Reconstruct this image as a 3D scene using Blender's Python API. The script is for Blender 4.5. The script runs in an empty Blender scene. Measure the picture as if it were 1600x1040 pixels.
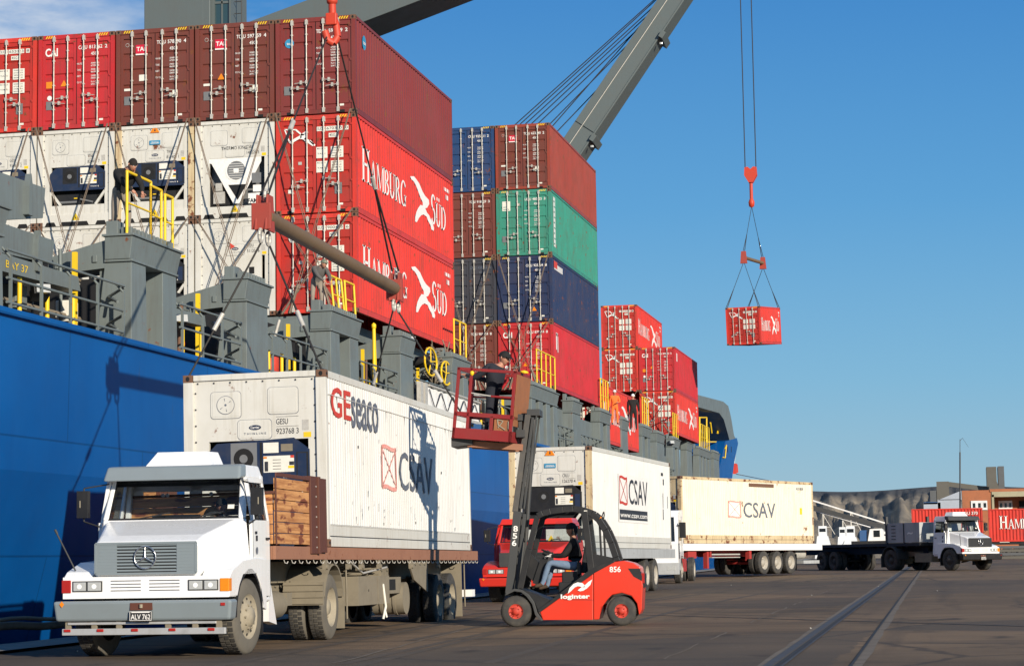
import bpy, bmesh, math, random
from mathutils import Vector, Matrix, Euler
import numpy as np
C = bpy.context.scene
COL = C.collection
R_ = math.radians
random.seed(7)

# ------------------------------------------------------------------ camera
F_PX, YAW, PIT, ROL = 3360.75, .2042, .1048, -.0161
cam = bpy.data.cameras.new('camera'); cam_o = bpy.data.objects.new('camera', cam); COL.objects.link(cam_o)
_f0 = Vector((-math.sin(YAW), math.cos(YAW), 0)); _r0 = Vector((math.cos(YAW), math.sin(YAW), 0)); _u0 = Vector((0, 0, 1))
CF = _f0*math.cos(PIT)+_u0*math.sin(PIT); _u = _u0*math.cos(PIT)-_f0*math.sin(PIT)
CR = _r0*math.cos(ROL)+_u*math.sin(ROL); CU = _u*math.cos(ROL)-_r0*math.sin(ROL)
m3 = Matrix((CR, CU, -CF)).transposed()
cam_o.matrix_world = m3.to_4x4()
cam.sensor_width = 36; cam.lens = 36*F_PX/1600; cam.clip_end = 9000; cam.clip_start = .5
C.camera = cam_o

# ------------------------------------------------------------------ sky, sun, exposure
SUN = Vector((-.656, .693, -.301)).normalized()      # direction the light travels
ELEV = math.asin(-SUN.z); AZ = math.atan2(-SUN.x, -SUN.y)   # azimuth of the sun, clockwise from +Y
w = bpy.data.worlds.new('World'); C.world = w; w.use_nodes = True
nt = w.node_tree; nt.nodes.clear()
out = nt.nodes.new('ShaderNodeOutputWorld'); bg = nt.nodes.new('ShaderNodeBackground')
sky = nt.nodes.new('ShaderNodeTexSky'); sky.sky_type = 'NISHITA'; sky.sun_disc = False
sky.sun_elevation = ELEV; sky.sun_rotation = AZ; sky.altitude = 0; sky.air_density = 1.35; sky.dust_density = .25; sky.ozone_density = 2.6
bg.inputs['Strength'].default_value = .068
tc = nt.nodes.new('ShaderNodeTexCoord'); mp = nt.nodes.new('ShaderNodeMapping'); mp.inputs['Scale'].default_value = (1.4, 1.4, 4.5)
nz = nt.nodes.new('ShaderNodeTexNoise'); nz.inputs['Scale'].default_value = 4.2; nz.inputs['Detail'].default_value = 7; nz.inputs['Roughness'].default_value = .58
rp = nt.nodes.new('ShaderNodeValToRGB'); rp.color_ramp.elements[0].position = .40; rp.color_ramp.elements[1].position = .64
sx = nt.nodes.new('ShaderNodeSeparateXYZ'); mr = nt.nodes.new('ShaderNodeMapRange')
mr.inputs['From Min'].default_value = -.27; mr.inputs['From Max'].default_value = -.42; mr.inputs['To Min'].default_value = 0; mr.inputs['To Max'].default_value = 1.5
mu = nt.nodes.new('ShaderNodeMath'); mu.operation = 'MULTIPLY'; mu.use_clamp = True
mx = nt.nodes.new('ShaderNodeMixRGB'); mx.inputs['Color2'].default_value = (8.2, 8.8, 9.6, 1)
hs = nt.nodes.new('ShaderNodeMixRGB'); hs.inputs['Fac'].default_value = .82; gr_ = nt.nodes.new('ShaderNodeValToRGB')
gr_.color_ramp.elements[0].position = 0; gr_.color_ramp.elements[0].color = (.36, .60, .76, 1); gr_.color_ramp.elements[1].position = 1; gr_.color_ramp.elements[1].color = (.035, .14, .38, 1)
for p_, c_ in ((.08, (.19, .51, .82, 1)), (.16, (.085, .385, .79, 1)), (.26, (.03, .26, .70, 1))): e_ = gr_.color_ramp.elements.new(p_); e_.color = c_
sc_ = nt.nodes.new('ShaderNodeVectorMath'); sc_.operation = 'SCALE'; sc_.inputs['Scale'].default_value = 10.8
nt.links.new(sky.outputs[0], hs.inputs['Color1']); nt.links.new(gr_.outputs[0], sc_.inputs[0]); nt.links.new(sc_.outputs[0], hs.inputs['Color2'])
nt.links.new(tc.outputs['Generated'], mp.inputs['Vector']); nt.links.new(mp.outputs[0], nz.inputs['Vector']); nt.links.new(nz.outputs['Fac'], rp.inputs[0])
nt.links.new(tc.outputs['Generated'], sx.inputs[0]); nt.links.new(sx.outputs['X'], mr.inputs['Value']); nt.links.new(sx.outputs['Z'], gr_.inputs[0])
nt.links.new(rp.outputs[0], mu.inputs[0]); nt.links.new(mr.outputs[0], mu.inputs[1]); nt.links.new(mu.outputs[0], mx.inputs['Fac'])
nt.links.new(hs.outputs[0], mx.inputs['Color1']); nt.links.new(mx.outputs[0], bg.inputs['Color']); nt.links.new(bg.outputs[0], out.inputs['Surface'])
sl = bpy.data.lights.new('sun', 'SUN'); sl.energy = 5.0; sl.angle = R_(.55); sl.color = (1, .90, .745)
so = bpy.data.objects.new('sun', sl); COL.objects.link(so); so.rotation_euler = SUN.to_track_quat('-Z', 'Y').to_euler(); so.location = (30, -40, 60)
C.view_settings.view_transform = 'Standard'; C.view_settings.look = 'None'; C.view_settings.exposure = .30; C.view_settings.gamma = 1

# ------------------------------------------------------------------ surveying helpers: a bearing from the camera met with a real plane
def ray(u, v): return CF + CR*((u-800)/F_PX) - CU*((v-520)/F_PX)
def pX(u, v, X): d = ray(u, v); return d*(X/d.x)
def pY(u, v, Y): d = ray(u, v); return d*(Y/d.y)
def pZ(u, v, Z): d = ray(u, v); return d*(Z/d.z)
GH, GS = 1.41, .0046
def zg(y): return -GH+GS*y
def gnd(u, v):
    d = ray(u, v); return d*(-GH/(d.z-GS*d.y))
def pL(M, u, v, ax, val):      # in the local frame of M, plane local[ax]=val
    Mi = M.inverted(); o = Mi.translation; d = Mi.to_3x3() @ ray(u, v)
    return o + d*((val-o[ax])/d[ax])
PITG = math.atan(GS)

# ------------------------------------------------------------------ materials
M = {}
def nodes(name, rough=.6, metal=0, spec=.4):
    m = bpy.data.materials.new(name); m.use_nodes = True; t = m.node_tree
    b = t.nodes['Principled BSDF']; b.inputs['Roughness'].default_value = rough; b.inputs['Metallic'].default_value = metal
    b.inputs['Specular IOR Level'].default_value = spec
    M[name] = m
    return m, t, b
def N(t, typ, **kw):
    n = t.nodes.new(typ)
    for k, v in kw.items():
        if k in n.inputs: n.inputs[k].default_value = v
        else: setattr(n, k, v)
    return n
def coords(t, rnd=True, stretch=(1, 1, 1)):
    tc = N(t, 'ShaderNodeTexCoord'); mp = N(t, 'ShaderNodeMapping'); mp.inputs['Scale'].default_value = stretch
    if rnd:
        oi = N(t, 'ShaderNodeObjectInfo'); ml = N(t, 'ShaderNodeMath', operation='MULTIPLY'); ml.inputs[1].default_value = 57.3
        t.links.new(oi.outputs['Random'], ml.inputs[0]); t.links.new(ml.outputs[0], mp.inputs['Location'])
    t.links.new(tc.outputs['Object'], mp.inputs['Vector']); return mp.outputs[0]
def paint(name, col, rough=.5, metal=0, spec=.4, dirt=.35, dirtcol=(.09, .075, .06), dscale=1.2, rust=0, rustcol=(.16, .05, .018), rscale=3., streak=0, bump=0, fade=.0, coat=0):
    m, t, b = nodes(name, rough, metal, spec)
    v = coords(t)
    base = N(t, 'ShaderNodeRGB'); base.outputs[0].default_value = (*col, 1); cur = base.outputs[0]
    def mixin(fac, c2, amount, lo, hi):
        nonlocal cur
        rp = N(t, 'ShaderNodeMapRange'); rp.inputs['From Min'].default_value = lo; rp.inputs['From Max'].default_value = hi; rp.inputs['To Max'].default_value = amount
        t.links.new(fac, rp.inputs['Value'])
        mx = N(t, 'ShaderNodeMixRGB'); t.links.new(rp.outputs[0], mx.inputs['Fac']); t.links.new(cur, mx.inputs['Color1'])
        mx.inputs['Color2'].default_value = (*c2, 1); cur = mx.outputs[0]
    n1 = N(t, 'ShaderNodeTexNoise', Scale=dscale, Detail=8., Roughness=.62); t.links.new(v, n1.inputs['Vector'])
    if fade:
        nf = N(t, 'ShaderNodeTexNoise', Scale=.5, Detail=3.); t.links.new(v, nf.inputs['Vector'])
        mixin(nf.outputs['Fac'], tuple(min(1, c*.6+.28) for c in col), fade, .4, .75)
    if dirt: mixin(n1.outputs['Fac'], dirtcol, dirt, .45, .85)
    if streak:
        vs = coords(t, True, (6, 6, .35)); n3 = N(t, 'ShaderNodeTexNoise', Scale=2.2, Detail=5., Roughness=.6); t.links.new(vs, n3.inputs['Vector'])
        mixin(n3.outputs['Fac'], dirtcol, streak, .5, .78)
    if rust:
        n2 = N(t, 'ShaderNodeTexNoise', Scale=rscale, Detail=9., Roughness=.7); t.links.new(v, n2.inputs['Vector'])
        mixin(n2.outputs['Fac'], rustcol, 1., .70-rust*.22, .745-rust*.2)
    t.links.new(cur, b.inputs['Base Color'])
    rr = N(t, 'ShaderNodeMapRange'); rr.inputs['To Min'].default_value = max(.05, rough-.12); rr.inputs['To Max'].default_value = min(1, rough+.2)
    t.links.new(n1.outputs['Fac'], rr.inputs['Value']); t.links.new(rr.outputs[0], b.inputs['Roughness'])
    if bump:
        bp = N(t, 'ShaderNodeBump'); bp.inputs['Strength'].default_value = bump; bp.inputs['Distance'].default_value = .02
        t.links.new(n1.outputs['Fac'], bp.inputs['Height']); t.links.new(bp.outputs[0], b.inputs['Normal'])
    if coat: b.inputs['Coat Weight'].default_value = coat; b.inputs['Coat Roughness'].default_value = .12
    return m
# container paints
cp = dict(rust=.44, streak=.5, dirt=.42, fade=.035, bump=.06, dirtcol=(.07, .04, .03))
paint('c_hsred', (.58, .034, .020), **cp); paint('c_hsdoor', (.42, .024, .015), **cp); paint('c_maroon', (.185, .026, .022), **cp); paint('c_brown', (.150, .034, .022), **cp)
paint('c_caired', (.46, .018, .022), **cp); paint('c_redbrown', (.27, .042, .022), **cp); paint('c_green', (.035, .235, .165), **cp)
paint('c_navy', (.014, .026, .075), **cp); paint('c_darkgrey', (.035, .038, .05), **cp); paint('c_blue', (.010, .045, .14), **cp)
paint('c_white', (.59, .575, .525), rough=.45, rust=.34, streak=.4, dirt=.3, dirtcol=(.32, .28, .2), rscale=2.2)
paint('c_whiteside', (.76, .745, .70), rough=.42, rust=.2, streak=.5, dirt=.25, dirtcol=(.42, .39, .32), rscale=5)
paint('c_cream', (.76, .70, .56), rough=.5, rust=.36, rustcol=(.22, .09, .03), streak=.5, dirt=.22, dirtcol=(.42, .33, .16), rscale=1.7)
paint('c_rustframe', (.56, .45, .27), rough=.65, rust=.75, streak=.7, dirt=.4, dirtcol=(.28, .15, .07), rscale=2.6)
paint('c_rusty', (.15, .075, .045), rough=.85, dirt=.5, dscale=9, rust=.4, bump=.3)
paint('galv', (.55, .52, .46), rough=.5, metal=.35, dirt=.45, dscale=9, rust=.2, rscale=14)
paint('rod', (.21, .16, .12), rough=.6, metal=.5, dirt=.4, dscale=7)
paint('cable', (.035, .032, .03), rough=.6, metal=.4, dirt=.2)
paint('black', (.012, .012, .013), rough=.5, dirt=.25, dirtcol=(.05, .045, .04), dscale=4)
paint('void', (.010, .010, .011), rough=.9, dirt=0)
paint('darkgrey', (.045, .047, .048), rough=.55, dirt=.4, dscale=3)
paint('label', (.70, .68, .60), rough=.6, dirt=.25, dirtcol=(.3, .26, .2), dscale=12)
paint('textw', (.78, .76, .72), rough=.6, dirt=.3, dirtcol=(.3, .2, .18), dscale=14)
paint('textk', (.02, .022, .03), rough=.6, dirt=.3, dirtcol=(.2, .2, .2), dscale=10)
paint('textfade', (.10, .115, .15), rough=.6, dirt=.5, dirtcol=(.4, .4, .4), dscale=14)
paint('textred', (.55, .05, .03), rough=.6, dirt=.2); paint('textpale', (.75, .30, .25), rough=.6, dirt=.6, dirtcol=(.75, .7, .62), dscale=8)
paint('yellow', (.78, .52, .012), rough=.45, dirt=.25, rust=.25, rscale=8); paint('amber', (.75, .22, .01), rough=.25, dirt=.1)
paint('skyblue', (.03, .24, .42), rough=.5, dirt=.2); paint('talred', (.55, .01, .04), rough=.5, dirt=.1)
paint('unitblue', (.014, .026, .062), rough=.35, dirt=.3, dscale=5); paint('mastgrey', (.075, .07, .065), rough=.5, dirt=.5, dirtcol=(.14, .12, .09), dscale=5); paint('unitgrey', (.16, .165, .17), rough=.5, dirt=.4, dscale=6)
# ship
paint('shipgrey', (.135, .160, .158), rough=.5, dirt=.4, dirtcol=(.085, .08, .07), streak=.45, rust=.26, rscale=5, fade=.05)
paint('shipdark', (.055, .062, .062), rough=.6, dirt=.3, streak=.3)
paint('cranegrey', (.095, .115, .115), rough=.5, dirt=.25, streak=.2)
paint('cranered', (.52, .045, .018), rough=.5, dirt=.35, rust=.3, rscale=6); paint('spreader', (.155, .10, .055), rough=.65, dirt=.5, dirtcol=(.07, .04, .03), rust=.4, rscale=3)
paint('shred', (.33, .045, .03), rough=.6, dirt=.45, rust=.4, rscale=7)
# trucks
paint('tr_white', (.80, .80, .79), rough=.25, dirt=.22, dirtcol=(.42, .40, .35), streak=.2, coat=.5)
paint('tr_grey', (.20, .235, .25), rough=.35, dirt=.22, dirtcol=(.1, .09, .08), coat=.2)
paint('tr_red', (.60, .028, .016), rough=.3, dirt=.2, coat=.4); paint('fl_red', (.62, .035, .012), rough=.32, dirt=.14, dirtcol=(.16, .05, .03), coat=.35)
paint('basket_red', (.23, .016, .017), rough=.5, dirt=.3, rust=.35, rscale=9); paint('basket_plate', (.30, .115, .045), rough=.6, dirt=.45, dscale=2, rust=.2)
paint('dusty', (.21, .18, .13), rough=.85, dirt=.45, dirtcol=(.09, .075, .055), dscale=4, bump=.2)
paint('tyre', (.042, .040, .038), rough=.85, dirt=.6, dirtcol=(.15, .13, .10), dscale=5, bump=.2)
paint('tyredust', (.125, .112, .09), rough=.9, dirt=.5, dirtcol=(.05, .045, .04), dscale=5, bump=.2)
paint('rim', (.30, .26, .19), rough=.7, dirt=.5, dirtcol=(.12, .10, .08), dscale=7); paint('rimw', (.36, .33, .28), rough=.6, dirt=.4, dscale=7)
paint('rimred', (.48, .04, .022), rough=.55, dirt=.4, dscale=7); paint('rimdark', (.05, .048, .045), rough=.7, dirt=.4)
paint('bedrail', (.29, .135, .08), rough=.7, dirt=.4, dirtcol=(.15, .06, .04), dscale=2.5, rust=.4, rscale=4)
paint('postbrown', (.105, .036, .022), rough=.6, dirt=.4, dirtcol=(.05, .02, .015))
paint('chrome', (.6, .6, .6), rough=.2, metal=.9, dirt=.2); paint('lens', (.42, .43, .42), rough=.12, spec=.8, dirt=.3, dscale=20); paint('lampglow', (.8, .8, .78), rough=.2, dirt=0)
paint('lensred', (.35, .02, .015), rough=.2, dirt=.1); paint('plate', (.03, .03, .032), rough=.5, dirt=.1); paint('alu', (.50, .50, .49), rough=.4, metal=.4, dirt=.4, dscale=6)
paint('trailergrey', (.38, .39, .39), rough=.6, dirt=.4, streak=.4, rust=.15); paint('trailerwhite', (.78, .77, .74), rough=.5, dirt=.25, streak=.2)
paint('chassisred', (.36, .03, .025), rough=.6, dirt=.5, dirtcol=(.12, .08, .06), dscale=3)
paint('tarp', (.72, .71, .68), rough=.8, dirt=.25, bump=.6, dscale=5); paint('rope', (.22, .18, .13), rough=.95, dirt=.5, dscale=8)
# people
paint('skin', (.42, .20, .13), rough=.55, dirt=.05); paint('clothdark', (.014, .016, .024), rough=.9, dirt=.3, dirtcol=(.04, .04, .05), bump=.5, dscale=9)
paint('clothblack', (.010, .010, .011), rough=.9, dirt=.2, bump=.5, dscale=9); paint('jeans', (.13, .19, .28), rough=.9, dirt=.5, dirtcol=(.25, .3, .36), bump=.6, dscale=12)
paint('clothorange', (.75, .16, .03), rough=.85, dirt=.2, bump=.4, dscale=9); paint('clothgrey', (.10, .095, .09), rough=.9, dirt=.3, bump=.4, dscale=9); paint('helmet', (.8, .8, .79), rough=.3, dirt=.1)
paint('clothtan', (.25, .21, .17), rough=.9, dirt=.3, bump=.4, dscale=9); paint('glove', (.72, .7, .66), rough=.9, dirt=.2); paint('shoe', (.07, .045, .03), rough=.7, dirt=.3); paint('hair', (.015, .012, .01), rough=.8, dirt=0); paint('helmetgreen', (.16, .17, .12), rough=.5)
# far things
paint('brick', (.36, .13, .06), rough=.9, dirt=.4, dscale=1.5); paint('concrete', (.115, .108, .092), rough=.9, dirt=.4, dscale=.6); paint('mortar', (.36, .33, .22), rough=.9)
paint('winwhite', (.72, .73, .72), rough=.5); paint('silver', (.42, .45, .5), rough=.45, metal=.3, dirt=.3, dscale=.8); paint('farblue', (.03, .10, .25), rough=.5)
paint('boatwhite', (.75, .77, .78), rough=.5, dirt=.2); paint('fargrey', (.10, .105, .11), rough=.8, dirt=.3)
# glass
m, t, b = nodes('glass', .04, 0, .6); b.inputs['Base Color'].default_value = (.50, .56, .56, 1); b.inputs['Transmission Weight'].default_value = 1; b.inputs['IOR'].default_value = 1.02
tr = N(t, 'ShaderNodeBsdfTransparent'); tr.inputs[0].default_value = (.80, .84, .84, 1); gl = N(t, 'ShaderNodeBsdfGlossy'); gl.inputs['Roughness'].default_value = .03
fr = N(t, 'ShaderNodeFresnel'); fr.inputs['IOR'].default_value = 1.45; ms = N(t, 'ShaderNodeMixShader')
t.links.new(fr.outputs[0], ms.inputs[0]); t.links.new(tr.outputs[0], ms.inputs[1]); t.links.new(gl.outputs[0], ms.inputs[2]); t.links.new(ms.outputs[0], t.nodes['Material Output'].inputs['Surface'])
m, t, b = nodes('glassdark', .08, 0, .6); b.inputs['Base Color'].default_value = (.015, .018, .018, 1)
m, t, b = nodes('glasssky', .05, 0, .7); b.inputs['Base Color'].default_value = (.02, .05, .06, 1)
# weathered planks
m, t, b = nodes('wood', .75)
v = coords(t, False); wv = N(t, 'ShaderNodeTexNoise', Scale=1., Detail=8., Roughness=.65); v2 = coords(t, False, (1.4, 1.4, 22)); t.links.new(v2, wv.inputs['Vector'])
cr = N(t, 'ShaderNodeValToRGB'); cr.color_ramp.elements[0].color = (.27, .095, .03, 1); cr.color_ramp.elements[0].position = .3; cr.color_ramp.elements[1].color = (.58, .29, .11, 1); cr.color_ramp.elements[1].position = .62
t.links.new(wv.outputs['Fac'], cr.inputs[0]); n2 = N(t, 'ShaderNodeTexNoise', Scale=1., Detail=6.); v3 = coords(t, False, (2.5, 2.5, 7)); t.links.new(v3, n2.inputs['Vector'])
rr = N(t, 'ShaderNodeMapRange'); rr.inputs['From Min'].default_value = .56; rr.inputs['From Max'].default_value = .62; t.links.new(n2.outputs['Fac'], rr.inputs['Value'])
mx = N(t, 'ShaderNodeMixRGB'); mx.inputs['Color2'].default_value = (.17, .05, .022, 1); t.links.new(rr.outputs[0], mx.inputs['Fac']); t.links.new(cr.outputs[0], mx.inputs['Color1']); t.links.new(mx.outputs[0], b.inputs['Base Color'])
bp = N(t, 'ShaderNodeBump'); bp.inputs['Strength'].default_value = .4; bp.inputs['Distance'].default_value = .01; t.links.new(wv.outputs['Fac'], bp.inputs['Height']); t.links.new(bp.outputs[0], b.inputs['Normal'])
# hull
m, t, b = nodes('hull', .45, 0, .22)
v = coords(t, False); n1 = N(t, 'ShaderNodeTexNoise', Scale=.25, Detail=8., Roughness=.6); t.links.new(v, n1.inputs['Vector'])
cr = N(t, 'ShaderNodeValToRGB'); cr.color_ramp.elements[0].color = (.0008, .066, .25, 1); cr.color_ramp.elements[1].color = (.0015, .090, .32, 1); cr.color_ramp.elements[0].position = .35; cr.color_ramp.elements[1].position = .7
t.links.new(n1.outputs['Fac'], cr.inputs[0]); cur = cr.outputs[0]
v2 = coords(t, False, (.6, .6, .06)); n2 = N(t, 'ShaderNodeTexNoise', Scale=3., Detail=6., Roughness=.7); t.links.new(v2, n2.inputs['Vector'])
rr = N(t, 'ShaderNodeMapRange'); rr.inputs['From Min'].default_value = .55; rr.inputs['From Max'].default_value = .8; rr.inputs['To Max'].default_value = .35; t.links.new(n2.outputs['Fac'], rr.inputs['Value'])
mx = N(t, 'ShaderNodeMixRGB'); mx.inputs['Color2'].default_value = (.004, .05, .2, 1); t.links.new(rr.outputs[0], mx.inputs['Fac']); t.links.new(cur, mx.inputs['Color1']); t.links.new(mx.outputs[0], b.inputs['Base Color'])
n3 = N(t, 'ShaderNodeTexNoise', Scale=.5, Detail=2.); t.links.new(coords(t, False, (1, 1, .6)), n3.inputs['Vector'])
sv = N(t, 'ShaderNodeSeparateXYZ'); t.links.new(coords(t, False), sv.inputs[0]); cv_ = N(t, 'ShaderNodeCombineXYZ'); t.links.new(sv.outputs['Y'], cv_.inputs['X']); t.links.new(sv.outputs['Z'], cv_.inputs['Y'])
bk_ = N(t, 'ShaderNodeTexBrick'); bk_.inputs['Scale'].default_value = 1.; bk_.inputs['Brick Width'].default_value = 7.5; bk_.inputs['Row Height'].default_value = 2.1; bk_.inputs['Mortar Size'].default_value = .02; bk_.inputs['Color1'].default_value = (1, 1, 1, 1); bk_.inputs['Color2'].default_value = (.93, .93, .93, 1); bk_.inputs['Mortar'].default_value = (.62, .62, .62, 1); t.links.new(cv_.outputs[0], bk_.inputs['Vector'])
ml_ = N(t, 'ShaderNodeMixRGB', blend_type='MULTIPLY'); ml_.inputs['Fac'].default_value = 1; t.links.new(mx.outputs[0], ml_.inputs['Color1']); t.links.new(bk_.outputs['Color'], ml_.inputs['Color2'])
nr_ = N(t, 'ShaderNodeTexNoise', Scale=1.6, Detail=9., Roughness=.72); t.links.new(coords(t, False, (1, 1, .16)), nr_.inputs['Vector']); rr_ = N(t, 'ShaderNodeMapRange'); rr_.inputs['From Min'].default_value = .66; rr_.inputs['From Max'].default_value = .74; rr_.inputs['To Max'].default_value = .55; t.links.new(nr_.outputs['Fac'], rr_.inputs['Value'])
mr_ = N(t, 'ShaderNodeMixRGB'); mr_.inputs['Color2'].default_value = (.055, .045, .05, 1); t.links.new(rr_.outputs[0], mr_.inputs['Fac']); t.links.new(ml_.outputs[0], mr_.inputs['Color1']); t.links.new(mr_.outputs[0], b.inputs['Base Color'])
bp = N(t, 'ShaderNodeBump'); bp.inputs['Strength'].default_value = .35; bp.inputs['Distance'].default_value = .12; t.links.new(n3.outputs['Fac'], bp.inputs['Height']); t.links.new(bp.outputs[0], b.inputs['Normal'])
# asphalt
m, t, b = nodes('asphalt', .88, 0, .3)
v = coords(t, False)
n1 = N(t, 'ShaderNodeTexNoise', Scale=.22, Detail=9., Roughness=.62); t.links.new(v, n1.inputs['Vector'])
cr = N(t, 'ShaderNodeValToRGB'); e = cr.color_ramp.elements; e[0].position = .33; e[0].color = (.098, .066, .038, 1); e[1].position = .70; e[1].color = (.215, .140, .078, 1)
t.links.new(n1.outputs['Fac'], cr.inputs[0]); cur = cr.outputs[0]
def lay(cur, fac, col, lo, hi, amt):
    r = N(t, 'ShaderNodeMapRange'); r.inputs['From Min'].default_value = lo; r.inputs['From Max'].default_value = hi; r.inputs['To Max'].default_value = amt; t.links.new(fac, r.inputs['Value'])
    x = N(t, 'ShaderNodeMixRGB'); x.inputs['Color2'].default_value = (*col, 1); t.links.new(r.outputs[0], x.inputs['Fac']); t.links.new(cur, x.inputs['Color1']); return x.outputs[0]
n2 = N(t, 'ShaderNodeTexNoise', Scale=38., Detail=6., Roughness=.8); t.links.new(v, n2.inputs['Vector']); cur = lay(cur, n2.outputs['Fac'], (.26, .20, .14), .52, .75, .7)
n2b = N(t, 'ShaderNodeTexNoise', Scale=130., Detail=2.); t.links.new(v, n2b.inputs['Vector']); cur = lay(cur, n2b.outputs['Fac'], (.015, .013, .011), .6, .75, .6)
vs = coords(t, False, (.12, 1.3, 1)); n4 = N(t, 'ShaderNodeTexNoise', Scale=1., Detail=7., Roughness=.6); t.links.new(vs, n4.inputs['Vector']); cur = lay(cur, n4.outputs['Fac'], (.045, .036, .028), .52, .70, .6)
vs2 = coords(t, False, (1.1, .05, 1)); n5 = N(t, 'ShaderNodeTexNoise', Scale=1., Detail=7., Roughness=.6); t.links.new(vs2, n5.inputs['Vector']); cur = lay(cur, n5.outputs['Fac'], (.040, .033, .026), .54, .72, .55)
n6 = N(t, 'ShaderNodeTexNoise', Scale=.9, Detail=10., Roughness=.75); t.links.new(v, n6.inputs['Vector']); cur = lay(cur, n6.outputs['Fac'], (.30, .27, .22), .66, .78, .5)
vo = N(t, 'ShaderNodeTexVoronoi', feature='DISTANCE_TO_EDGE', Scale=.16); vn = N(t, 'ShaderNodeTexNoise', Scale=1.5, Detail=4.); t.links.new(v, vn.inputs['Vector'])
va = N(t, 'ShaderNodeMixRGB'); va.inputs['Fac'].default_value = .25; t.links.new(v, va.inputs['Color1']); t.links.new(vn.outputs['Color'], va.inputs['Color2']); t.links.new(va.outputs[0], vo.inputs['Vector'])
cur = lay(cur, vo.outputs['Distance'], (.028, .024, .02), .010, .003, .6)
vc = N(t, 'ShaderNodeTexVoronoi', Scale=.11); t.links.new(va.outputs[0], vc.inputs['Vector']); sc1 = N(t, 'ShaderNodeSeparateColor'); t.links.new(vc.outputs['Color'], sc1.inputs[0]); cur = lay(cur, sc1.outputs[0], (.062, .052, .042), .45, .55, .55); cur = lay(cur, sc1.outputs[1], (.17, .115, .068), .55, .65, .4)
no = N(t, 'ShaderNodeTexNoise', Scale=.75, Detail=5., Roughness=.5); t.links.new(coords(t, False, (1, .6, 1)), no.inputs['Vector']); cur = lay(cur, no.outputs['Fac'], (.022, .019, .016), .62, .72, .75)
nw = N(t, 'ShaderNodeTexNoise', Scale=1.1, Detail=12., Roughness=.8); t.links.new(coords(t, False, (1, .35, 1)), nw.inputs['Vector']); cur = lay(cur, nw.outputs['Fac'], (.27, .23, .18), .60, .72, .45)
t.links.new(cur, b.inputs['Base Color'])
bp = N(t, 'ShaderNodeBump'); bp.inputs['Strength'].default_value = .5; bp.inputs['Distance'].default_value = .015; t.links.new(n2.outputs['Fac'], bp.inputs['Height']); t.links.new(bp.outputs[0], b.inputs['Normal'])
paint('cope', (.27, .25, .21), rough=.9, dirt=.6, dirtcol=(.07, .065, .055), dscale=1.1, bump=.4)
paint('tyremark', (.070, .052, .036), rough=.9, dirt=.9, dirtcol=(.12, .085, .055), dscale=2.2); paint('seam', (.15, .12, .088), rough=.95, dirt=.75, dirtcol=(.055, .045, .035), dscale=2.5, bump=.4); paint('tar', (.022, .02, .018), rough=.7, dirt=.3, dirtcol=(.07, .06, .05), dscale=1.5); paint('railsteel', (.055, .052, .05), rough=.6, metal=0, dirt=.5, dscale=3)
m, t, b = nodes('water', .08, 0, .5); b.inputs['Base Color'].default_value = (.012, .03, .04, 1)
n1 = N(t, 'ShaderNodeTexNoise', Scale=.8, Detail=5.); t.links.new(coords(t, False), n1.inputs['Vector']); bp = N(t, 'ShaderNodeBump'); bp.inputs['Strength'].default_value = .5; t.links.new(n1.outputs['Fac'], bp.inputs['Height']); t.links.new(bp.outputs[0], b.inputs['Normal'])
m, t, b = nodes('hill', .95, 0, .1)
v = coords(t, False, (.011, .011, .045)); n1 = N(t, 'ShaderNodeTexNoise', Scale=1., Detail=10., Roughness=.62); t.links.new(v, n1.inputs['Vector'])
cr = N(t, 'ShaderNodeValToRGB'); e = cr.color_ramp.elements; e[0].position = .40; e[0].color = (.165, .145, .12, 1); e[1].position = .62; e[1].color = (.34, .285, .21, 1)
t.links.new(n1.outputs['Fac'], cr.inputs[0])
tc2 = N(t, 'ShaderNodeTexCoord'); sp = N(t, 'ShaderNodeSeparateXYZ'); t.links.new(tc2.outputs['Object'], sp.inputs[0]); r = N(t, 'ShaderNodeMapRange'); r.inputs['From Min'].default_value = 36; r.inputs['From Max'].default_value = 43; t.links.new(sp.outputs['Z'], r.inputs['Value'])
x = N(t, 'ShaderNodeMixRGB'); hn_ = N(t, 'ShaderNodeTexNoise', Scale=1., Detail=8., Roughness=.7); t.links.new(coords(t, False, (.05, .03, .10)), hn_.inputs['Vector']); hb_ = N(t, 'ShaderNodeBump'); hb_.inputs['Strength'].default_value = .7; hb_.inputs['Distance'].default_value = 6; t.links.new(hn_.outputs['Fac'], hb_.inputs['Height']); t.links.new(hb_.outputs[0], b.inputs['Normal'])
x.inputs['Color2'].default_value = (.085, .085, .085, 1); t.links.new(r.outputs[0], x.inputs['Fac']); t.links.new(cr.outputs[0], x.inputs['Color1']); t.links.new(x.outputs[0], b.inputs['Base Color'])

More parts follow.
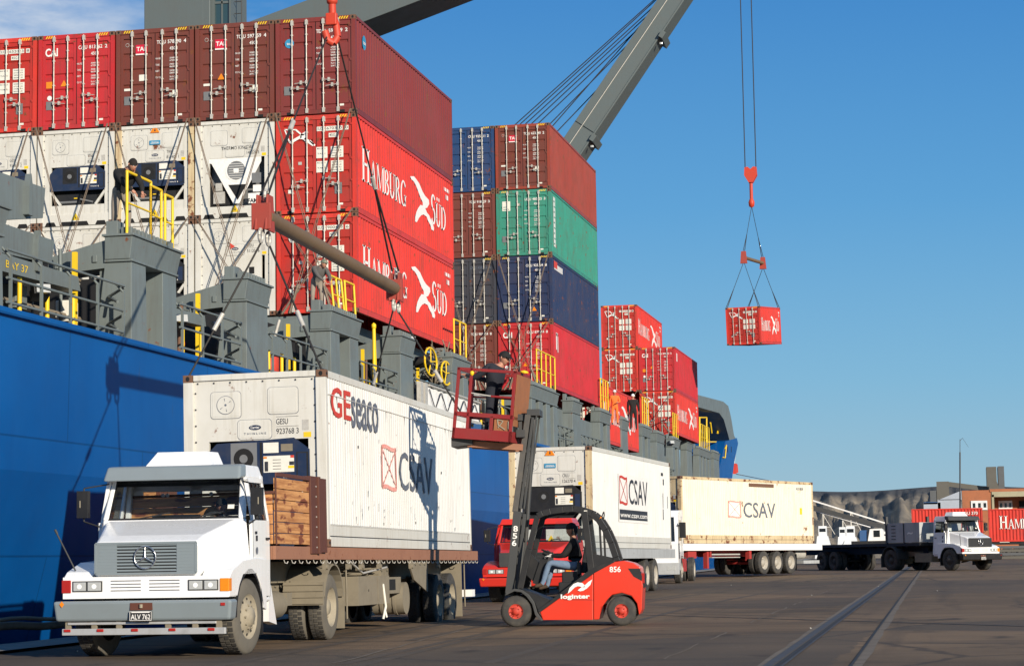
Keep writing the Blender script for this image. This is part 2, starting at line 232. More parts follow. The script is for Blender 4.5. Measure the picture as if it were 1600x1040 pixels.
# ------------------------------------------------------------------ mesh builder
_txt = {}
def text_mesh(s, bold=0.0, res=3):
    k = (s, bold)
    if k not in _txt:
        cu = bpy.data.curves.new('t', 'FONT'); cu.body = s; cu.size = 1; cu.offset = bold; cu.resolution_u = res; cu.fill_mode = 'FRONT' if False else 'BOTH'
        ob = bpy.data.objects.new('t', cu); me = bpy.data.meshes.new_from_object(ob)
        vs = [(p.co.x, p.co.y) for p in me.vertices]; fs = [tuple(p.vertices) for p in me.polygons]
        bpy.data.objects.remove(ob); bpy.data.curves.remove(cu); bpy.data.meshes.remove(me)
        xs = [p[0] for p in vs] or [0]
        _txt[k] = (vs, fs, min(xs), max(xs))
    return _txt[k]
class MB:
    def __init__(s, mat='black'): s.v = []; s.f = []; s.m = []; s.s = []; s.k = []; s.cur = mat; s.T = None
    def mat(s, k): s.cur = k; return s
    def add(s, vs, fs, smooth=False):
        if s.T is not None: vs = [s.T @ Vector(p) for p in vs]
        o = len(s.v); s.v += [tuple(p) for p in vs]
        if s.cur not in s.k: s.k.append(s.cur)
        i = s.k.index(s.cur)
        for f in fs: s.f.append(tuple(o+a for a in f)); s.m.append(i); s.s.append(smooth)
        return s
    def box(s, x0, x1, y0, y1, z0, z1):
        if x0 > x1: x0, x1 = x1, x0
        if y0 > y1: y0, y1 = y1, y0
        if z0 > z1: z0, z1 = z1, z0
        vs = [(x, y, z) for z in (z0, z1) for y in (y0, y1) for x in (x0, x1)]
        return s.add(vs, [(0, 2, 3, 1), (4, 5, 7, 6), (0, 1, 5, 4), (2, 6, 7, 3), (0, 4, 6, 2), (1, 3, 7, 5)])
    def hexa(s, a, b):      # two quads (lists of 4 points, same winding) joined into a solid
        return s.add(list(a)+list(b), [(3, 2, 1, 0), (4, 5, 6, 7), (0, 1, 5, 4), (1, 2, 6, 5), (2, 3, 7, 6), (3, 0, 4, 7)])
    def beam(s, p, q, w, h, up=(0, 0, 1)):
        p = Vector(p); q = Vector(q); d = (q-p).normalized(); u = Vector(up)
        if abs(d.dot(u)) > .98: u = Vector((0, 1, 0))
        a = d.cross(u).normalized(); b = a.cross(d)
        c = lambda o: [o-a*w/2-b*h/2, o+a*w/2-b*h/2, o+a*w/2+b*h/2, o-a*w/2+b*h/2]
        return s.hexa(c(p), c(q))
    def tube(s, p, q, r, n=8, r2=None, caps=True):
        p = Vector(p); q = Vector(q); r2 = r if r2 is None else r2; d = (q-p).normalized(); u = Vector((0, 0, 1)) if abs(d.z) < .9 else Vector((1, 0, 0))
        a = d.cross(u).normalized(); b = d.cross(a)
        vs = []
        for o, rr in ((p, r), (q, r2)):
            for i in range(n): t = 2*math.pi*i/n; vs.append(o+a*math.cos(t)*rr+b*math.sin(t)*rr)
        s.add(vs, [(i, (i+1) % n, n+(i+1) % n, n+i) for i in range(n)], True)
        if caps: s.add(vs, [tuple(range(n))[::-1], tuple(range(n, 2*n))])
        return s
    def path(s, pts, r, n=6):
        for a, b in zip(pts[:-1], pts[1:]): s.tube(a, b, r, n)
        return s
    def prism(s, poly, ax, a0, a1, smooth=False):   # polygon in the two other axes
        def mk(a, b, t): return {'x': (t, a, b), 'y': (a, t, b), 'z': (a, b, t)}[ax]
        n = len(poly); vs = [mk(a, b, a0) for a, b in poly]+[mk(a, b, a1) for a, b in poly]
        area = sum(poly[i][0]*poly[(i+1) % n][1]-poly[(i+1) % n][0]*poly[i][1] for i in range(n))
        flip = (area > 0) != (a1 > a0)
        if ax == 'y': flip = not flip
        sd = [(i, (i+1) % n, n+(i+1) % n, n+i) for i in range(n)]; cap = [tuple(range(n))[::-1], tuple(range(n, 2*n))]
        if flip: sd = [f[::-1] for f in sd]; cap = [f[::-1] for f in cap]
        s.add(vs, sd, smooth); return s.add(vs, cap)
    def lathe(s, prof, c, ax, n=20, smooth=True):    # prof: (distance along axis, radius)
        vs = []
        for (t, r) in prof:
            for i in range(n):
                a = 2*math.pi*i/n; u, v = r*math.cos(a), r*math.sin(a)
                vs.append({'x': (c[0]+t, c[1]+u, c[2]+v), 'y': (c[0]+u, c[1]+t, c[2]+v), 'z': (c[0]+u, c[1]+v, c[2]+t)}[ax])
        fs = []
        for k in range(len(prof)-1):
            for i in range(n): fs.append((k*n+i, k*n+(i+1) % n, (k+1)*n+(i+1) % n, (k+1)*n+i))
        return s.add(vs, fs, smooth)
    def quad(s, *p): return s.add(p, [tuple(range(len(p)))])
    def poly(s, O, X, Y, pts, lift=0):
        O = Vector(O); X = Vector(X); Y = Vector(Y); n = X.cross(Y).normalized()*lift
        return s.add([O+X*a+Y*b+n for a, b in pts], [tuple(range(len(pts)))])
    def rect(s, O, X, Y, x, y, w, h, lift=.004): return s.poly(O, X, Y, [(x, y), (x+w, y), (x+w, y+h), (x, y+h)], lift)
    def text(s, st, O, X, Y, x, y, h, width=None, bold=.012, xs=.8, lift=.006, align='l'):
        vs, fs, a, b = text_mesh(st, bold); sc = h/.72
        kx = sc*xs if width is None else width/max(.01, b-a)
        if align == 'c': x -= (b-a)*kx/2
        if align == 'r': x -= (b-a)*kx
        O = Vector(O); X = Vector(X); Y = Vector(Y); n = X.cross(Y).normalized()*lift
        return s.add([O+X*(x+(p[0]-a)*kx)+Y*(y+p[1]*sc)+n for p in vs], fs)
    def build(s, name, parent=None, bevel=0, loc=None, seg=2, off=None):
        me = bpy.data.meshes.new(name)
        o = Vector((0, 0, 0))
        if off is not None: o = Vector(off)
        me.from_pydata([(p[0]-o.x, p[1]-o.y, p[2]-o.z) for p in s.v], [], s.f)
        for k in s.k: me.materials.append(M[k])
        me.polygons.foreach_set('material_index', s.m); me.polygons.foreach_set('use_smooth', s.s); me.update()
        ob = bpy.data.objects.new(name, me); COL.objects.link(ob)
        if parent is not None: ob.parent = parent
        if loc is not None: ob.location = loc
        if bevel:
            b = ob.modifiers.new('bevel', 'BEVEL'); b.width = bevel; b.segments = seg; b.limit_method = 'ANGLE'; b.angle_limit = R_(40)
        return ob
def tag(o, label=None, cat=None, group=None, kind=None):
    if label: o['label'] = label
    if cat: o['category'] = cat
    if group: o['group'] = group
    if kind: o['kind'] = kind
    return o
def thing(name, label, cat, loc=(0, 0, 0), rot=(0, 0, 0), group=None):
    o = bpy.data.objects.new(name, None); COL.objects.link(o); o.location = loc; o.rotation_euler = rot; o.empty_display_size = .3
    return tag(o, label, cat, group)
def mw(o): return Matrix.LocRotScale(o.location, o.rotation_euler, o.scale)
def copy_part(src, parent):
    c = src.copy(); COL.objects.link(c); c.parent = parent
    for ch in list(src.children): copy_part(ch, c)
    return c
def P(mb, name, root, bevel=0): return mb.build(name, root, bevel, off=root.location)   # world coordinates under an unrotated root
# ------------------------------------------------------------------ serif lettering and the shipping line's marks
def arc(cx, cy, rx, ry, a0, a1, t, n=10, ti=None):
    out = []; ti = t if ti is None else ti
    for i in range(n):
        q = []
        for k in (i, i+1):
            a = R_(a0+(a1-a0)*k/n); th = ti+(t-ti)*abs(math.cos(a)); q.append(((cx+rx*math.cos(a), cy+ry*math.sin(a)), (cx+(rx-th)*math.cos(a), cy+(ry-th)*math.sin(a))))
        out.append([q[0][0], q[1][0], q[1][1], q[0][1]])
    return out
def rc(x, y, w, h): return [(x, y), (x+w, y), (x+w, y+h), (x, y+h)]
T_, t_ = .17, .07
def stem(x, w=T_, serif=.07): return [rc(x, 0, w, 1), rc(x-serif, 0, w+2*serif, .05), rc(x-serif, .95, w+2*serif, .05)]
GL = {
 'H': (.86, stem(.08)+stem(.58)+[rc(.2, .48, .4, .08)]),
 'A': (.88, [[(.10, .02), (.17, .02), (.45, 1), (.38, 1)], [(.36, 1), (.48, 1), (.80, .02), (.62, .02)], rc(.22, .32, .36, .06), rc(.0, 0, .26, .05), rc(.54, 0, .34, .05)]),
 'M': (1.05, stem(.07, t_)+stem(.82)+[[(.08, 1), (.24, 1), (.56, .1), (.48, .0)], [(.50, .02), (.56, .1), (.88, 1), (.82, 1)]]),
 'B': (.74, stem(.08)+arc(.30, .75, .32, .25, 90, -90, T_, ti=.06)+arc(.30, .26, .40, .26, 90, -90, T_, ti=.06)+[rc(.2, .94, .12, .06), rc(.2, .47, .12, .06), rc(.2, 0, .12, .06)]),
 'U': (.84, [rc(.08, .3, T_, .7), rc(.64, .3, t_, .7), rc(0, .95, .33, .05), rc(.56, .95, .24, .05)]+arc(.395, .32, .315, .32, 180, 360, T_, ti=.07)),
 'R': (.80, stem(.08)+arc(.30, .73, .34, .27, 90, -90, T_, ti=.06)+[rc(.2, .94, .12, .06), rc(.2, .46, .12, .06), [(.32, .48), (.48, .48), (.80, .0), (.60, .0)]]),
 'G': (.86, arc(.45, .5, .43, .52, 40, 320, T_, 16, .06)+[rc(.64, .02, .15, .42), rc(.56, .40, .31, .05)]),
 'S': (.62, arc(.32, .75, .27, .26, 30, 250, .15, 12, .06)+arc(.30, .27, .28, .28, 110, -150, .15, 12, .06)),
 'Ü': (.84, [rc(.08, .3, T_, .7), rc(.64, .3, t_, .7), rc(0, .95, .33, .05), rc(.56, .95, .24, .05), rc(.18, 1.1, .14, .14), rc(.48, 1.1, .14, .14)]+arc(.395, .32, .315, .32, 180, 360, T_, ti=.07)),
 'D': (.86, stem(.08)+arc(.30, .5, .50, .5, 90, -90, T_, 14, .06)+[rc(.2, .94, .12, .06), rc(.2, 0, .12, .06)]),
}
def serif(mb, st, O, X, Y, x, y, h, width, first=1.25):
    tot = sum(GL[c][0]*(first if i == 0 else 1) for i, c in enumerate(st)); k = width/tot; cx = x
    for i, c in enumerate(st):
        sc = first if i == 0 else 1
        for q in GL[c][1]: mb.poly(O, X, Y, [(cx+p[0]*k*sc, y+p[1]*h*sc) for p in q], .006)
        cx += GL[c][0]*k*sc
EMB = [(967, 62), (990, 62), (1008, 85), (1022, 105), (1032, 130), (1045, 160), (1060, 185), (1083, 210), (1085, 235), (1072, 258), (1060, 262), (1072, 290), (1085, 305), (1092, 325), (1105, 350), (1115, 385), (1113, 402), (1100, 395), (1092, 365), (1078, 340), (1070, 315), (1050, 300), (1035, 305), (1022, 320), (1008, 348), (997, 345), (998, 315), (1005, 285), (1015, 262), (1030, 240), (1045, 245), (1045, 225), (1030, 195), (1018, 160), (1005, 125), (990, 95), (972, 78)]
S1 = Vector((-16.8155, 59.3446, 7.1663))       # bottom outer corner of the nearest ship stack
CL, CW, CH, GAP = 12.192, 2.438, 2.896, .02
_Z2 = S1.z+CH+GAP
EMBL = [(q.y-S1.y, q.z-_Z2) for q in (pX(400+a/4, 260+b/4, S1.x) for a, b in EMB)]
def hs_side(mb, L, H, x=1.2):
    kx = L/CL; kz = H/CH
    O = (x, 0, 0); X = (0, 1, 0); Y = (0, 0, 1)
    mb.mat('textw')
    serif(mb, 'HAMBURG', O, X, Y, .62*kx, 1.02*kz, .80*kz, 5.15*kx, 1.28)
    n = len(EMBL)
    bm = bmesh.new(); vs = [bm.verts.new((p[0]*kx, p[1]*kz, 0)) for p in EMBL]; f = bm.faces.new(vs); bmesh.ops.triangulate(bm, faces=[f])
    bm.verts.index_update(); mb.add([Vector(O)+Vector((.006, v.co.x, v.co.y)) for v in bm.verts], [tuple(v.index for v in f.verts) for f in bm.faces]); bm.free()
    serif(mb, 'SÜD', O, X, Y, 9.0*kx, 1.02*kz, .80*kz, 2.15*kx, 1.25)
    mb.rect(O, X, Y, 10.9*kx, 2.42*kz, .75*kx, .12); mb.rect(O, X, Y, 11.15*kx, 2.15*kz, .35*kx, .16)
EMBF = [(-.95, 2.45), (-.70, 2.50), (-.52, 2.38), (-.40, 2.22), (-.28, 2.34), (.0, 2.30), (-.14, 2.20), (-.02, 2.0), (.12, 1.84), (-.16, 1.98), (-.36, 2.02), (-.50, 1.84), (-.60, 1.80), (-.56, 1.98), (-.72, 2.14), (-.86, 2.24)]
def hs_flag(mb, O, kz):
    # pale outlined bow-tie pennant on the left door
    X = (1, 0, 0); Y = (0, 0, 1)
    mb.mat('textw')
    def ln(a, b, w):
        d = (Vector(b)-Vector(a)).normalized(); n = Vector((-d.y, d.x))*w/2
        mb.poly(O, X, Y, [(a[0]+n.x, (a[1]+n.y)*kz), (a[0]-n.x, (a[1]-n.y)*kz), (b[0]-n.x, (b[1]-n.y)*kz), (b[0]+n.x, (b[1]+n.y)*kz)], .006)
    for a, b, w_ in (((-.96, 2.52), (-.62, 2.50), .035), ((-.62, 2.50), (-.42, 2.32), .05), ((-.96, 2.52), (-.80, 2.12), .035), ((-.80, 2.12), (-.45, 2.30), .08), ((-.48, 2.30), (-.30, 2.26), .16), ((-.42, 2.34), (-.26, 2.44), .07), ((-.36, 2.22), (-.08, 2.02), .09), ((-.20, 2.16), (-.04, 2.0), .05)): ln(a, b, w_)

# ------------------------------------------------------------------ dry container, door end at y=0, origin at the middle of the bottom front edge
def castings(mb, L, H, m='c_rusty'):
    mb.mat(m)
    for x in (-1, 1):
        for y0, y1 in ((-.004, .17), (L-.17, L+.004)):
            for z0, z1 in ((-.004, .12), (H-.12, H+.004)): mb.box(x*1.223, x*1.06, y0, y1, z0, z1)
    mb.mat('void')
    for x in (-1.14, 1.14):
        for z in (.06, H-.06): mb.poly((x, -.006, z), (1, 0, 0), (0, 0, 1), [(.035*math.cos(a), .042*math.sin(a)) for a in [k*math.pi/5 for k in range(10)]], 0)
    for z in (.06, H-.06):
        for y in (.08, L-.09): mb.poly((1.225, y, z), (0, 1, 0), (0, 0, 1), [(.05*math.cos(a), .03*math.sin(a)) for a in [k*math.pi/5 for k in range(10)]], 0)
def corr(mb, x, y0, y1, z0, z1, pitch=.278, depth=.036, sgn=1):
    n = max(1, round((y1-y0)/pitch)); p = (y1-y0)/n; pts = []
    for i in range(n):
        a = y0+i*p; pts += [(a, 0), (a+p*.26, 0), (a+p*.5, 1), (a+p*.76, 1)]
    pts.append((y1, 0)); vs = []
    for y, d in pts: vs += [(x-sgn*d*depth, y, z0), (x-sgn*d*depth, y, z1)]
    fs = [(2*i, 2*i+2, 2*i+3, 2*i+1) if sgn > 0 else (2*i+1, 2*i+3, 2*i+2, 2*i) for i in range(len(pts)-1)]
    mb.add(vs, fs)
_cache = {}
def mk_frame(c, L, H):
    k = ('f', c, L, H)
    if k in _cache: return _cache[k]
    mb = MB(c)
    for x in (-1, 1):
        mb.box(x*1.219, x*1.09, 0, .12, .12, H-.12); mb.box(x*1.219, x*1.10, L-.12, L, .12, H-.12)
        mb.box(x*1.219, x*1.15, .17, L-.17, H-.09, H-.005); mb.box(x*1.219, x*1.14, .17, L-.17, .0, .15)
        mb.mat('black'); mb.box(x*1.208, x*1.14, .12, L-.12, .15, .165); mb.mat(c)
    mb.box(-1.06, 1.06, .01, .10, H-.13, H); mb.box(-1.06, 1.06, 0, .10, .02, .14)
    mb.box(-1.06, 1.06, L-.1, L, H-.11, H); mb.box(-1.06, 1.06, L-.1, L, .0, .15)
    castings(mb, L, H)
    for i in range(4):
        for x0 in (-.99, .70):
            mb.mat('yellow'); xx = x0+i*.075; mb.poly((0, .008, 0), (1, 0, 0), (0, 0, 1), [(xx, H-.10), (xx+.035, H-.10), (xx+.085, H-.02), (xx+.05, H-.02)], 0)
    mb.mat('void').box(-.88, -.70, -.004, .05, .02, .10).box(.70, .88, -.004, .05, .02, .10)
    _cache[k] = mb; return mb
def mk_side(c, L, H, sgn): mb = MB(c); corr(mb, sgn*1.205, .12, L-.12, .15, H-.08, sgn=sgn); return mb
def mk_door(c, H, sgn):
    mb = MB(c); x0, x1 = (.012, 1.085) if sgn > 0 else (-1.085, -.012); z0, z1 = .15, H-.14
    mb.box(x0, x0+.09, .03, .09, z0, z1).box(x1-.09, x1, .03, .09, z0, z1).box(x0+.09, x1-.09, .03, .09, z1-.12, z1).box(x0+.09, x1-.09, .03, .09, z0, z0+.12)
    # corrugated leaf: horizontal ribs
    zs = [z0+.12]; n = 5; hh = (z1-z0-.24)/n; prof = []
    for i in range(n):
        a = z0+.12+i*hh; prof += [(a, .072), (a+.035, .040), (a+hh-.075, .040), (a+hh-.03, .072)]
    prof.append((z1-.12, .072)); vs = []
    for z, y in prof: vs += [(x0+.09, y, z), (x1-.09, y, z)]
    mb.add(vs, [(2*i, 2*i+1, 2*i+3, 2*i+2) for i in range(len(prof)-1)])
    mb.mat('black').box(x0-.008, x0, .034, .08, z0, z1).box(x1, x1+.006, .034, .08, z0, z1)
    mb.mat(c)
    for z in (z0+.15, z0+.75, z0+1.4, z1-.2): mb.box((x1 if sgn > 0 else x0)-.03*sgn-.02, (x1 if sgn > 0 else x0)+.02*sgn+.01*sgn, .005, .03, z, z+.07)
    return mb
def mk_bar(x, H, hz, hs):
    mb = MB('galv'); mb.tube((x, -.018, .05), (x, -.018, H-.05), .019, 8)
    for z in (.12, H-.14): mb.box(x-.035, x+.045, -.04, .03, z-.07, z+.07)
    for z in (.62, 1.35, 2.1, H-.5): mb.box(x-.03, x+.03, -.028, .03, z-.02, z+.02)
    mb.tube((x, -.04, hz), (x+hs*.36, -.05, hz-.035), .012, 6); mb.box(x+hs*.17-.03, x+hs*.17+.03, -.05, .03, hz-.06, hz+.05); mb.box(x-.03, x+.03, -.055, -.01, hz-.05, hz+.05)
    return mb
def door_marks(mb, st, H):
    O = (0, .030, 0); X = (1, 0, 0); Y = (0, 0, 1); k = H/2.896
    kind = st.get('kind', 'tal'); code = st.get('code', 'TCLU 578390 4'); tm = st.get('tm', 'textw')
    a = code.split()
    if kind == 'hs':
        hs_flag(mb, O, k)
        for x, w_, s in ((.02, .26, a[0]), (.30, .50, a[1]), (.86, .12, a[2] if len(a) > 2 else '8')):
            mb.mat('label').rect(O, X, Y, x, 2.42*k, w_, .13, .004); mb.mat('textk').text(s, O, X, Y, x+.02, 2.45*k, .08, w_-.04, .006)
        mb.mat('label').rect(O, X, Y, .38, 2.22*k, .26, .13, .004); mb.mat('textk').text('45G1' if H > 2.7 else '22G1', O, X, Y, .40, 2.25*k, .08, .22, .006)
        for z in (1.62, 1.20):
            for x, w_, rows in ((.0, .34, ('MAX GROSS', '', 'TARE')), (.44, .38, ('30480 KG', '67200 LB', '3900 KG', '8600 LB'))):
                mb.mat('label').rect(O, X, Y, x, z*k, w_, .33*k, .004); mb.mat('textk')
                for i, r in enumerate(rows):
                    if r: mb.text(r, O, X, Y, x+.03, (z+.26-i*.075)*k, .042, w_-.09, .004)
        mb.mat('unitgrey').rect(O, X, Y, .55, .55*k, .22, .33*k); mb.mat('label').rect(O, X, Y, .66, .22*k, .14, .06).rect(O, X, Y, -.86, .62*k, .13, .11)
        mb.mat('galv').rect(O, X, Y, -.55, 1.45*k, .11, .09)
    else:
        mb.mat(tm).text(a[0], O, X, Y, .06 if kind != 'tex' else .02, 2.42*k, .11, .28).text(a[1], O, X, Y, .40, 2.42*k, .11, .42)
        if len(a) > 2: mb.text(a[2], O, X, Y, .90, 2.42*k, .11, .08)
        mb.text('45G1', O, X, Y, .46, 2.22*k, .10, .24)
        rows = (('MAX GROSS', '30480 KG', '67200 LB'), ('TARE', '3900 KG', '8600 LB'), ('NET', '26580 KG', '58600 LB'), ('CU CAP', '76.3 CU M', '2694 CU FT'))
        z = 1.95
        for r in rows:
            mb.text(r[0], O, X, Y, .02, z*k, .055, .20 if len(r[0]) > 5 else .12, .004)
            mb.text(r[1], O, X, Y, .46, z*k, .05, .26, .004); mb.text(r[2], O, X, Y, .46, (z-.075)*k, .05, .26, .004); z -= .19 if kind != 'tex' else .16
        if kind == 'tal':
            mb.mat('talred').rect(O, X, Y, -.61, 2.16*k, .37, .27, .004); mb.mat('textw').text('TAL', O, X, Y, -.58, 2.24*k, .13, .32, .02, lift=.009); mb.rect(O, X, Y, -.61, 2.12*k, .37, .04, .004)
            mb.mat('label').rect(O, X, Y, -.97, 1.05*k, .22, .07); mb.rect(O, X, Y, -.50, 1.33*k, .24, .19) if st.get('sticker') else None
            mb.rect(O, X, Y, .55, .78*k, .16, .22)
            mb.mat('galv'); ring = [(.06*math.cos(q), .06*math.sin(q)) for q in [i*math.pi/6 for i in range(12)]]; mb.poly((-.87, .026, 2.44*k), X, Y, ring, 0); mb.mat(st['c']); mb.poly((-.87, .0255, 2.44*k), X, Y, [(p[0]*.8, p[1]*.8) for p in ring], .002)
        if kind == 'cai':
            mb.mat('textw').text('CAI', O, X, Y, -1.0, 2.26*k, .24, .40, .03); ring = [(.075*math.cos(q), .075*math.sin(q)) for q in [i*math.pi/6 for i in range(12)]]; mb.poly((-.86, .026, .98*k), X, Y, ring, 0)
            mb.mat('amber').rect(O, X, Y, -.97, 1.28*k, .22, .20)
        if kind == 'tex':
            mb.mat('skyblue'); ring = [(.14*math.cos(q), .14*math.sin(q)) for q in [i*math.pi/8 for i in range(16)]]; mb.poly((-.80, .026, 2.16*k), X, Y, ring, 0); mb.mat('textw').text('tex', (-.80, .020, 2.16*k), X, Y, 0, -.04, .08, .16, align='c')
        if kind == 'ues':
            mb.mat('label').rect(O, X, Y, -.95, 2.0*k, .36, .42); mb.mat('galv'); mb.rect(O, X, Y, -.30, 2.2*k, .12, .12)
            mb.mat('c_green').rect(O, X, Y, -.9, 2.05*k, .26, .03, .008); mb.rect(O, X, Y, -.9, 2.15*k, .20, .03, .008)
        if st.get('tri'):
            for (x, z, c_) in st['tri']: mb.mat(c_).poly(O, X, Y, [(x-.11, z*k), (x+.11, z*k), (x, (z+.19)*k)], .004)
        mb.mat('unitgrey').rect(O, X, Y, -.97, .62*k, .19, .26); mb.mat('label').rect(O, X, Y, .72, .22*k, .13, .06)
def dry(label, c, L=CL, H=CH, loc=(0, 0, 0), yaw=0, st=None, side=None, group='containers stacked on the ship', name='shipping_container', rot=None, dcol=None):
    r = thing(name, label, 'container', loc, rot or (0, 0, yaw), group); st = dict(st or {}); st['c'] = c; dcol = dcol or ('c_hsdoor' if c == 'c_hsred' else c)
    def get(k, fn):
        if k not in _cache: _cache[k] = fn().build('m').data; o = bpy.data.objects[-1] if False else None
        return _cache[k]
    def put(nm, key, fn, parent):
        if ('me',)+key not in _cache:
            ob = fn().build(nm, parent); _cache[('me',)+key] = ob.data; return ob
        ob = bpy.data.objects.new(nm, _cache[('me',)+key]); COL.objects.link(ob); ob.parent = parent; return ob
    put('frame', ('fr', c, L, H), lambda: mk_frame(c, L, H), r)
    for s in (1, -1): put('side_wall', ('sw', c, L, H, s), lambda: mk_side(c, L, H, s), r)
    put('roof', ('rf', c, L, H), lambda: MB(c).box(-1.15, 1.15, .1, L-.1, H-.03, H-.012), r)
    put('end_wall', ('ew', c, L, H), lambda: MB(c).box(-1.1, 1.1, L-.07, L-.03, .15, H-.1), r)
    for s in (-1, 1):
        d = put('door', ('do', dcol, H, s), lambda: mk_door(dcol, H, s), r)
        for i, x in enumerate((.24, .68)):
            hz = (1.02 if i == 0 else .86)*H/2.9+(.0 if s > 0 else -.05)
            put('locking_bar', ('lb', H, s, i), lambda: mk_bar(s*x+(-.03 if s < 0 else 0), H, hz, (1 if i == 0 else -1)*s), d)
    mb = MB('textw'); door_marks(mb, st, H); mb.build('door_lettering', r)
    if side:
        mb = MB('textw'); side(mb, L, H); mb.build('side_lettering', r)
    return r

# ------------------------------------------------------------------ refrigerated container, machinery end at y=0
def rrect(x, y, w, h, r=.05, n=4):
    pts = []
    for cx, cy, a in ((x+w-r, y+r, -90), (x+w-r, y+h-r, 0), (x+r, y+h-r, 90), (x+r, y+r, 180)):
        for i in range(n+1): t = R_(a+90*i/n); pts.append((cx+r*math.cos(t), cy+r*math.sin(t)))
    return pts
def ringpts(cx, cy, r, n=24): return [(cx+r*math.cos(2*math.pi*i/n), cy+r*math.sin(2*math.pi*i/n)) for i in range(n)]
def reefer(label, loc, rot, sign=False, toptri=False, L=CL, H=CH, style='carrier', wall='c_whiteside', fr='c_white', code='GESU 923768 3', group='containers stacked on the ship', side=None, post='c_white', logo=True, near=False, unit='unitblue'):
    r = thing('refrigerated_container', label, 'container', loc, rot, group)
    X = (1, 0, 0); Y = (0, 0, 1)
    mb = MB(fr)
    for x in (-1, 1):
        mb.mat(post); mb.box(x*1.219, x*1.05, 0, .13, .12, H-.12); mb.mat(fr); mb.box(x*1.219, x*1.08, L-.12, L, .12, H-.12)
        mb.box(x*1.219, x*1.17, .17, L-.17, H-.12, H-.004); mb.box(x*1.219, x*1.12, .17, L-.17, .0, .16)
        mb.mat('black').box(x*1.213, x*1.15, .14, L-.14, .16, .175); mb.mat(fr)
        mb.box(x*1.2145, x*1.15, .14, L-.14, .175, .36)
    mb.box(-1.05, 1.05, .015, .13, H-.10, H-.002); mb.box(-1.05, 1.05, .02, .12, .0, .34); mb.box(-1.06, 1.06, L-.1, L, H-.11, H); mb.box(-1.06, 1.06, L-.1, L, .0, .15)
    castings(mb, L, H, 'c_rusty')
    # fork pockets and gooseneck notches
    mb.mat('void')
    for a, b_ in ((-.98, -.62), (-.5, .42), (.62, .98)): mb.poly((0, .016, 0), X, Y, [(a, .0), (b_, .0), (b_-.06, .12), (a+.06, .12)], 0)
    mb.build('frame', r, .006 if near else 0)
    mb = MB(wall)
    for s in (1, -1): corr(mb, s*1.208, .12, L-.12, .35, H-.12, pitch=.16, depth=.010, sgn=s)
    mb.build('side_wall', r)
    MB(wall).box(-1.17, 1.17, .1, L-.1, H-.05, H-.02).build('roof', r); MB(wall).box(-1.1, 1.1, L-.07, L-.03, .15, H-.1).build('end_wall', r)
    # front bulkhead with its hatches
    mb = MB(fr); zt = H-.10; zu = 1.78
    mb.box(-1.05, 1.05, .05, .12, zu, zt)
    mb.box(-1.05, -.80, .05, .12, .34, zu); mb.box(.90, 1.05, .05, .12, .34, zu)
    O = (0, .05, 0)
    for xs_, w_, zz, hh in ((-.76, .52, 2.16, .44), (.22, .52, 2.20, .44), (-.30, .58, 1.80, .32)):
        mb.mat('textfade').poly(O, X, Y, rrect(xs_-.006, zz-.008, w_+.012, hh+.014, .06), .004); mb.mat(fr); mb.box(xs_+.03, xs_+w_-.03, .036, .05, zz+.03, zz+hh-.03); mb.poly(O, X, Y, rrect(xs_, zz, w_, hh, .06), .010)
    if style != 'thermo':
        c0 = (-.50, 2.38); Ov = (0, .034, 0)
        mb.mat('textfade').poly(Ov, X, Y, ringpts(*c0, .155), .004); mb.mat(fr).poly(Ov, X, Y, ringpts(*c0, .146), .007); mb.mat('textfade').poly(Ov, X, Y, ringpts(*c0, .02, 8), .010)
        for a in (35, 100, 215, 280): mb.poly(Ov, X, Y, [(c0[0]+.05*math.cos(R_(a)), c0[1]+.05*math.sin(R_(a))), (c0[0]+.11*math.cos(R_(a-4)), c0[1]+.11*math.sin(R_(a-4))), (c0[0]+.11*math.cos(R_(a+4)), c0[1]+.11*math.sin(R_(a+4)))], .010)
    # bolts round the edge
    mb.mat('textk')
    for i in range(8): mb.box(-.98+i*.28-.011, -.98+i*.28+.011, .036, .05, zt-.055, zt-.03)
    for i in range(9):
        for s in (-1, 1): mb.box(s*1.02-.011, s*1.02+.011, .036, .05, .42+i*.27, .445+i*.27)
    O = (0, .034, 0)
    if logo:
        mb.mat('unitblue').poly(O, X, Y, [(0+.105*math.cos(t), 1.99+.042*math.sin(t)) for t in [i*math.pi/10 for i in range(20)]], .004); mb.mat('textw').text('Carrier', O, X, Y, 0, 1.972, .042, .15, .012, lift=.008, align='c')
        mb.mat('textfade').text('T H I N L I N E', O, X, Y, 0, 1.875, .035, .38, .0, align='c')
    a = code.split(); O = (0, .05, 0)
    mb.mat('textk').text(a[0], O, X, Y, .36, 2.03, .095, .20, .0).rect(O, X, Y, .36, 2.15, .38, .005).rect(O, X, Y, .36, 1.99, .38, .005).text(' '.join(a[1:]), O, X, Y, .36, 1.87, .095, .38, .0)
    mb.mat('galv').rect(O, X, Y, .80, 1.92, .11, .17); mb.mat('yellow').rect(O, X, Y, .82, 1.80, .13, .085)
    mb.build('front_bulkhead', r)
    un = MB('unitblue')
    if style == 'thermo':
        # recessed bay with white V-brace, round grille, lettering
        un.mat('unitgrey').box(-.80, .80, .30, .34, .34, zu); un.mat('void').box(-.80, -.2, .16, .30, .40, 1.0); un.mat('galv').box(-.7, -.35, .12, .3, .45, .8).box(-.62, -.42, .08, .3, .82, 1.05)
        O2 = (0, .06, 0); un.mat('textw')
        un.poly(O2, X, Y, [(-.80, 1.78), (.80, 1.78), (.80, 1.64), (.12, .42), (-.06, .42), (-.74, 1.64), (-.80, 1.64)], .0)
        un.mat('void').poly(O2, X, Y, [(-.22, .98), (.36, .98), (.07, .52)], .004)
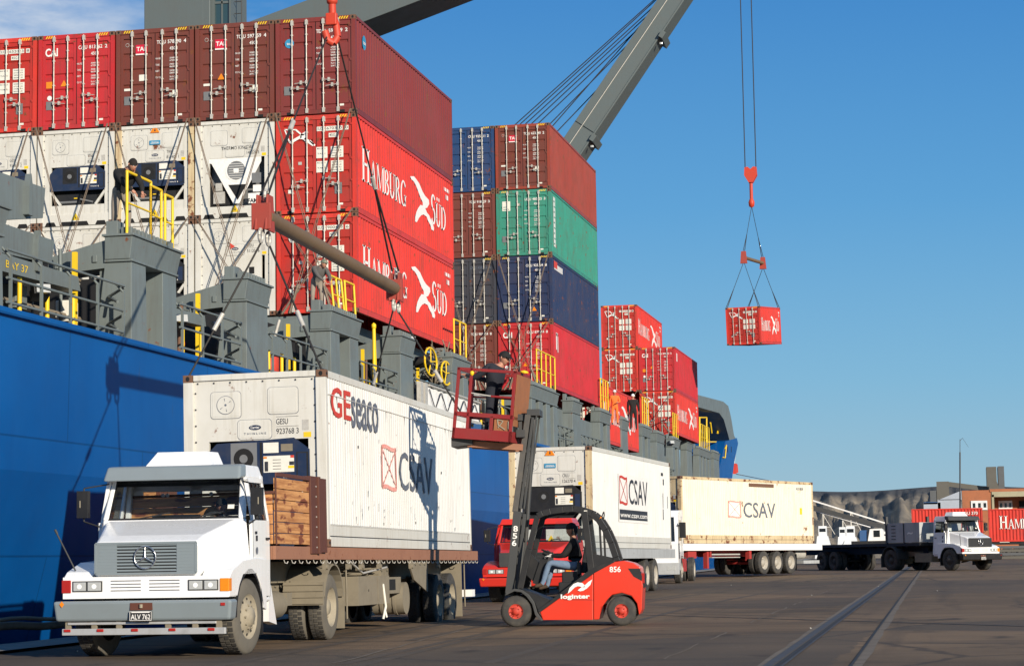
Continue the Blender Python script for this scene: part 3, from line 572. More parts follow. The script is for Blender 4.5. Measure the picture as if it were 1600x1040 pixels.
        un.mat('textw').poly(O2, X, Y, ringpts(.03, 1.40, .335), .006); un.mat('unitgrey').poly(O2, X, Y, ringpts(.03, 1.40, .28), .010)
        un.mat('textw')
        for k in range(7): un.rect(O2, X, Y, -.2, 1.17+k*.07, .46, .012, .014)
        un.poly(O2, X, Y, rrect(-.05, 1.33, .16, .13, .02), .018)
        un.mat('unitgrey').rect(O2, X, Y, .52, 1.0, .28, .30, .02); un.mat('textw').rect(O2, X, Y, .40, .40, .40, .30, .02).rect(O2, X, Y, .55, .74, .25, .2, .02)
        un.mat('textk').text('AFAM+', O2, X, Y, .28, .42, .13, .50, .02, lift=.03); un.text('THERMO KING', (0, .05, 0), X, Y, -.02, 2.02, .10, .80, .006, lift=.014, align='c')
        un.mat('yellow').rect(O2, X, Y, -.62, .12, .2, .2, .01)
    elif style == 'fan':
        un.mat(fr).box(-.80, .80, .05, .12, .34, zu); O2 = (0, .05, 0)
        un.mat('textk').poly(O2, X, Y, ringpts(-.02, 1.22, .25), .004); un.mat('unitgrey').poly(O2, X, Y, ringpts(-.02, 1.22, .235), .008)
        un.mat('void').rect(O2, X, Y, .42, 1.24, .16, .20, .006).rect(O2, X, Y, .50, .86, .28, .26, .006); un.mat('textw').rect(O2, X, Y, .52, .90, .2, .18, .01)
        un.mat('unitblue').poly(O2, X, Y, [(-.80, .42), (-.35, .42), (-.35, .86), (-.55, 1.0), (-.80, .8)], .006); un.mat('textred').poly(O2, X, Y, [(-.2, 2.2), (.0, 2.06), (-.16, 1.98)], .02)
    else:
        un.mat(unit)
        oct_ = [(-.82, 1.06), (-.82, 1.58), (-.66, 1.74), (.66, 1.80), (.92, 1.60), (.92, 1.10), (.86, 1.05)]
        un.prism([(a_, b_) for a_, b_ in oct_], 'y', .02, .10)
        un.mat('void').box(-.80, .90, .26, .30, .34, 1.10); un.mat('black').box(-.66, .1, .14, .27, .60, .96).box(.22, .62, .14, .27, .60, .92).mat('unitgrey').tube((-.6, .13, .72), (.0, .13, .72), .04).tube((.1, .13, .8), (.5, .13, .7), .03).mat('yellow').box(-.1, .0, .12, .13, .82, .85); un.mat(fr).box(-.80, .90, .06, .12, .34, .62)
        O2 = (0, .02, 0)
        un.mat('unitgrey' if near else 'black').rect(O2, X, Y, -.42, 1.26, .45, .48, .002); un.mat('void').poly(O2, X, Y, ringpts(-.20, 1.48, .17), .005); un.mat('unitgrey').poly(O2, X, Y, ringpts(-.20, 1.48, .07), .008)
        un.mat('black').rect(O2, X, Y, .08, 1.14, .04, .60, .004)
        un.mat('label').rect(O2, X, Y, .14, 1.56, .26, .17, .006).rect(O2, X, Y, .14, 1.24, .52, .27, .006)
        un.mat('dusty').rect(O2, X, Y, .44, 1.58, .20, .12, .006); un.mat('textk')
        for k in range(4): un.rect(O2, X, Y, .30, 1.29+k*.05, .14, .008, .010)
        un.mat('textred').rect(O2, X, Y, .60, 1.47, .06, .04, .010); un.mat('amber').rect(O2, X, Y, .14, 1.47, .06, .03, .010); un.mat('yellow').rect(O2, X, Y, .56, 1.30, .10, .04, .010)
        un.mat('textk').rect(O2, X, Y, .16, 1.26, .06, .16, .010).rect(O2, X, Y, .58, 1.35, .08, .06, .010)
        un.mat('textw').text('THINLINE', O2, X, Y, .46, 1.14, .035, .2, .006); un.poly(O2, X, Y, ringpts(.72, 1.155, .022, 10), .006); un.mat('black').rect(O2, X, Y, .70, 1.12, .20, .44, .004); un.mat('unitblue').rect(O2, X, Y, .72, 1.14, .15, .40, .006)
        un.mat(fr)
        un.beam((-.80, .08, 1.02), (-.50, .08, .62), .07, .05, (0, 1, 0)); un.beam((.90, .08, 1.02), (.60, .08, .62), .07, .05, (0, 1, 0))
    un.build('refrigeration_unit', r)
    mb = MB('yellow'); mb.poly((0, .02, 0), X, Y, [(-.13, .16), (.13, .16), (0, .38)], .008); mb.mat('textk').poly((0, .02, 0), X, Y, [(-.02, .20), (.03, .20), (.01, .31)], .012)
    if toptri: mb.mat('amber').poly((0, .05, 0), X, Y, [(-.15, 2.66), (.15, 2.66), (0, 2.80+.1)], .030); mb.mat('textk').poly((0, .05, 0), X, Y, [(-.02, 2.70), (.03, 2.70), (.01, 2.82)], .036)
    if sign: mb.mat('skyblue').rect((0, .034, 0), X, Y, -.17, 2.30, .34, .13, .006); mb.mat('textw').rect((0, .034, 0), X, Y, -.14, 2.335, .28, .012, .012).text('CRONOS', (0, .034, 0), X, Y, 0, 2.345, .05, .24, .0, lift=.012, align='c')
    mb.build('warning_sign', r)
    if side: mb = MB('textk'); side(mb, r); mb.build('side_lettering', r)
    return r
def csav(mb, y, z, h, w, flag='textred', tx='textk', O=(1.2145, 0, 0)):
    X = (0, 1, 0); Y = (0, 0, 1); O = Vector(O); fw = w*.26; mb.mat(flag); t = .045*h/.7
    def ln(a, b, w_):
        d = (Vector(b)-Vector(a)).normalized(); n = Vector((-d.y, d.x))*w_/2
        mb.poly(O, X, Y, [(a[0]+n.x, a[1]+n.y), (a[0]-n.x, a[1]-n.y), (b[0]-n.x, b[1]-n.y), (b[0]+n.x, b[1]+n.y)], .006)
    for a, b in (((0, 0), (.02, 1)), ((1, .0), (.96, 1.02))): ln((y+a[0]*fw, z+a[1]*h), (y+b[0]*fw, z+b[1]*h), t*1.4)
    for zz in (0, 1): pts = [(y+fw*k/6, z+zz*h+.03*h*math.sin(k*1.05)) for k in range(7)]; [ln(p, q, t*1.6) for p, q in zip(pts[:-1], pts[1:])]
    ln((y, z), (y+fw, z+h), t*.7); ln((y+fw, z), (y, z+h), t*.7)
    mb.mat(tx).text('CSAV', O, X, Y, y+fw*1.22, z, h*1.02, w-fw*1.22, .004)
# ------------------------------------------------------------------ the setting: quay, basin, hills
def sheet(name, quads, mat, lift=0):
    mb = MB(mat)
    for q in quads: mb.add([(x, y, zg(y)+lift) for x, y in q], [tuple(range(len(q)))])
    return tag(mb.build(name), kind='structure')
QX = -15.1
g = MB('asphalt')
g.add([(x, y, zg(y)) for x, y in [(QX, -60), (700, -60), (700, 215), (-4, 215), (QX, 215)]], [(0, 1, 2, 3, 4)])
g.add([(x, y, zg(y)) for x, y in [(-4, 215), (700, 215), (2500, 2300), (60, 2300)]], [(0, 1, 2, 3)])
g.mat('concrete').add([(QX, -60, zg(-60)), (QX, 215, zg(215)), (QX, 215, -6), (QX, -60, -6)], [(0, 1, 2, 3)]).add([(QX, 215, zg(215)), (-4, 215, zg(215)), (-4, 215, -6), (QX, 215, -6)], [(0, 1, 2, 3)]).add([(-4, 215, zg(215)), (60, 2300, zg(2300)), (60, 2300, -6), (-4, 215, -6)], [(0, 1, 2, 3)])
tag(g.build('quay_ground'), kind='structure')
tag(MB('water').quad((-2500, -100, -4), (2500, -100, -4), (2500, 3000, -4), (-2500, 3000, -4)).build('water'), kind='structure')
sheet('quay_coping', [[(QX+.0, -60), (QX+1.1, -60), (QX+1.1, 215), (QX+.0, 215)]], 'cope', .05)
def strip(pts, w):
    out = []
    for (a, b) in zip(pts[:-1], pts[1:]):
        d = Vector((b[0]-a[0], b[1]-a[1])).normalized(); n = Vector((-d.y, d.x))*w/2
        out.append([(a[0]+n.x, a[1]+n.y), (a[0]-n.x, a[1]-n.y), (b[0]-n.x, b[1]-n.y), (b[0]+n.x, b[1]+n.y)])
    return out
def gp(u, v): q = gnd(u, v); return (q.x, q.y)
def jit(a, b, n, amp): return [(a[0]+(b[0]-a[0])*k/n+random.uniform(-amp, amp), a[1]+(b[1]-a[1])*k/n) for k in range(n+1)]
A0, A1 = gp(1200, 1040), gp(1408, 893); B0, B1 = gp(1338, 1040), gp(1438, 893); D0, D1 = gp(1028, 1032), gp(1362, 894)
ext = lambda a, b, k: (a[0]+(b[0]-a[0])*k, a[1]+(b[1]-a[1])*k)
sheet('rail_track', strip([ext(A0, A1, -.3), ext(A0, A1, 1.3)], .11), 'railsteel', .012)
sheet('rail_track', strip([(ext(A0, A1, -.3)[0]+.17, ext(A0, A1, -.3)[1]), (ext(A0, A1, 1.3)[0]+.17, ext(A0, A1, 1.3)[1])], .035), 'railsteel', .012)
sheet('rail_groove', strip([(ext(A0, A1, -.3)[0]+.105, ext(A0, A1, -.3)[1]), (ext(A0, A1, 1.3)[0]+.105, ext(A0, A1, 1.3)[1])], .07), 'tar', .008)
sheet('concrete_seam', strip(jit(ext(A0, A1, -.3), ext(A0, A1, 1.3), 90, .02), .30), 'seam', .004)
sheet('rail_track', strip([(ext(B0, B1, -.3)[0]-.06, ext(B0, B1, -.3)[1]), (ext(B0, B1, 1.3)[0]-.06, ext(B0, B1, 1.3)[1])], .035), 'tar', .010)
sheet('concrete_seam', strip(jit(ext(B0, B1, -.3), ext(B0, B1, 1.3), 90, .025), .15), 'seam', .004)
for k in range(14):
    a = ext(D0, D1, k/14+random.uniform(0, .02)); b = ext(D0, D1, k/14+random.uniform(.03, .07)); sheet('worn_seam', strip(jit(a, b, 6, .03), random.uniform(.02, .045)), 'seam', .006)
sheet('dark_line', strip(jit(gp(700, 951), gp(1000, 960), 30, .0)+jit(gp(1000, 960), gp(1640, 979), 60, .0)[1:], .12), 'tar', .005)  # long thin dark line running across the asphalt
sheet('worn_seam', strip(jit(gp(520, 1036), gp(720, 985), 12, .04), .05), 'seam', .006)
for (u0, v0, u1, v1, bend) in ((560, 1040, 1250, 902, 2.2), (760, 1036, 1390, 900, 3.0), (640, 1000, 1000, 940, .8)):
    a, b = Vector(gp(u0, v0)), Vector(gp(u1, v1)); d_ = (b-a).normalized(); n_ = Vector((-d_.y, d_.x))
    for o_ in (0, 1.9):
        pts_ = [tuple(a.lerp(b, k/24)+n_*(o_+bend*math.sin(math.pi*k/24)*.5)) for k in range(25)]; sheet('tyre_mark', strip(pts_, .17), 'tyremark', .003)
# litter specks: each scrap counted
for (u, v) in ((1372, 916), (1268, 930), (1142, 914), (1266, 982), (1464, 923), (120, 1018)):
    q = gnd(u, v); r = random.uniform(.02, .035); mb = MB('label'); mb.poly((q.x, q.y, q.z+.02), (1, 0, .2), (0, 1, 0), [(-r, -r*1.3), (r, -r), (r*.8, r*1.4), (-r*1.1, r)]); mb.poly((q.x, q.y, q.z+.022), (1, 0, -.5), (0, 1, .3), [(0, -r), (r, -r), (r*.8, r*.7), (0, r)])
    tag(mb.build('paper_scrap', off=(q.x, q.y, q.z), loc=(q.x, q.y, q.z)), 'small pale scrap of paper lying on the asphalt', 'litter', 'paper scraps on the quay')
# hills
hb = MB('hill'); nx, ny = 700, 14
import mathutils.noise as mn
def hz(x, f):     # f 0..1 from foot to plateau
    top = pY(800+0, 760, 1).z
    return 0
vs = []
for j in range(ny+1):
    f = j/ny
    for i in range(nx+1):
        u = 1000+ (2700-1000)*i/nx; vt = 766-(u-1270)*.020+3*math.sin(u*.02)
        Yf = 1120+f*640+80*(1-f)*mn.noise(Vector((i*.05, j*.12, 0)))+30*(1-f)*mn.noise(Vector((i*.13, j*.22, 3)))
        if f < 1: z = 2+ (44)*min(1, (f**.8)*1.12)+5*mn.noise(Vector((i*.15, j*.7, 5)))*(1-f)
        q = pY(u, vt, 1760); zt = q.z
        z = 0+(zt)*min(1, f**.8*1.05)+9*mn.noise(Vector((i*.11, j*.45, 5)))*(f*(1-f)*3.2)+4*mn.noise(Vector((i*.31, j*.8, 9)))*(f*(1-f)*3)
        z = min(z, zt*Yf/1760*(.9+.1*f)) if j < ny else zt
        vs.append((q.x*Yf/1760, Yf, z if j else -6))
hb.add(vs, [(j*(nx+1)+i, j*(nx+1)+i+1, (j+1)*(nx+1)+i+1, (j+1)*(nx+1)+i) for j in range(ny) for i in range(nx)], True)
tag(hb.build('hills'), kind='structure')

# ------------------------------------------------------------------ the ship
ship = thing('container_ship', 'blue hulled container ship with grey deck pedestals moored along the quay', 'ship', (-30, 60, 4.4))
def hx(y): return -16.2 if y < 85 else -16.2-.036*(y-85)
st_ = [(-60, 4.5), (0, 4.5), (40, 4.5), (85, 4.5), (110, 4.5), (140, 4.55), (170, 4.9), (190, 5.6)]
sec = []
for y, zt in st_: sec.append([(hx(y), y, zt), (hx(y)-.06, y, 1.7), (hx(y)-.75, y, -1), (hx(y)-2.5, y, -8)])
for y, k, zt in ((200, .02, 6.2), (210, .12, 7.0), (220, .34, 7.8), (228, .65, 8.5), (233, 1.0, 9.0)):
    x = hx(200)+(-32-hx(200))*k; sec.append([(x, y, zt), (x-(.5*k), y-1.5*k, 2), (x-(1.2*k), y-3*k, -1), (x-2, y-5*k, -8)])
mb = MB('hull')
for a, b in zip(sec[:-1], sec[1:]):
    for k in range(3): mb.add([a[k], b[k], b[k+1], a[k+1]], [(3, 2, 1, 0)])
P(mb, 'hull', ship)
# plating seams and shell rubbing bar
mb = MB('hull'); mb.box(-16.2, -16.12, -60, 85, 4.38, 4.50)
P(mb, 'sheer_strake', ship)
mb = MB('shipdark'); mb.add([(a[0][0], a[0][1], 4.42) for a in sec]+[(-48, 233, 4.42), (-48, -60, 4.42)], [tuple(range(len(sec)+2))])
mb.box(-48.2, -47.9, -60, 190, -8, 4.5)
P(mb, 'deck', ship)
mb = MB('void')  # grey coaming drawn near-black: the shade behind the pedestals is in its colour
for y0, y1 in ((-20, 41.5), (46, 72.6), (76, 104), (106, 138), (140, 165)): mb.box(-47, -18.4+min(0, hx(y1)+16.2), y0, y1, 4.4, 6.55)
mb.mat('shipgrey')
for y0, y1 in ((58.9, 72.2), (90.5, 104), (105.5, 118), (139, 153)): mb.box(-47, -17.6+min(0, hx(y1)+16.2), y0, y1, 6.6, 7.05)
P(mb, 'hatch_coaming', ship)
mb = MB('shipgrey')
# hatch side girder marked BAY 37 and the blocks above it
def face(X, pts): return [(pX(u, v, X).y, pX(u, v, X).z) for u, v in pts]
mb.prism(face(-16.9, [(-40, 382), (8, 397), (122, 432), (126, 455), (10, 425), (-40, 411)]), 'x', -17.25, -16.9)
P(mb, 'side_girder', ship, .02); mb = MB('shipgrey'); mb.prism(face(-16.95, [(-40, 336), (5, 349), (85, 376), (81, 412), (8, 396), (-40, 380)]), 'x', -18.6, -16.95)
P(mb, 'hatch_block', ship, .02); mb = MB('shipgrey'); mb.prism(face(-16.95, [(-40, 258), (0, 269), (71, 294), (67, 341), (8, 343), (-40, 343)]), 'x', -18.4, -16.95)
q = face(-16.9, [(-40, 455), (222, 520), (222, 410), (-40, 340)])
P(mb, 'hatch_block', ship, .02); mb = MB('shipgrey'); mb.prism(face(-16.9, [(245, 474), (320, 493), (322, 510), (244, 492)]), 'x', -17.2, -16.9)
P(mb, 'side_girder', ship, .02); mb = MB('shipgrey'); mb.prism(face(-16.9, [(418, 521), (455, 532), (458, 560), (418, 550)]), 'x', -17.2, -16.9)
for u, v in ((42, 300), (56, 388)): p = pX(u, v, -16.93); mb.prism([(p.y-.12, p.z-.45), (p.y+.1, p.z-.45), (p.y+.05, p.z+.1), (p.y-.02, p.z+.35), (p.y-.1, p.z+.1)], 'x', -16.95, -16.83)
P(mb, 'side_girder', ship, .02)
p = pX(10, 417, -16.88); mb = MB('yellow'); mb.text('BAY 37', (-16.895, p.y, p.z), (0, 1, 0), (0, 0, 1), 0, .0, .14, .95, .0); P(mb, 'bay_number', ship)
def Yof(u, v):
    y = 60
    for _ in range(12): y = pX(u, v, hx(y)-.03).y
    return y
PED = [(-70, 9, 300, 1), (204, 279, 368, 2), (384, 421, 436, 1), (516, 562, 486, 2), (625, 647, 525, 1), (706, 733, 558, 2), (830, 868, 601, 4), (894, 905, 626, 1), (937, 950, 642, 2), (971, 979, 655, 1), (1003, 1013, 666, 2), (1026, 1035, 676, 1), (1051, 1059, 685, 2), (1073, 1079, 691, 1), (1092, 1105, 700, 4), (1115, 1121, 706, 1)]
pinfo = []
for (u0, u1, vt, nl) in PED:
    y0, y1 = Yof(u0, vt), Yof(u1, vt+(u1-u0)*(862-vt)/(1505-u0)); X = hx(y0)-.03; q = ray(u0, vt); zt = (q*(y0/q.y)).z; zb = 4.45; pinfo.append((y0, y1, X, zt))
    mb = MB('shipgrey'); ch = min(.46, (zt-zb)*.25); w_ = .55 if y0 < 75 else .44; fl_ = .22 if y0 < 75 else .12
    # cap: flared box with a lip
    mb.hexa([(X-w_-.02, y0+.03, zt-ch), (X-.03, y0+.03, zt-ch), (X-.03, y1-.03, zt-ch), (X-w_-.02, y1-.03, zt-ch)], [(X-w_, y0-.02, zt), (X+.05, y0-.02, zt), (X+.05, y1+.05, zt), (X-w_, y1+.05, zt)])
    mb.box(X-w_-.05, X+.09, y0-.06, y1+.09, zt, zt+.05)
    mb.box(X-w_-.04, X+.02, y0+.05, y1-.05, zt-ch-.05, zt-ch)
    L_ = y1-y0-.2
    for k in range(nl):
        lw = L_/nl*(.62 if nl > 1 else 1.0); a = y0+.1+ (L_-lw)*(k/(nl-1) if nl > 1 else 0)
        mb.hexa([(X-w_-fl_, a-.04, zb), (X+.0, a-.04, zb), (X+.0, a+lw+.04, zb), (X-w_-fl_, a+lw+.04, zb)], [(X-w_-.04, a, zt-ch-.05), (X-.02, a, zt-ch-.05), (X-.02, a+lw, zt-ch-.05), (X-w_-.04, a+lw, zt-ch-.05)])
    if nl > 1: mb.mat('shipgrey' if nl < 3 else 'shipdark').box(X-w_-.2, X-.42, y0+.2, y1-.2, zb, zt-ch-.05).mat('shipgrey')  # darker panel behind four legs: shade of the gaps painted in
    # lugs for the lashings on top
    n = max(2, int((y1-y0)/.22))
    for i in range(n): mb.box(X-.25, X-.02, y0+.1+i*(y1-y0-.2)/n, y0+.16+i*(y1-y0-.2)/n, zt+.05, zt+.2)
    mb.box(X-w_, X-.3, y0+.05, y0+.4, zt+.05, zt+.33)
    # platform arm reaching inboard
    if y0 < 70: mb.prism([(X-w_-.02, zt-.05), (X-w_-1.25, zt-.36), (X-w_-1.3, zt-.72), (X-w_-.02, zt-.62)], 'y', y0+.1, y0+.9)
    if y0 < 70:
        mb.box(X-w_-1.12, X-w_-1.04, y0+.06, y0+.1, zt-.60, zt-.45).box(X-w_-.3, X-w_-.2, y0+.06, y0+.1, zt-.5, zt-.35)
    P(mb, 'pedestal', ship, .012)
# triangular brackets and open rails between the pedestals
for (y0, y1, X, zt), (y2, y3, X2, z2) in zip(pinfo[:-1], pinfo[1:]):
    if y0 > 130: break
    ra = MB('shipgrey'); a, b = y1+.05, y2-.05
    xr = hx((a+b)/2)-.02
    for z in (4.62, 5.05, 5.55): ra.tube((xr, a, z), (xr, b-.3, z), .026, 6)
    n = max(1, int((b-a)/1.15))
    for i in range(n+1): y = a+.15+(b-a-.5)*i/n; ra.beam((xr, y, 4.4), (xr, y, 5.45), .05, .05).tube((xr, y, 5.42), (xr-.12, y-.12, 5.6), .025, 6)
    for z in (4.8, 5.35): ra.path([(xr, b-.3, z+.18), (xr-.5, b+.1, z+.05), (xr-.1, b-.4, z-.12)], .03)
    P(ra, 'handrail', ship)
    if y0 > 78 and b > a: sp_ = MB('shipgrey'); sp_.box(xr-.62, xr-.52, a-.1, b+.1, 5.1, 6.45).box(xr-.62, xr-.52, a-.1, a+.15, 4.4, 5.1).box(xr-.62, xr-.52, b-.15, b+.1, 4.4, 5.1); P(sp_, 'side_plate', ship, .01)
    if (b-a) > 1.4:
        k = int((b-a)/1.5)+1
        for i in range(k): y = a+.6+i*(b-a-.8)/max(1, k); yp = MB('yellow'); yp.tube((xr-.6, y, 4.4), (xr-.6, y, 5.3), .045, 8); P(yp, 'yellow_post', ship)
        yp = MB('yellow'); yp.beam((xr-1.1, b-.2, 4.4), (xr-1.1, b-.2, 6.3), .09, .09); P(yp, 'yellow_post', ship)
    for i in range(int((b-a)*1.6)):
        y = random.uniform(a, b); m_ = random.choice(['darkgrey', 'shipgrey', 'galv', 'c_rusty', 'shipgrey', 'rope'])
        pp_ = MB(m_)
        if i % 3 == 0: z = random.uniform(4.8, 6.3); pp_.tube((xr-1.3, a-.5, z), (xr-1.3, b+.5, z), random.uniform(.02, .06), 6)
        elif i % 3 == 1: pp_.tube((xr-random.uniform(.9, 1.6), y, 4.4), (xr-random.uniform(.9, 1.6), y, random.uniform(5.4, 6.5)), random.uniform(.02, .07), 6)
        else: pp_.path([(xr-1.0, y+.05*q_, 5.9-.5*math.sin(q_*.52)+.02*q_) for q_ in range(7)], .018, 5)
        P(pp_, 'pipe', ship)
        if i % 4 == 1: bx_ = MB(random.choice(['shipgrey', 'textred', 'label', 'shipgrey'])); s_ = random.uniform(.15, .4); bx_.box(xr-1.5, xr-1.2, y, y+s_*1.4, 4.9, 4.9+s_*1.3); P(bx_, 'deck_box', ship, .02)
# yellow guard rails on the lashing platforms: (u0,u1,v top,v foot)
def guard(X, y0, y1, z0, h, n, lean=0):
    g_ = MB('yellow'); r = .032
    g_.path([(X, y0, z0), (X-lean, y0, z0+h), (X-lean, y1, z0+h), (X, y1, z0)], r).tube((X-lean*.5, y0, z0+h*.5), (X-lean*.5, y1, z0+h*.5), r*.7)
    for k in range(1, n): g_.tube((X, y0+(y1-y0)*k/n, z0), (X-lean, y0+(y1-y0)*k/n, z0+h), r*.9)
    P(g_, 'guard_rail', ship)
for i, (du, hh, n) in {1: (0, 1.25, 2), 3: (0, 1.2, 3), 5: (0, 1.3, 2), 6: (0, 1.5, 4), 8: (0, 1.6, 3), 10: (0, 1.7, 3), 12: (0, 1.7, 3), 14: (0, 1.9, 5)}.items():
    y0, y1, X, zt = pinfo[i]; ll = y1-y0
    if i == 1: guard(X-.1, y0+.05, y0+ll*.50, zt+.05, 1.28, 1); guard(X-.1, y0+ll*.50, y0+ll*.72, zt+.05, 1.2, 1); guard(X-.1, y0+ll*.80, y1-.1, zt+.05, 1.15, 1)
    elif i == 3: guard(X-.1, y0+ll*.25, y0+ll*.6, zt+.05, 1.0, 2, .1); guard(X-.1, y0+ll*.66, y1-.05, zt+.05, 1.0, 1, .05)
    else: guard(X-.1, y0+ll*.3, y1-.02, zt+.05, hh, n)
# odds and ends between the pedestals
mb = MB('textred'); mb.lathe([(0, .0), (.0, .30), (.25, .36), (.5, .30), (.5, 0)], tuple(pX(433, 573, -16.9)-Vector((.5, 0, 0))), 'x', 18); mb.tube(pX(723/1, 593, -16.6), pX(723, 570, -16.6), .1); P(mb, 'buoy', ship)
for u, v, r in ((673, 565, .44), (697, 583, .38)):
    c = pX(u, v, -16.35); mb = MB('yellow'); pts = [(c.x, c.y+r*2.0*math.cos(a)*.9, c.z+r*math.sin(a)) for a in [2*math.pi*i/24 for i in range(25)]]; mb.path(pts, .035)
    for a in (10, 90, 170, 250): mb.tube((c.x, c.y, c.z), (c.x, c.y+r*1.8*math.cos(R_(a)), c.z+r*math.sin(R_(a))), .022)
    mb.mat('black').tube((c.x-.5, c.y, c.z), (c.x, c.y, c.z), .18, 12); P(mb, 'hose_reel', ship)
mb = MB('rope')
for k in range(60):
    c = pX(random.uniform(672, 700), random.uniform(545, 600), -16.55); a = random.uniform(0, 3.1); s = random.uniform(.2, .6)
    mb.tube(c, (c.x+random.uniform(-.1, .1), c.y+s*1.6*math.cos(a), c.z+s*math.sin(a)*.7), .022, 5)
P(mb, 'tangled_lines', ship)
mb = MB('tarp'); X = -16.0
a = pX(668, 604, X); b = pX(748, 632, X); c = pX(748, 662, X); d = pX(668, 640, X)
n = 30; vs = []
for k in range(n+1):
    t = k/n; x = X+.02*math.sin(k*1.9)+.01*math.sin(k*4.1); p = a.lerp(b, t); q = d.lerp(c, t); vs += [(x, p.y, p.z+.02*math.sin(k*2.2)), (x+.02, q.y, q.z)]
mb.add(vs, [(2*k, 2*k+1, 2*k+3, 2*k+2) for k in range(n)], True); mb.mat('tarp').box(X-.5, X, a.y, b.y, min(c.z, d.z)+.1, a.z-.2)
mb.mat('galv').tube(a+Vector((.05, 0, .05)), b+Vector((.05, 0, .05)), .04).beam(d, c, .2, .1)
mb.mat('textk')
for k in range(9): p = a.lerp(b, (k+.5)/9); q = d.lerp(c, (k+.5)/9); mb.beam(p.lerp(q, .1)+Vector((.05, -.35+.7*(k % 2), 0)), p.lerp(q, .85)+Vector((.05, .35-.7*(k % 2), 0)), .02, .035)
mb.mat('galv'); mb.box(X-.1, X+.03, pX(656, 600, X).y, pX(660, 600, X).y, 4.4, a.z+.1).box(X-.1, X+.03, pX(663, 600, X).y, pX(667, 600, X).y, 4.4, a.z+.1)
P(mb, 'tarpaulin_screen', ship)
# yellow davit and small fittings
mb = MB('yellow'); t0 = pX(584, 508, -16.5); mb.tube((t0.x, t0.y, 4.4), (t0.x, t0.y, t0.z-.1), .05).tube(t0, (t0.x, t0.y+.15, t0.z-1.7), .05).lathe([(0, .0), (.04, .07), (.14, .07), (.2, 0)], (t0.x, t0.y, t0.z-.12), 'z', 10); P(mb, 'davit', ship)
for u, v in ((50+9, 464), (275, 508), (635, 537), (1045, 694)):
    p = pX(u, v, -16.7); mb = MB('darkgrey'); mb.beam(p, p+Vector((.2, -.25, .12)), .3, .2); mb.mat('lens').beam(p+Vector((.2, -.25, .10)), p+Vector((.26, -.32, .12)), .26, .16); P(mb, 'floodlight', ship)
# fore end: windbreak, flared bow plating
Xb = -19.6
mb = MB('shipgrey'); pr = [(1075, 612), (1092, 617), (1130, 627), (1138, 634), (1142, 650), (1147, 680), (1151, 688), (1143, 700), (1138, 680), (1131, 655), (1124, 645), (1092, 636), (1075, 632)]
mb.prism(face(Xb, pr), 'x', Xb-14, Xb)
mb.mat('shipdark').prism(face(Xb-4, [(1080, 632), (1122, 640), (1128, 660), (1134, 690), (1130, 720), (1080, 720)]), 'x', Xb-5, Xb-4)  # inner wall in a darker grey, painting in the shadow inside the windbreak
P(mb, 'windbreak', ship)
mb = MB('hull'); mb.prism(face(Xb, [(1133, 689), (1151, 684), (1153, 692), (1147, 722), (1142, 760), (1116, 760), (1122, 740), (1128, 712)]), 'x', Xb-3, Xb+.02); mb.mat('void').rect((Xb+.02, 0, 0), (0, 1, 0), (0, 0, 1), pX(1136, 705, Xb).y, pX(1136, 706, Xb).z, .5, .5, .01).rect((Xb+.02, 0, 0), (0, 1, 0), (0, 0, 1), pX(1142, 705, Xb).y, pX(1142, 706, Xb).z, .4, .5, .01)
P(mb, 'bow_plating', ship)
mb = MB('yellow')
for pts in (((1093, 700), (1093, 652), (1104, 652), (1104, 690)), ((1120, 706), (1122, 690), (1130, 690)), ((1104, 690), (1120, 690)), ((1110, 660), (1112, 676)), ((1122, 664), (1121, 676), (1125, 676), (1124, 662))): mb.path([pX(a, b, Xb-.8) for a, b in pts], .07)
mb.path([pX(a, b, Xb+.1) for a, b in ((1133, 700), (1135, 695), (1133, 715), (1130, 714))], .05)
P(mb, 'bow_rail', ship)
mb = MB('shipdark')
for (a, b, c, d) in ((1096, 676, 1128, 684), (1108, 684, 1116, 704), (1098, 690, 1106, 706), (1118, 668, 1124, 690)): q = pX(a, b, Xb-2); w_ = pX(c, d, Xb-2); mb.box(Xb-3, Xb-2, q.y, w_.y, w_.z, q.z)
P(mb, 'windlass', ship)

# ------------------------------------------------------------------ containers on the ship
def spos(S, k, t, H=CH, pit=2.489): return (S.x-CW/2-k*pit, S.y, S.z+t*(H+GAP))
L1 = 'in the nearest stack'
HSs = lambda code: dict(kind='hs', code=code)
dry('dark maroon container at the top outer corner of the nearest ship stack, blue round decal', 'c_maroon', loc=spos(S1, 0, 2), st=dict(kind='tex', code='TEXU 591469 2'), side=lambda mb, L, H: (mb.mat('skyblue').poly((1.2, 0, 0), (0, 1, 0), (0, 0, 1), [(1.0+.20*math.cos(a), 2.28+.22*math.sin(a)) for a in [i*math.pi/8 for i in range(16)]], .006), mb.mat('textw').text('tex', (1.208, 0, 0), (0, 1, 0), (0, 0, 1), .86, 2.22, .12, .28), mb.rect((1.2, 0, 0), (0, 1, 0), (0, 0, 1), 11.8, 1.75, .07, .12), mb.rect((1.2, 0, 0), (0, 1, 0), (0, 0, 1), 11.8, 1.45, .07, .16)))
dry('red shipping line container, second tier of the nearest stack, pale lettering on its long side', 'c_hsred', loc=spos(S1, 0, 1), st=HSs('SUDU 670350 0'), side=hs_side)
dry('red shipping line container, bottom tier of the nearest stack, behind the brown spreader bar', 'c_hsred', loc=spos(S1, 0, 0), st=HSs('SUDU 900473 6'), side=hs_side)
dry('brown container in the top row between the maroon one and the stickered brown one', 'c_brown', loc=spos(S1, 1, 2), st=dict(code='TCLU 597159 4', tri=[(-.42, 1.22, 'amber')]))
dry('brown container in the top row with red TAL plate and torn white sticker', 'c_brown', loc=spos(S1, 2, 2), st=dict(code='TCLU 578390 4', sticker=True))
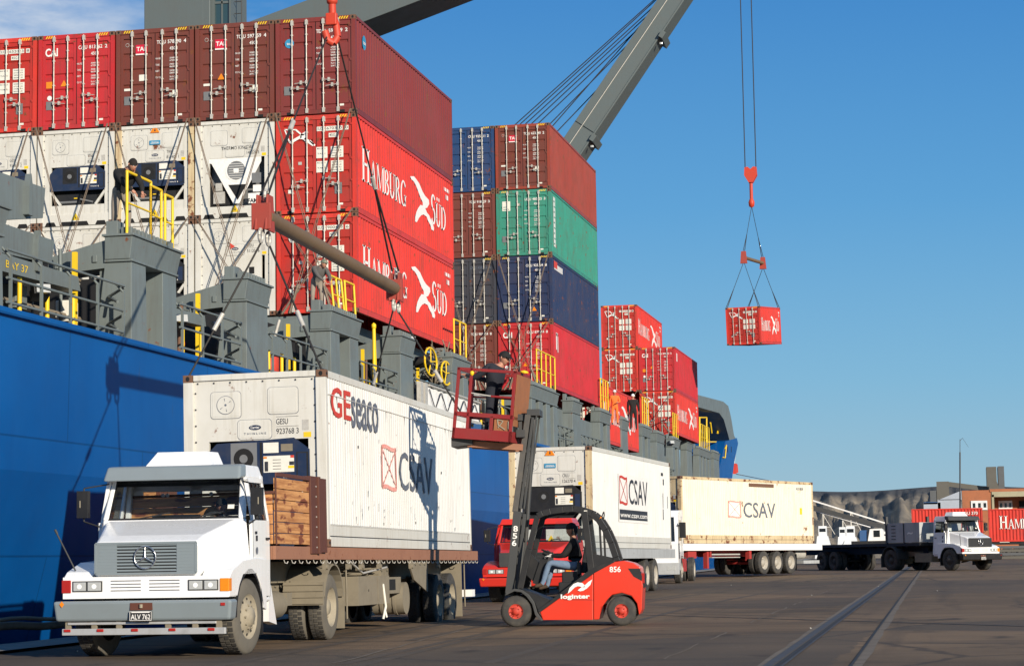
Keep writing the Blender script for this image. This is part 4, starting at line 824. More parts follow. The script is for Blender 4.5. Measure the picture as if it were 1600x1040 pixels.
dry('bright red container in the top row with white CAI letters', 'c_caired', loc=spos(S1, 3, 2), st=dict(kind='cai', code='CAIU 813962 2', tri=[(-.40, 1.32, 'amber')]), dcol='c_caired')
dry('red container at the left end of the top row, cut by the picture edge', 'c_hsred', loc=spos(S1, 4, 2), st=HSs('SUDU 652023 8'))
reefer('white refrigerated container with round grille in a V brace, second tier', spos(S1, 1, 1), (0, 0, 0), style='thermo', code='CXRU 140220 5', logo=False)
reefer('rust streaked white refrigerated container with blue sign, second tier', spos(S1, 2, 1), (0, 0, 0), post='c_rustframe', code='TRIU 811403 1', sign=True, toptri=True)
reefer('white refrigerated container second from the picture edge, second tier', spos(S1, 3, 1), (0, 0, 0), code='TTNU 824411 7', logo=False)
reefer('white refrigerated container marked GESU at the picture edge, second tier', spos(S1, 4, 1), (0, 0, 0), code='GESU 934817 2')
reefer('white refrigerated container with grey fan disc and red pennant, bottom tier', spos(S1, 1, 0), (0, 0, 0), style='fan', code='SUDU 511204 6')
reefer('white refrigerated container partly behind the first large pedestal, bottom tier', spos(S1, 2, 0), (0, 0, 0), code='TRIU 804112 9', unit='black')
reefer('white refrigerated container left of the first large pedestal, bottom tier', spos(S1, 3, 0), (0, 0, 0), style='fan', code='GESU 910771 4')
reefer('white refrigerated container behind the grey girder blocks, bottom tier at the picture edge', spos(S1, 4, 0), (0, 0, 0), code='GESU 920013 8')
S2 = Vector((-17.0384, 91.0541, 7.3166))
dry('rust red container on top of the second stack with red TAL plate', 'c_redbrown', loc=spos(S2, 0, 3), st=dict(code='TCLU 623040 2'), dcol='c_brown')
def gside(mb, L, H):
    X = (0, 1, 0); Y = (0, 0, 1); mb.mat('textw').rect((1.2, 0, 0), X, Y, .62, .45, .50, 2.2)
    mb.mat('c_green')
    for i in range(9): mb.rect((1.206, 0, 0), X, Y, .68+.1*(i % 2), .55+i*.235, .3, .05)
dry('green container in the second stack with a white strip down its side', 'c_green', loc=spos(S2, 0, 2), st=dict(kind='ues', code='UESU 480325 3'), side=gside)
dry('navy blue container in the second stack with red and white side mark', 'c_navy', loc=spos(S2, 0, 1), st=dict(kind='plain', code='CRSU 925284 1', tri=[(.40, .48, 'amber')]), side=lambda mb, L, H: (mb.mat('textw').rect((1.2, 0, 0), (0, 1, 0), (0, 0, 1), .6, 2.35, 2.1, .26), mb.mat('textred').rect((1.2, 0, 0), (0, 1, 0), (0, 0, 1), .55, 2.42, .8, .3, .01)))
dry('red container with CAI letters at the foot of the second stack', 'c_caired', loc=spos(S2, 0, 0), st=dict(kind='cai', code='CAIU 870354 8', tri=[(-.02, 1.0, 'amber')]), side=lambda mb, L, H: (mb.mat('textw').rect((1.2, 0, 0), (0, 1, 0), (0, 0, 1), .75, 1.75, .22, .75), mb.rect((1.2, 0, 0), (0, 1, 0), (0, 0, 1), 1.1, 1.65, .22, .85), mb.rect((1.2, 0, 0), (0, 1, 0), (0, 0, 1), .8, 2.35, .5, .12)))
dry('blue container at the top of the second stack, left of the rust red one', 'c_blue', loc=spos(S2, 1, 3), st=dict(kind='plain', code='CRSU 925811 2', tri=[(-.75, 1.2, 'amber')]))
dry('brown container left of the green one in the second stack', 'c_brown', loc=spos(S2, 1, 2), st=dict(kind='plain', code='TCNU 918029 3', tri=[(-.75, 1.15, 'amber'), (-.75, .95, 'textw')]))
dry('charcoal grey container left of the navy one in the second stack', 'c_darkgrey', loc=spos(S2, 1, 1), st=dict(kind='plain', code='CRXU 458112 6', tm='textfade'))
dry('brown container in the bottom tier behind the man in the basket', 'c_brown', loc=spos(S2, 1, 0), st=dict(kind='plain', code='TGHU 901384 8'))
# third stack near the bow
q = pX(998, 607, -19.0)
z2 = ray(1054.5, 541); z2 = z2*(141.2/z2.y); S3 = Vector((z2.x, 141.2, z2.z-2*(CH+GAP)))
dry('red container with CAI letters and yellow sticker, outer upper one of the third stack', 'c_caired', loc=spos(S3, 0, 1), st=dict(kind='cai', code='CAIU 845512 5', tri=[(-.35, 1.5, 'amber')]), side=lambda mb, L, H: (mb.mat('textw').rect((1.2, 0, 0), (0, 1, 0), (0, 0, 1), .75, 2.0, .5, .55)))
dry('red shipping line container, outer lower one of the third stack', 'c_hsred', loc=spos(S3, 0, 0), st=HSs('SUDU 671120 4'), side=hs_side)
dry('red shipping line container standing highest in the third stack', 'c_hsred', loc=spos(S3, 1, 2), st=HSs('SUDU 645870 1'), side=hs_side)
dry('red shipping line container directly under the highest one of the third stack', 'c_hsred', loc=spos(S3, 1, 1), st=HSs('SUDU 688303 0'), side=hs_side)
q = ray(940, 598); q = q*(104.9/q.y)
dry('red container on deck behind the worker in orange', 'c_hsred', loc=(q.x-CW/2, 104.9, q.z-CH), st=HSs('SUDU 604418 7'), side=hs_side)
# ------------------------------------------------------------------ lashing rods crossing the container ends
def rod(a, b, label, S):
    mb = MB('rod'); a = Vector(a); b = Vector(b); d = (b-a).normalized(); s = Vector((.045, -.02, 0))
    mb.tube(a+s, b+s*.3, .012, 6).tube(a-s, b-s*.3, .012, 6).tube(a, a+d*.75, .035, 8).tube(a+d*.75, a+d*.85, .05, 8)
    o = mb.build('lashing_rod', off=a, loc=a); tag(o, label, 'lashing rod', 'lashing rods on the ship stacks')
for S, cols, zt, yo, zbase, lab, ex in ((S1, 5, CH, 59.2, 7.05, 'steel lashing rod across the nearest stack', 1), (S2, 2, CH, 90.9, 7.2, 'steel lashing rod across the second stack', 1), (S3, 2, CH, 141.1, S3.z, 'steel lashing rod across the third stack', 0)):
    for k in range(cols):
        xr = S.x-k*2.489; xl = xr-CW
        for tier in ((1, 2) if ex else (1,)):
            z = S.z+tier*(CH+GAP)+.04
            for (xa, xb, dx) in ((xl+.35, xr-.08, .0), (xr-.35, xl+.08, .0)):
                y = yo-.09*tier; rod((xa+(.25 if tier == 2 else 0)*(1 if xa < xb else -1), y-.35, S.z-.05), (xb, y, z), lab+(', reaching to the top of tier two' if tier == 2 else ', reaching to the top of tier one'), S)
# ------------------------------------------------------------------ people
def segd(c, a, b):
    d = b-a; k = max(0, min(1, (c-a).dot(d)/max(1e-6, d.length_squared))); return (c-(a+d*k)).length
def person(label, loc, yaw, J, cl, head_rot=(0, 0, 0), hat=None, s=1.0, name='person', hatcol=None, group=None, hands='skin', face=True):
    r = thing(name, label, 'person', loc, (0, 0, yaw), group); r.scale = (s, s, s)
    segs = [('pelvis', 'chest'), ('chest', 'neck'), ('neck', 'headb')]
    for k in 'LR': segs += [('chest', 'sh'+k), ('sh'+k, 'el'+k), ('el'+k, 'wr'+k), ('wr'+k, 'ha'+k), ('pelvis', 'hi'+k), ('hi'+k, 'kn'+k), ('kn'+k, 'an'+k), ('an'+k, 'to'+k)]
    J = {k: Vector(v) for k, v in J.items()}
    hd = J['head']; J['headb'] = J['neck'].lerp(hd, .75)
    for k in 'LR':
        d = (J['wr'+k]-J['el'+k]).normalized(); J.setdefault('ha'+k, J['wr'+k]+d*.07)
    rad = dict(pelvis=(.15, .12), chest=(.185, .145), neck=(.062, .06), headb=(.055, .055), sh=(.088, .082), el=(.06, .057), wr=(.034, .03), ha=(.036, .018), hi=(.095, .095), kn=(.066, .066), an=(.048, .048), to=(.042, .034))
    mat_of = dict(pelvis=cl[1], chest=cl[0], neck=cl[0], headb='skin', sh=cl[0], el=cl[0], wr=cl[0], ha=hands, hi=cl[1], kn=cl[1], an=cl[1], to=cl[2])
    names = ['pelvis', 'chest', 'neck', 'headb']+[a+k for k in 'LR' for a in ('sh', 'el', 'wr', 'ha', 'hi', 'kn', 'an', 'to')]
    me = bpy.data.meshes.new('b'); me.from_pydata([J[n] for n in names], [(names.index(a), names.index(b)) for a, b in segs], [])
    ob = bpy.data.objects.new('b', me); COL.objects.link(ob); sk = ob.modifiers.new('s', 'SKIN'); ss = ob.modifiers.new('u', 'SUBSURF'); ss.levels = 2
    lay = me.skin_vertices[0].data if me.skin_vertices else None
    if lay is None: bm = bmesh.new(); bm.from_mesh(me); bm.verts.layers.skin.verify(); bm.to_mesh(me); bm.free(); lay = me.skin_vertices[0].data
    for i, n in enumerate(names):
        k = n if n in rad else n[:-1]; lay[i].radius = rad[k]; lay[i].use_root = (n == 'pelvis')
    bpy.context.view_layer.update(); dg = bpy.context.evaluated_depsgraph_get(); ev = bpy.data.meshes.new_from_object(ob.evaluated_get(dg))
    mb = MB(cl[0]); tgt = []
    for a, b in segs:
        kb = b if b in mat_of else b[:-1]
        tgt.append((J[a], J[b], mat_of[kb] if kb not in ('el', 'wr') else cl[0]))
    vs = [v.co.copy() for v in ev.vertices]
    groups = {}
    for p in ev.polygons:
        c = p.center; best = min(tgt, key=lambda t: segd(c, t[0], t[1]))
        groups.setdefault(best[2], []).append(tuple(p.vertices))
    mb.v = [tuple(v) for v in vs]
    for k, fs in groups.items():
        if k not in mb.k: mb.k.append(k)
        for f in fs: mb.f.append(f); mb.m.append(mb.k.index(k)); mb.s.append(True)
    bpy.data.objects.remove(ob)
    # head
    Rm = Euler(head_rot).to_matrix(); nseg, nr = 18, 12; mb.mat('skin'); hv = []
    for j in range(nr+1):
        ph = math.pi*j/nr
        for i in range(nseg):
            th = 2*math.pi*i/nseg; x, y, z = math.sin(ph)*math.cos(th), math.sin(ph)*math.sin(th), math.cos(ph)
            X_, Y_, Z_ = x*.076, y*.096, z*.118
            if z < -.1: X_ *= 1+z*.28; Y_ = Y_*(1+z*.12)-.012*(-z)
            if y < -.8 and abs(x) < .35: Y_ -= .020*max(0, 1-abs(z+.12)*4)          # nose
            if y < -.7 and .05 < z < .3 and abs(abs(x)-.42) < .2: Y_ += .006
            hv.append(hd+Rm @ Vector((X_, Y_, Z_)))
    mb.add(hv, [(j*nseg+i, (j+1)*nseg+i, (j+1)*nseg+(i+1) % nseg, j*nseg+(i+1) % nseg) for j in range(nr) for i in range(nseg)], True)
    for sx in (-1, 1): mb.tube(hd+Rm @ Vector((sx*.074, .0, .012)), hd+Rm @ Vector((sx*.088, .012, .014)), .026, 8)
    if face:
        for sx in (-1, 1):
            c = hd+Rm @ Vector((sx*.030, -.089, .018)); mb.mat('textw').tube(c, c+Rm @ Vector((0, -.002, 0)), .011, 8); mb.mat('hair').tube(c+Rm @ Vector((0, -.002, 0)), c+Rm @ Vector((0, -.0035, 0)), .006, 6)
            mb.beam(hd+Rm @ Vector((sx*.015, -.094, .040)), hd+Rm @ Vector((sx*.046, -.086, .040)), .004, .007)
        mb.mat('shred').beam(hd+Rm @ Vector((-.022, -.094, -.052)), hd+Rm @ Vector((.022, -.094, -.052)), .006, .008)
    # fingers
    mb.mat(hands)
    for k in 'LR':
        h = J['ha'+k]; d = (h-J['wr'+k]).normalized(); sd = d.cross(Vector((0, 0, 1))); sd = sd.normalized() if sd.length > .1 else Vector((1, 0, 0)); dn = sd.cross(d).normalized()
        if dn.z > 0: dn = -dn
        for i, (o, ln) in enumerate(((-.027, .062), (-.009, .075), (.009, .070), (.026, .055))):
            a = h+sd*o+d*.012; b = a+d*ln*.5+dn*ln*.12; c = b+d*ln*.28+dn*ln*.38; mb.tube(a, b, .0095, 6, .009).tube(b, c, .009, 6, .007)
        a = h-sd*.03-d*.03; b = a-sd*.028+d*.025; mb.tube(a, b, .011, 6, .010).tube(b, b+d*.028+dn*.008, .010, 6, .008)
    mb.build('body', r)
    if hat:
        hb_ = MB(hatcol or 'clothblack'); hv = []
        for j in range(0, 7):
            ph = math.pi*.5*j/6
            for i in range(nseg):
                th = 2*math.pi*i/nseg; k = 1.16 if hat != 'hair' else 1.08; hv.append(hd+Rm @ Vector((math.sin(ph)*math.cos(th)*.080*k, math.sin(ph)*math.sin(th)*.100*k+(.008 if hat == 'hair' else 0), .022+math.cos(ph)*.108*k*(1 if hat != 'cap' else .9))))
        hb_.add(hv, [(j*nseg+i, (j+1)*nseg+i, (j+1)*nseg+(i+1) % nseg, j*nseg+(i+1) % nseg) for j in range(6) for i in range(nseg)], True)
        if hat in ('cap', 'helmet'): hb_.add([hd+Rm @ Vector(p) for p in ((-.07, -.08, .045), (.07, -.08, .045), (.05, -.165, .03), (-.05, -.165, .03), (-.07, -.08, .035), (.07, -.08, .035), (.05, -.165, .02), (-.05, -.165, .02))], [(3, 2, 1, 0), (4, 5, 6, 7), (2, 3, 7, 6), (1, 2, 6, 5), (3, 0, 4, 7)])
        if hat == 'helmet': hb_.tube(hd+Rm @ Vector((0, 0, .028)), hd+Rm @ Vector((0, 0, .036)), .112, 18)
        if hat == 'hood':
            hv = []
            for j in range(0, 9):
                ph = math.pi*(.15+.85*j/8)*.95
                for i in range(13):
                    th = math.pi*(-.10+1.20*i/12); hv.append(hd+Rm @ Vector((math.sin(ph)*math.cos(th)*.096, math.sin(ph)*math.sin(th)*.118, math.cos(ph)*.135)))
            hb_.add(hv, [(j*13+i, j*13+i+1, (j+1)*13+i+1, (j+1)*13+i) for j in range(8) for i in range(12)], True)
        hb_.build({'cap': 'cap', 'helmet': 'hard_hat', 'hair': 'hair', 'hood': 'hood'}[hat], r)
    return r
STAND = dict(pelvis=(0, 0, .95), chest=(0, 0, 1.28), neck=(0, 0, 1.48), head=(0, -.02, 1.63), shL=(-.19, 0, 1.42), shR=(.19, 0, 1.42), elL=(-.25, .02, 1.14), elR=(.25, .02, 1.14), wrL=(-.27, -.04, .90), wrR=(.27, -.04, .90), hiL=(-.10, 0, .90), hiR=(.10, 0, .90), knL=(-.12, -.02, .50), knR=(.12, .0, .50), anL=(-.13, .03, .09), anR=(.13, .03, .09), toL=(-.15, -.13, .04), toR=(.15, -.13, .04))
SIT = dict(pelvis=(0, .0, .10), chest=(0, .06, .42), neck=(0, .04, .62), head=(0, 0, .78), shL=(-.20, .05, .56), shR=(.20, .05, .56), elL=(-.25, -.12, .34), elR=(.25, -.12, .34), wrL=(-.14, -.36, .42), wrR=(.14, -.36, .42), hiL=(-.10, -.02, .10), hiR=(.10, -.02, .10), knL=(-.14, -.44, .16), knR=(.14, -.44, .16), anL=(-.14, -.50, -.26), anR=(.14, -.50, -.26), toL=(-.14, -.66, -.30), toR=(.14, -.66, -.30))

# ------------------------------------------------------------------ wheels and trailers
def wheel(root, x, y, r, w, side, tm='tyre', rm='rim', z=None, dual=False, flat=False, steer=0):
    k = ('wh', r, w, side, tm, rm, dual, flat)
    e = bpy.data.objects.new('wheel', None); COL.objects.link(e); e.parent = root; e.location = (x, y, r if z is None else z); e.rotation_euler = (0, 0, steer)
    if k not in _cache:
        t = MB(tm); s = side
        def one(o):
            a = [(o-w/2, r*(.60 if not flat else .49)), (o-w/2-.006, r*.80), (o-w/2+.012, r*.94), (o-w/2+.03, r), (o+w/2-.03, r), (o+w/2-.012, r*.94), (o+w/2+.006, r*.80), (o+w/2, r*(.60 if not flat else .49))]
            t.lathe(a, (0, 0, 0), 'x', 36, True)
            t.mat('tyre' if tm != 'tyre' else tm)
            n = 40
            for i in range(n):
                for q in range(3):
                    a0 = 2*math.pi*(i+.5*(q % 2))/n; c, s_ = math.cos(a0), math.sin(a0); xx = o-w/2+.03+(w-.06)*(q+.12)/3; x2 = xx+(w-.06)*.27
                    d = 2*math.pi/n*.34; pts = [(xx, (r+.008)*math.cos(a0-d), (r+.008)*math.sin(a0-d)), (x2, (r+.008)*math.cos(a0-d), (r+.008)*math.sin(a0-d)), (x2, (r+.008)*math.cos(a0+d), (r+.008)*math.sin(a0+d)), (xx, (r+.008)*math.cos(a0+d), (r+.008)*math.sin(a0+d))]
                    pin = [(p[0], p[1]*(r-.004)/(r+.008), p[2]*(r-.004)/(r+.008)) for p in pts]; t.hexa(pin, pts)
            t.mat(tm)
        one(0)
        if dual: one(-side*(w+.05))
        rb = MB(rm); R = r*(.61 if not flat else .50); o = side*w/2
        if flat: prof = [(o-.02*s, R), (o-.005*s, R*.97), (o-.03*s, R*.90), (o-.02*s, R*.55), (o+.02*s, R*.40), (o+.03*s, R*.18), (o+.03*s, 0)]
        elif dual: prof = [(o, R), (o-.01*s, R*.95), (o-.13*s, R*.86), (o-.17*s, R*.58), (o-.10*s, R*.50), (o-.04*s, R*.34), (o-.03*s, 0)]
        else: prof = [(o, R), (o-.01*s, R*.94), (o-.05*s, R*.88), (o-.02*s, R*.66), (o+.0*s, R*.58), (o+.03*s, R*.40), (o+.05*s, R*.36), (o+.06*s, 0)]
        rb.lathe(prof, (0, 0, 0), 'x', 28, True)
        nn = 10 if not flat else 5; rn = R*(.52 if not flat else .55)
        for i in range(nn):
            a0 = 2*math.pi*i/nn; px = prof[4][0]; rb.tube((px-.01*s, rn*math.cos(a0), rn*math.sin(a0)), (px+.03*s, rn*math.cos(a0), rn*math.sin(a0)), R*.055, 6)
        if not dual:
            rb.mat('void')
            for i in range(nn): a0 = 2*math.pi*(i+.5)/nn; c_ = R*.77; px = (prof[2][0]+prof[3][0])/2+.006*s; rb.tube((px, c_*math.cos(a0), c_*math.sin(a0)), (px+.002*s, c_*math.cos(a0), c_*math.sin(a0)), R*.065, 8)
        a = t.build('tyre', e); b = rb.build('rim', e); _cache[k] = (a.data, b.data)
    else:
        for nm, d in zip(('tyre', 'rim'), _cache[k]): o = bpy.data.objects.new(nm, d); COL.objects.link(o); o.parent = e
    return e
def bonnet_truck(label, loc, yaw, col='tr_white', trim='tr_grey', bump='tr_grey', bars=True, plate='ALV 762', wb=4.72, grille='tr_grey', rimf='rim', tmf='tyredust', steer=0, visor=True, defl=True, group=None, guard=True, star=True, dark=False):
    r = thing('bonneted_truck', label, 'truck', loc, (PITG, 0, yaw), group)
    # bonnet
    mb = MB(col)
    fr_ = [(-.80, -.96, 1.12), (.72, -.96, 1.12), (.72, -.96, 1.62), (-.80, -.96, 1.62)]; rr_ = [(-1.02, .16, 1.12), (1.00, .16, 1.12), (1.00, .16, 1.93), (-1.02, .16, 1.93)]
    fr_ = [(-.76, -.96, 1.12), (.76, -.96, 1.12), (.76, -.96, 1.60), (-.76, -.96, 1.60)]
    rr_ = [(-1.01, .16, 1.12), (1.01, .16, 1.12), (1.01, .16, 1.93), (-1.01, .16, 1.93)]
    md_ = [(-.80, -.70, 1.12), (.80, -.70, 1.12), (.80, -.70, 1.70), (-.80, -.70, 1.70)]
    mb.add(fr_+md_+rr_, [(3, 2, 1, 0), (8, 9, 10, 11), (0, 1, 5, 4), (1, 2, 6, 5), (2, 3, 7, 6), (3, 0, 4, 7), (4, 5, 9, 8), (5, 6, 10, 9), (6, 7, 11, 10), (7, 4, 8, 11)])
    mb.build('bonnet', r, .06, seg=4)
    # lower front panel with lights
    mb = MB(col); mb.box(-1.20, 1.20, -1.02, -.66, .83, 1.13); mb.mat('textk')
    for s in (-1, 1):
        for k in range(4): mb.box(s*.06 if s > 0 else -.5, s*.5 if s > 0 else -.06, -1.024, -1.018, .93+k*.045, .942+k*.045)
    mb.build('front_panel', r, .02)
    mb = MB('black'); mb.box(-.72, .72, -.985, -.955, 1.18, 1.58); mb.mat(grille)
    for k in range(9): z = 1.195+k*.044; mb.hexa([(-.70, -.99, z), (.70, -.99, z), (.70, -.97, z+.02), (-.70, -.97, z+.02)], [(-.70, -1.002, z+.008), (.70, -1.002, z+.008), (.70, -.985, z+.030), (-.70, -.985, z+.030)])
    if not dark:
        mb.box(-.72, -.42, -1.0, -.98, 1.18, 1.58).box(.45, .72, -1.0, -.98, 1.18, 1.58)
    for a, b in (((-.73, -.99, 1.17), (.73, -.99, 1.17)), ((-.73, -.99, 1.59), (.73, -.99, 1.59)), ((-.73, -.99, 1.17), (-.73, -.99, 1.59)), ((.73, -.99, 1.17), (.73, -.99, 1.59))): mb.beam(a, b, .03, .03)
    gr = mb.build('grille', r)
    if star:
        mb = MB('chrome'); pts = [(.155*math.cos(a), -1.02, 1.39+.155*math.sin(a)) for a in [2*math.pi*i/24 for i in range(25)]]; mb.path(pts, .011)
        for a in (90, 210, 330): mb.tube((0, -1.02, 1.39), (.15*math.cos(R_(a)), -1.02, 1.39+.15*math.sin(R_(a))), .020, 6, .005)
        mb.build('emblem', gr)
    # wings with wheel arches
    for s in (-1, 1):
        mb = MB(col); arch = [(.69*math.cos(a), .56+.69*math.sin(a)) for a in [R_(188-k*14) for k in range(13)]]
        prof = [(-1.0, .83), (-1.0, 1.10), (-.85, 1.20), (-.35, 1.33), (.40, 1.36), (.80, 1.30), (.80, .62)]+arch[::-1]+[(-.72, .83)]
        prof = [(-1.0, .83), (-1.0, 1.10), (-.85, 1.20), (-.35, 1.33), (.40, 1.36), (.82, 1.34), (.82, .60)]+[(.68*math.cos(R_(a)), .54+.68*math.sin(R_(a))) for a in (8, 22, 40, 60, 80, 100, 120, 138, 154)]
        bm = bmesh.new(); vv = [bm.verts.new((0, p[0], p[1])) for p in prof]; f = bm.faces.new(vv); res = bmesh.ops.triangulate(bm, faces=[f]); bm.verts.index_update(); tris = [tuple(v.index for v in f.verts) for f in bm.faces]; bm.free()
        n = len(prof); xa, xb = s*.80, s*1.21; vs = [(xa, a, b) for a, b in prof]+[(xb, a, b) for a, b in prof]
        fs = [(i, (i+1) % n, n+(i+1) % n, n+i) for i in range(n)]+tris+[tuple(n+i for i in t_) for t_ in tris]
        mb.add(vs, fs); o = mb.build('wing', r, .04)
        bm = bmesh.new(); bm.from_mesh(o.data); bmesh.ops.recalc_face_normals(bm, faces=bm.faces); bm.to_mesh(o.data); bm.free()
        mb = MB('black'); mb.prism([(.66*math.cos(R_(a)), .54+.66*math.sin(R_(a))) for a in range(0, 181, 15)]+[(.62*math.cos(R_(a)), .54+.62*math.sin(R_(a))) for a in range(180, -1, -15)], 'x', s*.75, s*1.20); mb.box(s*.9, s*1.2, .64, .67, .25, .6); mb.build('wheel_arch', r)
    for s in (-1, 1):
        mb = MB('darkgrey'); mb.box(s*.62, s*1.06, -1.03, -1.00, .925, 1.075); mb.mat('lens').box(s*.64, s*.83, -1.042, -1.02, .94, 1.06).box(s*.86, s*1.04, -1.042, -1.02, .94, 1.06); mb.mat('lampglow')
        for c in (.735, .95): mb.tube((s*c, -1.044, 1.0), (s*c, -1.042, 1.0), .035, 12)
        mb.build('headlight', r, .006)
        mb = MB('amber' if s > 0 else 'lensred'); mb.box(s*1.08, s*1.215, -1.035, -.9, .91, 1.09); mb.build('indicator', r, .01)
    # bumper with plate
    mb = MB(bump); mb.hexa([(-1.26, -1.14, .52), (1.26, -1.14, .52), (1.26, -.86, .52), (-1.26, -.86, .52)], [(-1.29, -1.18, .80), (1.29, -1.18, .80), (1.29, -.86, .80), (-1.29, -.86, .80)])
    bo = mb.build('bumper', r, .04, seg=3)
    mb = MB('postbrown'); mb.box(-.16, .16, -1.182, -1.16, .67, .77); mb.mat('rim').tube((0, -1.19, .70), (0, -1.19, .75), .025, 8); mb.mat('lensred').box(1.14, 1.20, -1.184, -1.17, .72, .76); mb.mat('amber').poly((-1.15, -1.186, .76), (1, 0, 0), (0, 0, 1), [(-.035, 0), (0, -.045), (.035, 0), (0, .045)]); mb.build('tow_hook', bo)
    mb = MB('plate'); mb.box(-.16, .16, -1.20, -1.18, .525, .655); mb.mat('textw').text(plate, (0, -1.203, 0), (1, 0, 0), (0, 0, 1), 0, .545, .07, .28, .012, lift=.002, align='c').rect((0, -1.203, 0), (1, 0, 0), (0, 0, 1), -.13, .635, .26, .012, .002)
    for a, b in (((-.155, -1.204, .53), (.155, -1.204, .53)), ((-.155, -1.204, .65), (.155, -1.204, .65)), ((-.155, -1.204, .53), (-.155, -1.204, .65)), ((.155, -1.204, .53), (.155, -1.204, .65))): mb.beam(a, b, .004, .006)
    mb.build('number_plate', r)
    if guard:
        mb = MB('alu'); mb.box(-1.18, 1.18, -1.10, -1.04, .33, .42).beam((-1.1, -1.08, .49), (1.05, -1.08, .49), .04, .035)
        for x in (-1.10, -.72, -.36, .35, .74, 1.08): mb.mat('dusty').box(x-.04, x+.04, -1.085, -1.03, .40, .56)
        mb.mat('lensred')
        for x in (-1.1, -.62, -.12, .42, .98): mb.box(x-.05, x+.05, -1.115, -1.10, .375, .415)
        mb.build('lower_guard', r, .008)
    # cab shell
    mb = MB(col); wz0, wz1 = 1.93, 2.52; y0, y1 = .16, .42; zb = .78; yr = 1.26
    for s in (-1, 1):
        mb.hexa([(s*1.12, y0, 1.30), (s*1.02, y0, 1.30), (s*1.02, y0+.09, 1.30), (s*1.14, y0+.09, 1.30)], [(s*1.06, y0+.0, wz0), (s*.99, y0, wz0), (s*.99, y0+.10, wz0), (s*1.08, y0+.10, wz0)])
        mb.hexa([(s*1.06, y0, wz0), (s*.98, y0, wz0), (s*.98, y0+.08, wz0), (s*1.08, y0+.10, wz0)], [(s*1.00, y1, wz1), (s*.93, y1, wz1), (s*.93, y1+.08, wz1), (s*1.02, y1+.10, wz1)])
        mb.hexa([(s*1.16, yr-.10, zb), (s*1.08, yr-.10, zb), (s*1.08, yr, zb), (s*1.16, yr, zb)], [(s*1.03, yr-.14, wz1+.05), (s*.95, yr-.14, wz1+.05), (s*.95, yr, wz1+.05), (s*1.03, yr, wz1+.05)])
        mb.box(s*1.15, s*1.06, .68, yr-.05, zb-.06, zb)
    mb.hexa([(-1.03, y1-.06, wz1), (1.03, y1-.06, wz1), (1.03, yr, wz1), (-1.03, yr, wz1)], [(-.98, y1+.02, wz1+.19), (.98, y1+.02, wz1+.19), (.98, yr-.06, wz1+.19), (-.98, yr-.06, wz1+.19)])
    mb.box(-1.06, 1.06, yr-.04, yr, zb, 1.85).box(-1.0, -.82, yr-.04, yr, 1.85, wz1).box(.82, 1.0, yr-.04, yr, 1.85, wz1).box(-.10, .10, yr-.04, yr, 1.85, wz1).box(-1.0, 1.0, yr-.04, yr, 2.36, wz1+.05)
    mb.box(-1.05, 1.05, y0-.02, y0+.06, 1.2, wz0)
    mb.build('cab', r, .02)
    mb = MB('black'); mb.box(-1.05, 1.05, y0+.06, yr-.05, zb, zb+.06).box(-.98, .98, y0+.08, y0+.36, 1.5, 1.90).box(-.38, .28, y0+.2, y0+.44, 1.90, 2.00); mb.box(-.62, -.14, .80, yr-.08, 1.2, 1.36).box(-.62, -.14, 1.05, yr-.06, 1.3, 2.0).box(.22, .74, .80, yr-.08, 1.2, 1.36).box(.22, .74, 1.08, yr-.06, 1.3, 1.98)
    mb.mat('darkgrey'); pts = [(.50+.20*math.cos(a), .58-.10*math.sin(a)*.3, 1.86+.17*math.sin(a)) for a in [2*math.pi*i/20 for i in range(21)]]; mb.path(pts, .014); mb.mat('black').box(-.98, .98, y0+.3, y0+.34, 2.42, 2.50)
    mb.build('cab_interior', r)
    mb = MB('black'); gl_ = [(-.99, y0+.04, wz0+.01), (.99, y0+.04, wz0+.01), (.94, y1+.02, wz1), (-.94, y1+.02, wz1)]
    for a, b in zip(gl_, gl_[1:]+gl_[:1]): mb.beam(a, b, .035, .03, (0, 1, 0))
    mb.mat('glass').add([(-.98, y0+.05, wz0+.02), (.98, y0+.05, wz0+.02), (.93, y1+.03, wz1-.01), (-.93, y1+.03, wz1-.01)], [(0, 1, 2, 3)])
    mb.mat('black').beam((-.5, y0+.0, wz0+.02), (-.05, y0+.05, wz0+.10), .015, .015).beam((.3, y0+.0, wz0+.02), (.75, y0+.05, wz0+.10), .015, .015)
    if star: mb.mat('label').add([(.80, y0+.075, wz0+.14), (.90, y0+.075, wz0+.14), (.90, y0+.10, wz0+.20), (.80, y0+.10, wz0+.20)], [(0, 1, 2, 3)])
    mb.build('windscreen', r)
    if visor: mb = MB(trim); mb.hexa([(-1.04, y1-.34, wz1-.03), (1.04, y1-.34, wz1-.03), (1.04, y1-.02, wz1+.0), (-1.04, y1-.02, wz1)], [(-1.01, y1-.22, wz1+.18), (1.01, y1-.22, wz1+.18), (1.02, y1+.05, wz1+.20), (-1.02, y1+.05, wz1+.20)]); mb.build('sun_visor', r, .04, seg=4)
    if defl:
        mb = MB(col); mb.hexa([(-.50, y1-.0, wz1+.19), (.50, y1-.0, wz1+.19), (.50, y1+.62, wz1+.19), (-.50, y1+.62, wz1+.19)], [(-.36, y1+.14, wz1+.40), (.38, y1+.14, wz1+.40), (.42, y1+.58, wz1+.40), (-.42, y1+.58, wz1+.40)])
        if star: mb.mat('textred').text('climauto', (0, y1+.07, wz1+.25), (1, 0, 0), (0, .55, .83), .20, .0, .04, .24, .0, lift=.02)
        mb.build('roof_unit', r, .085, seg=5)
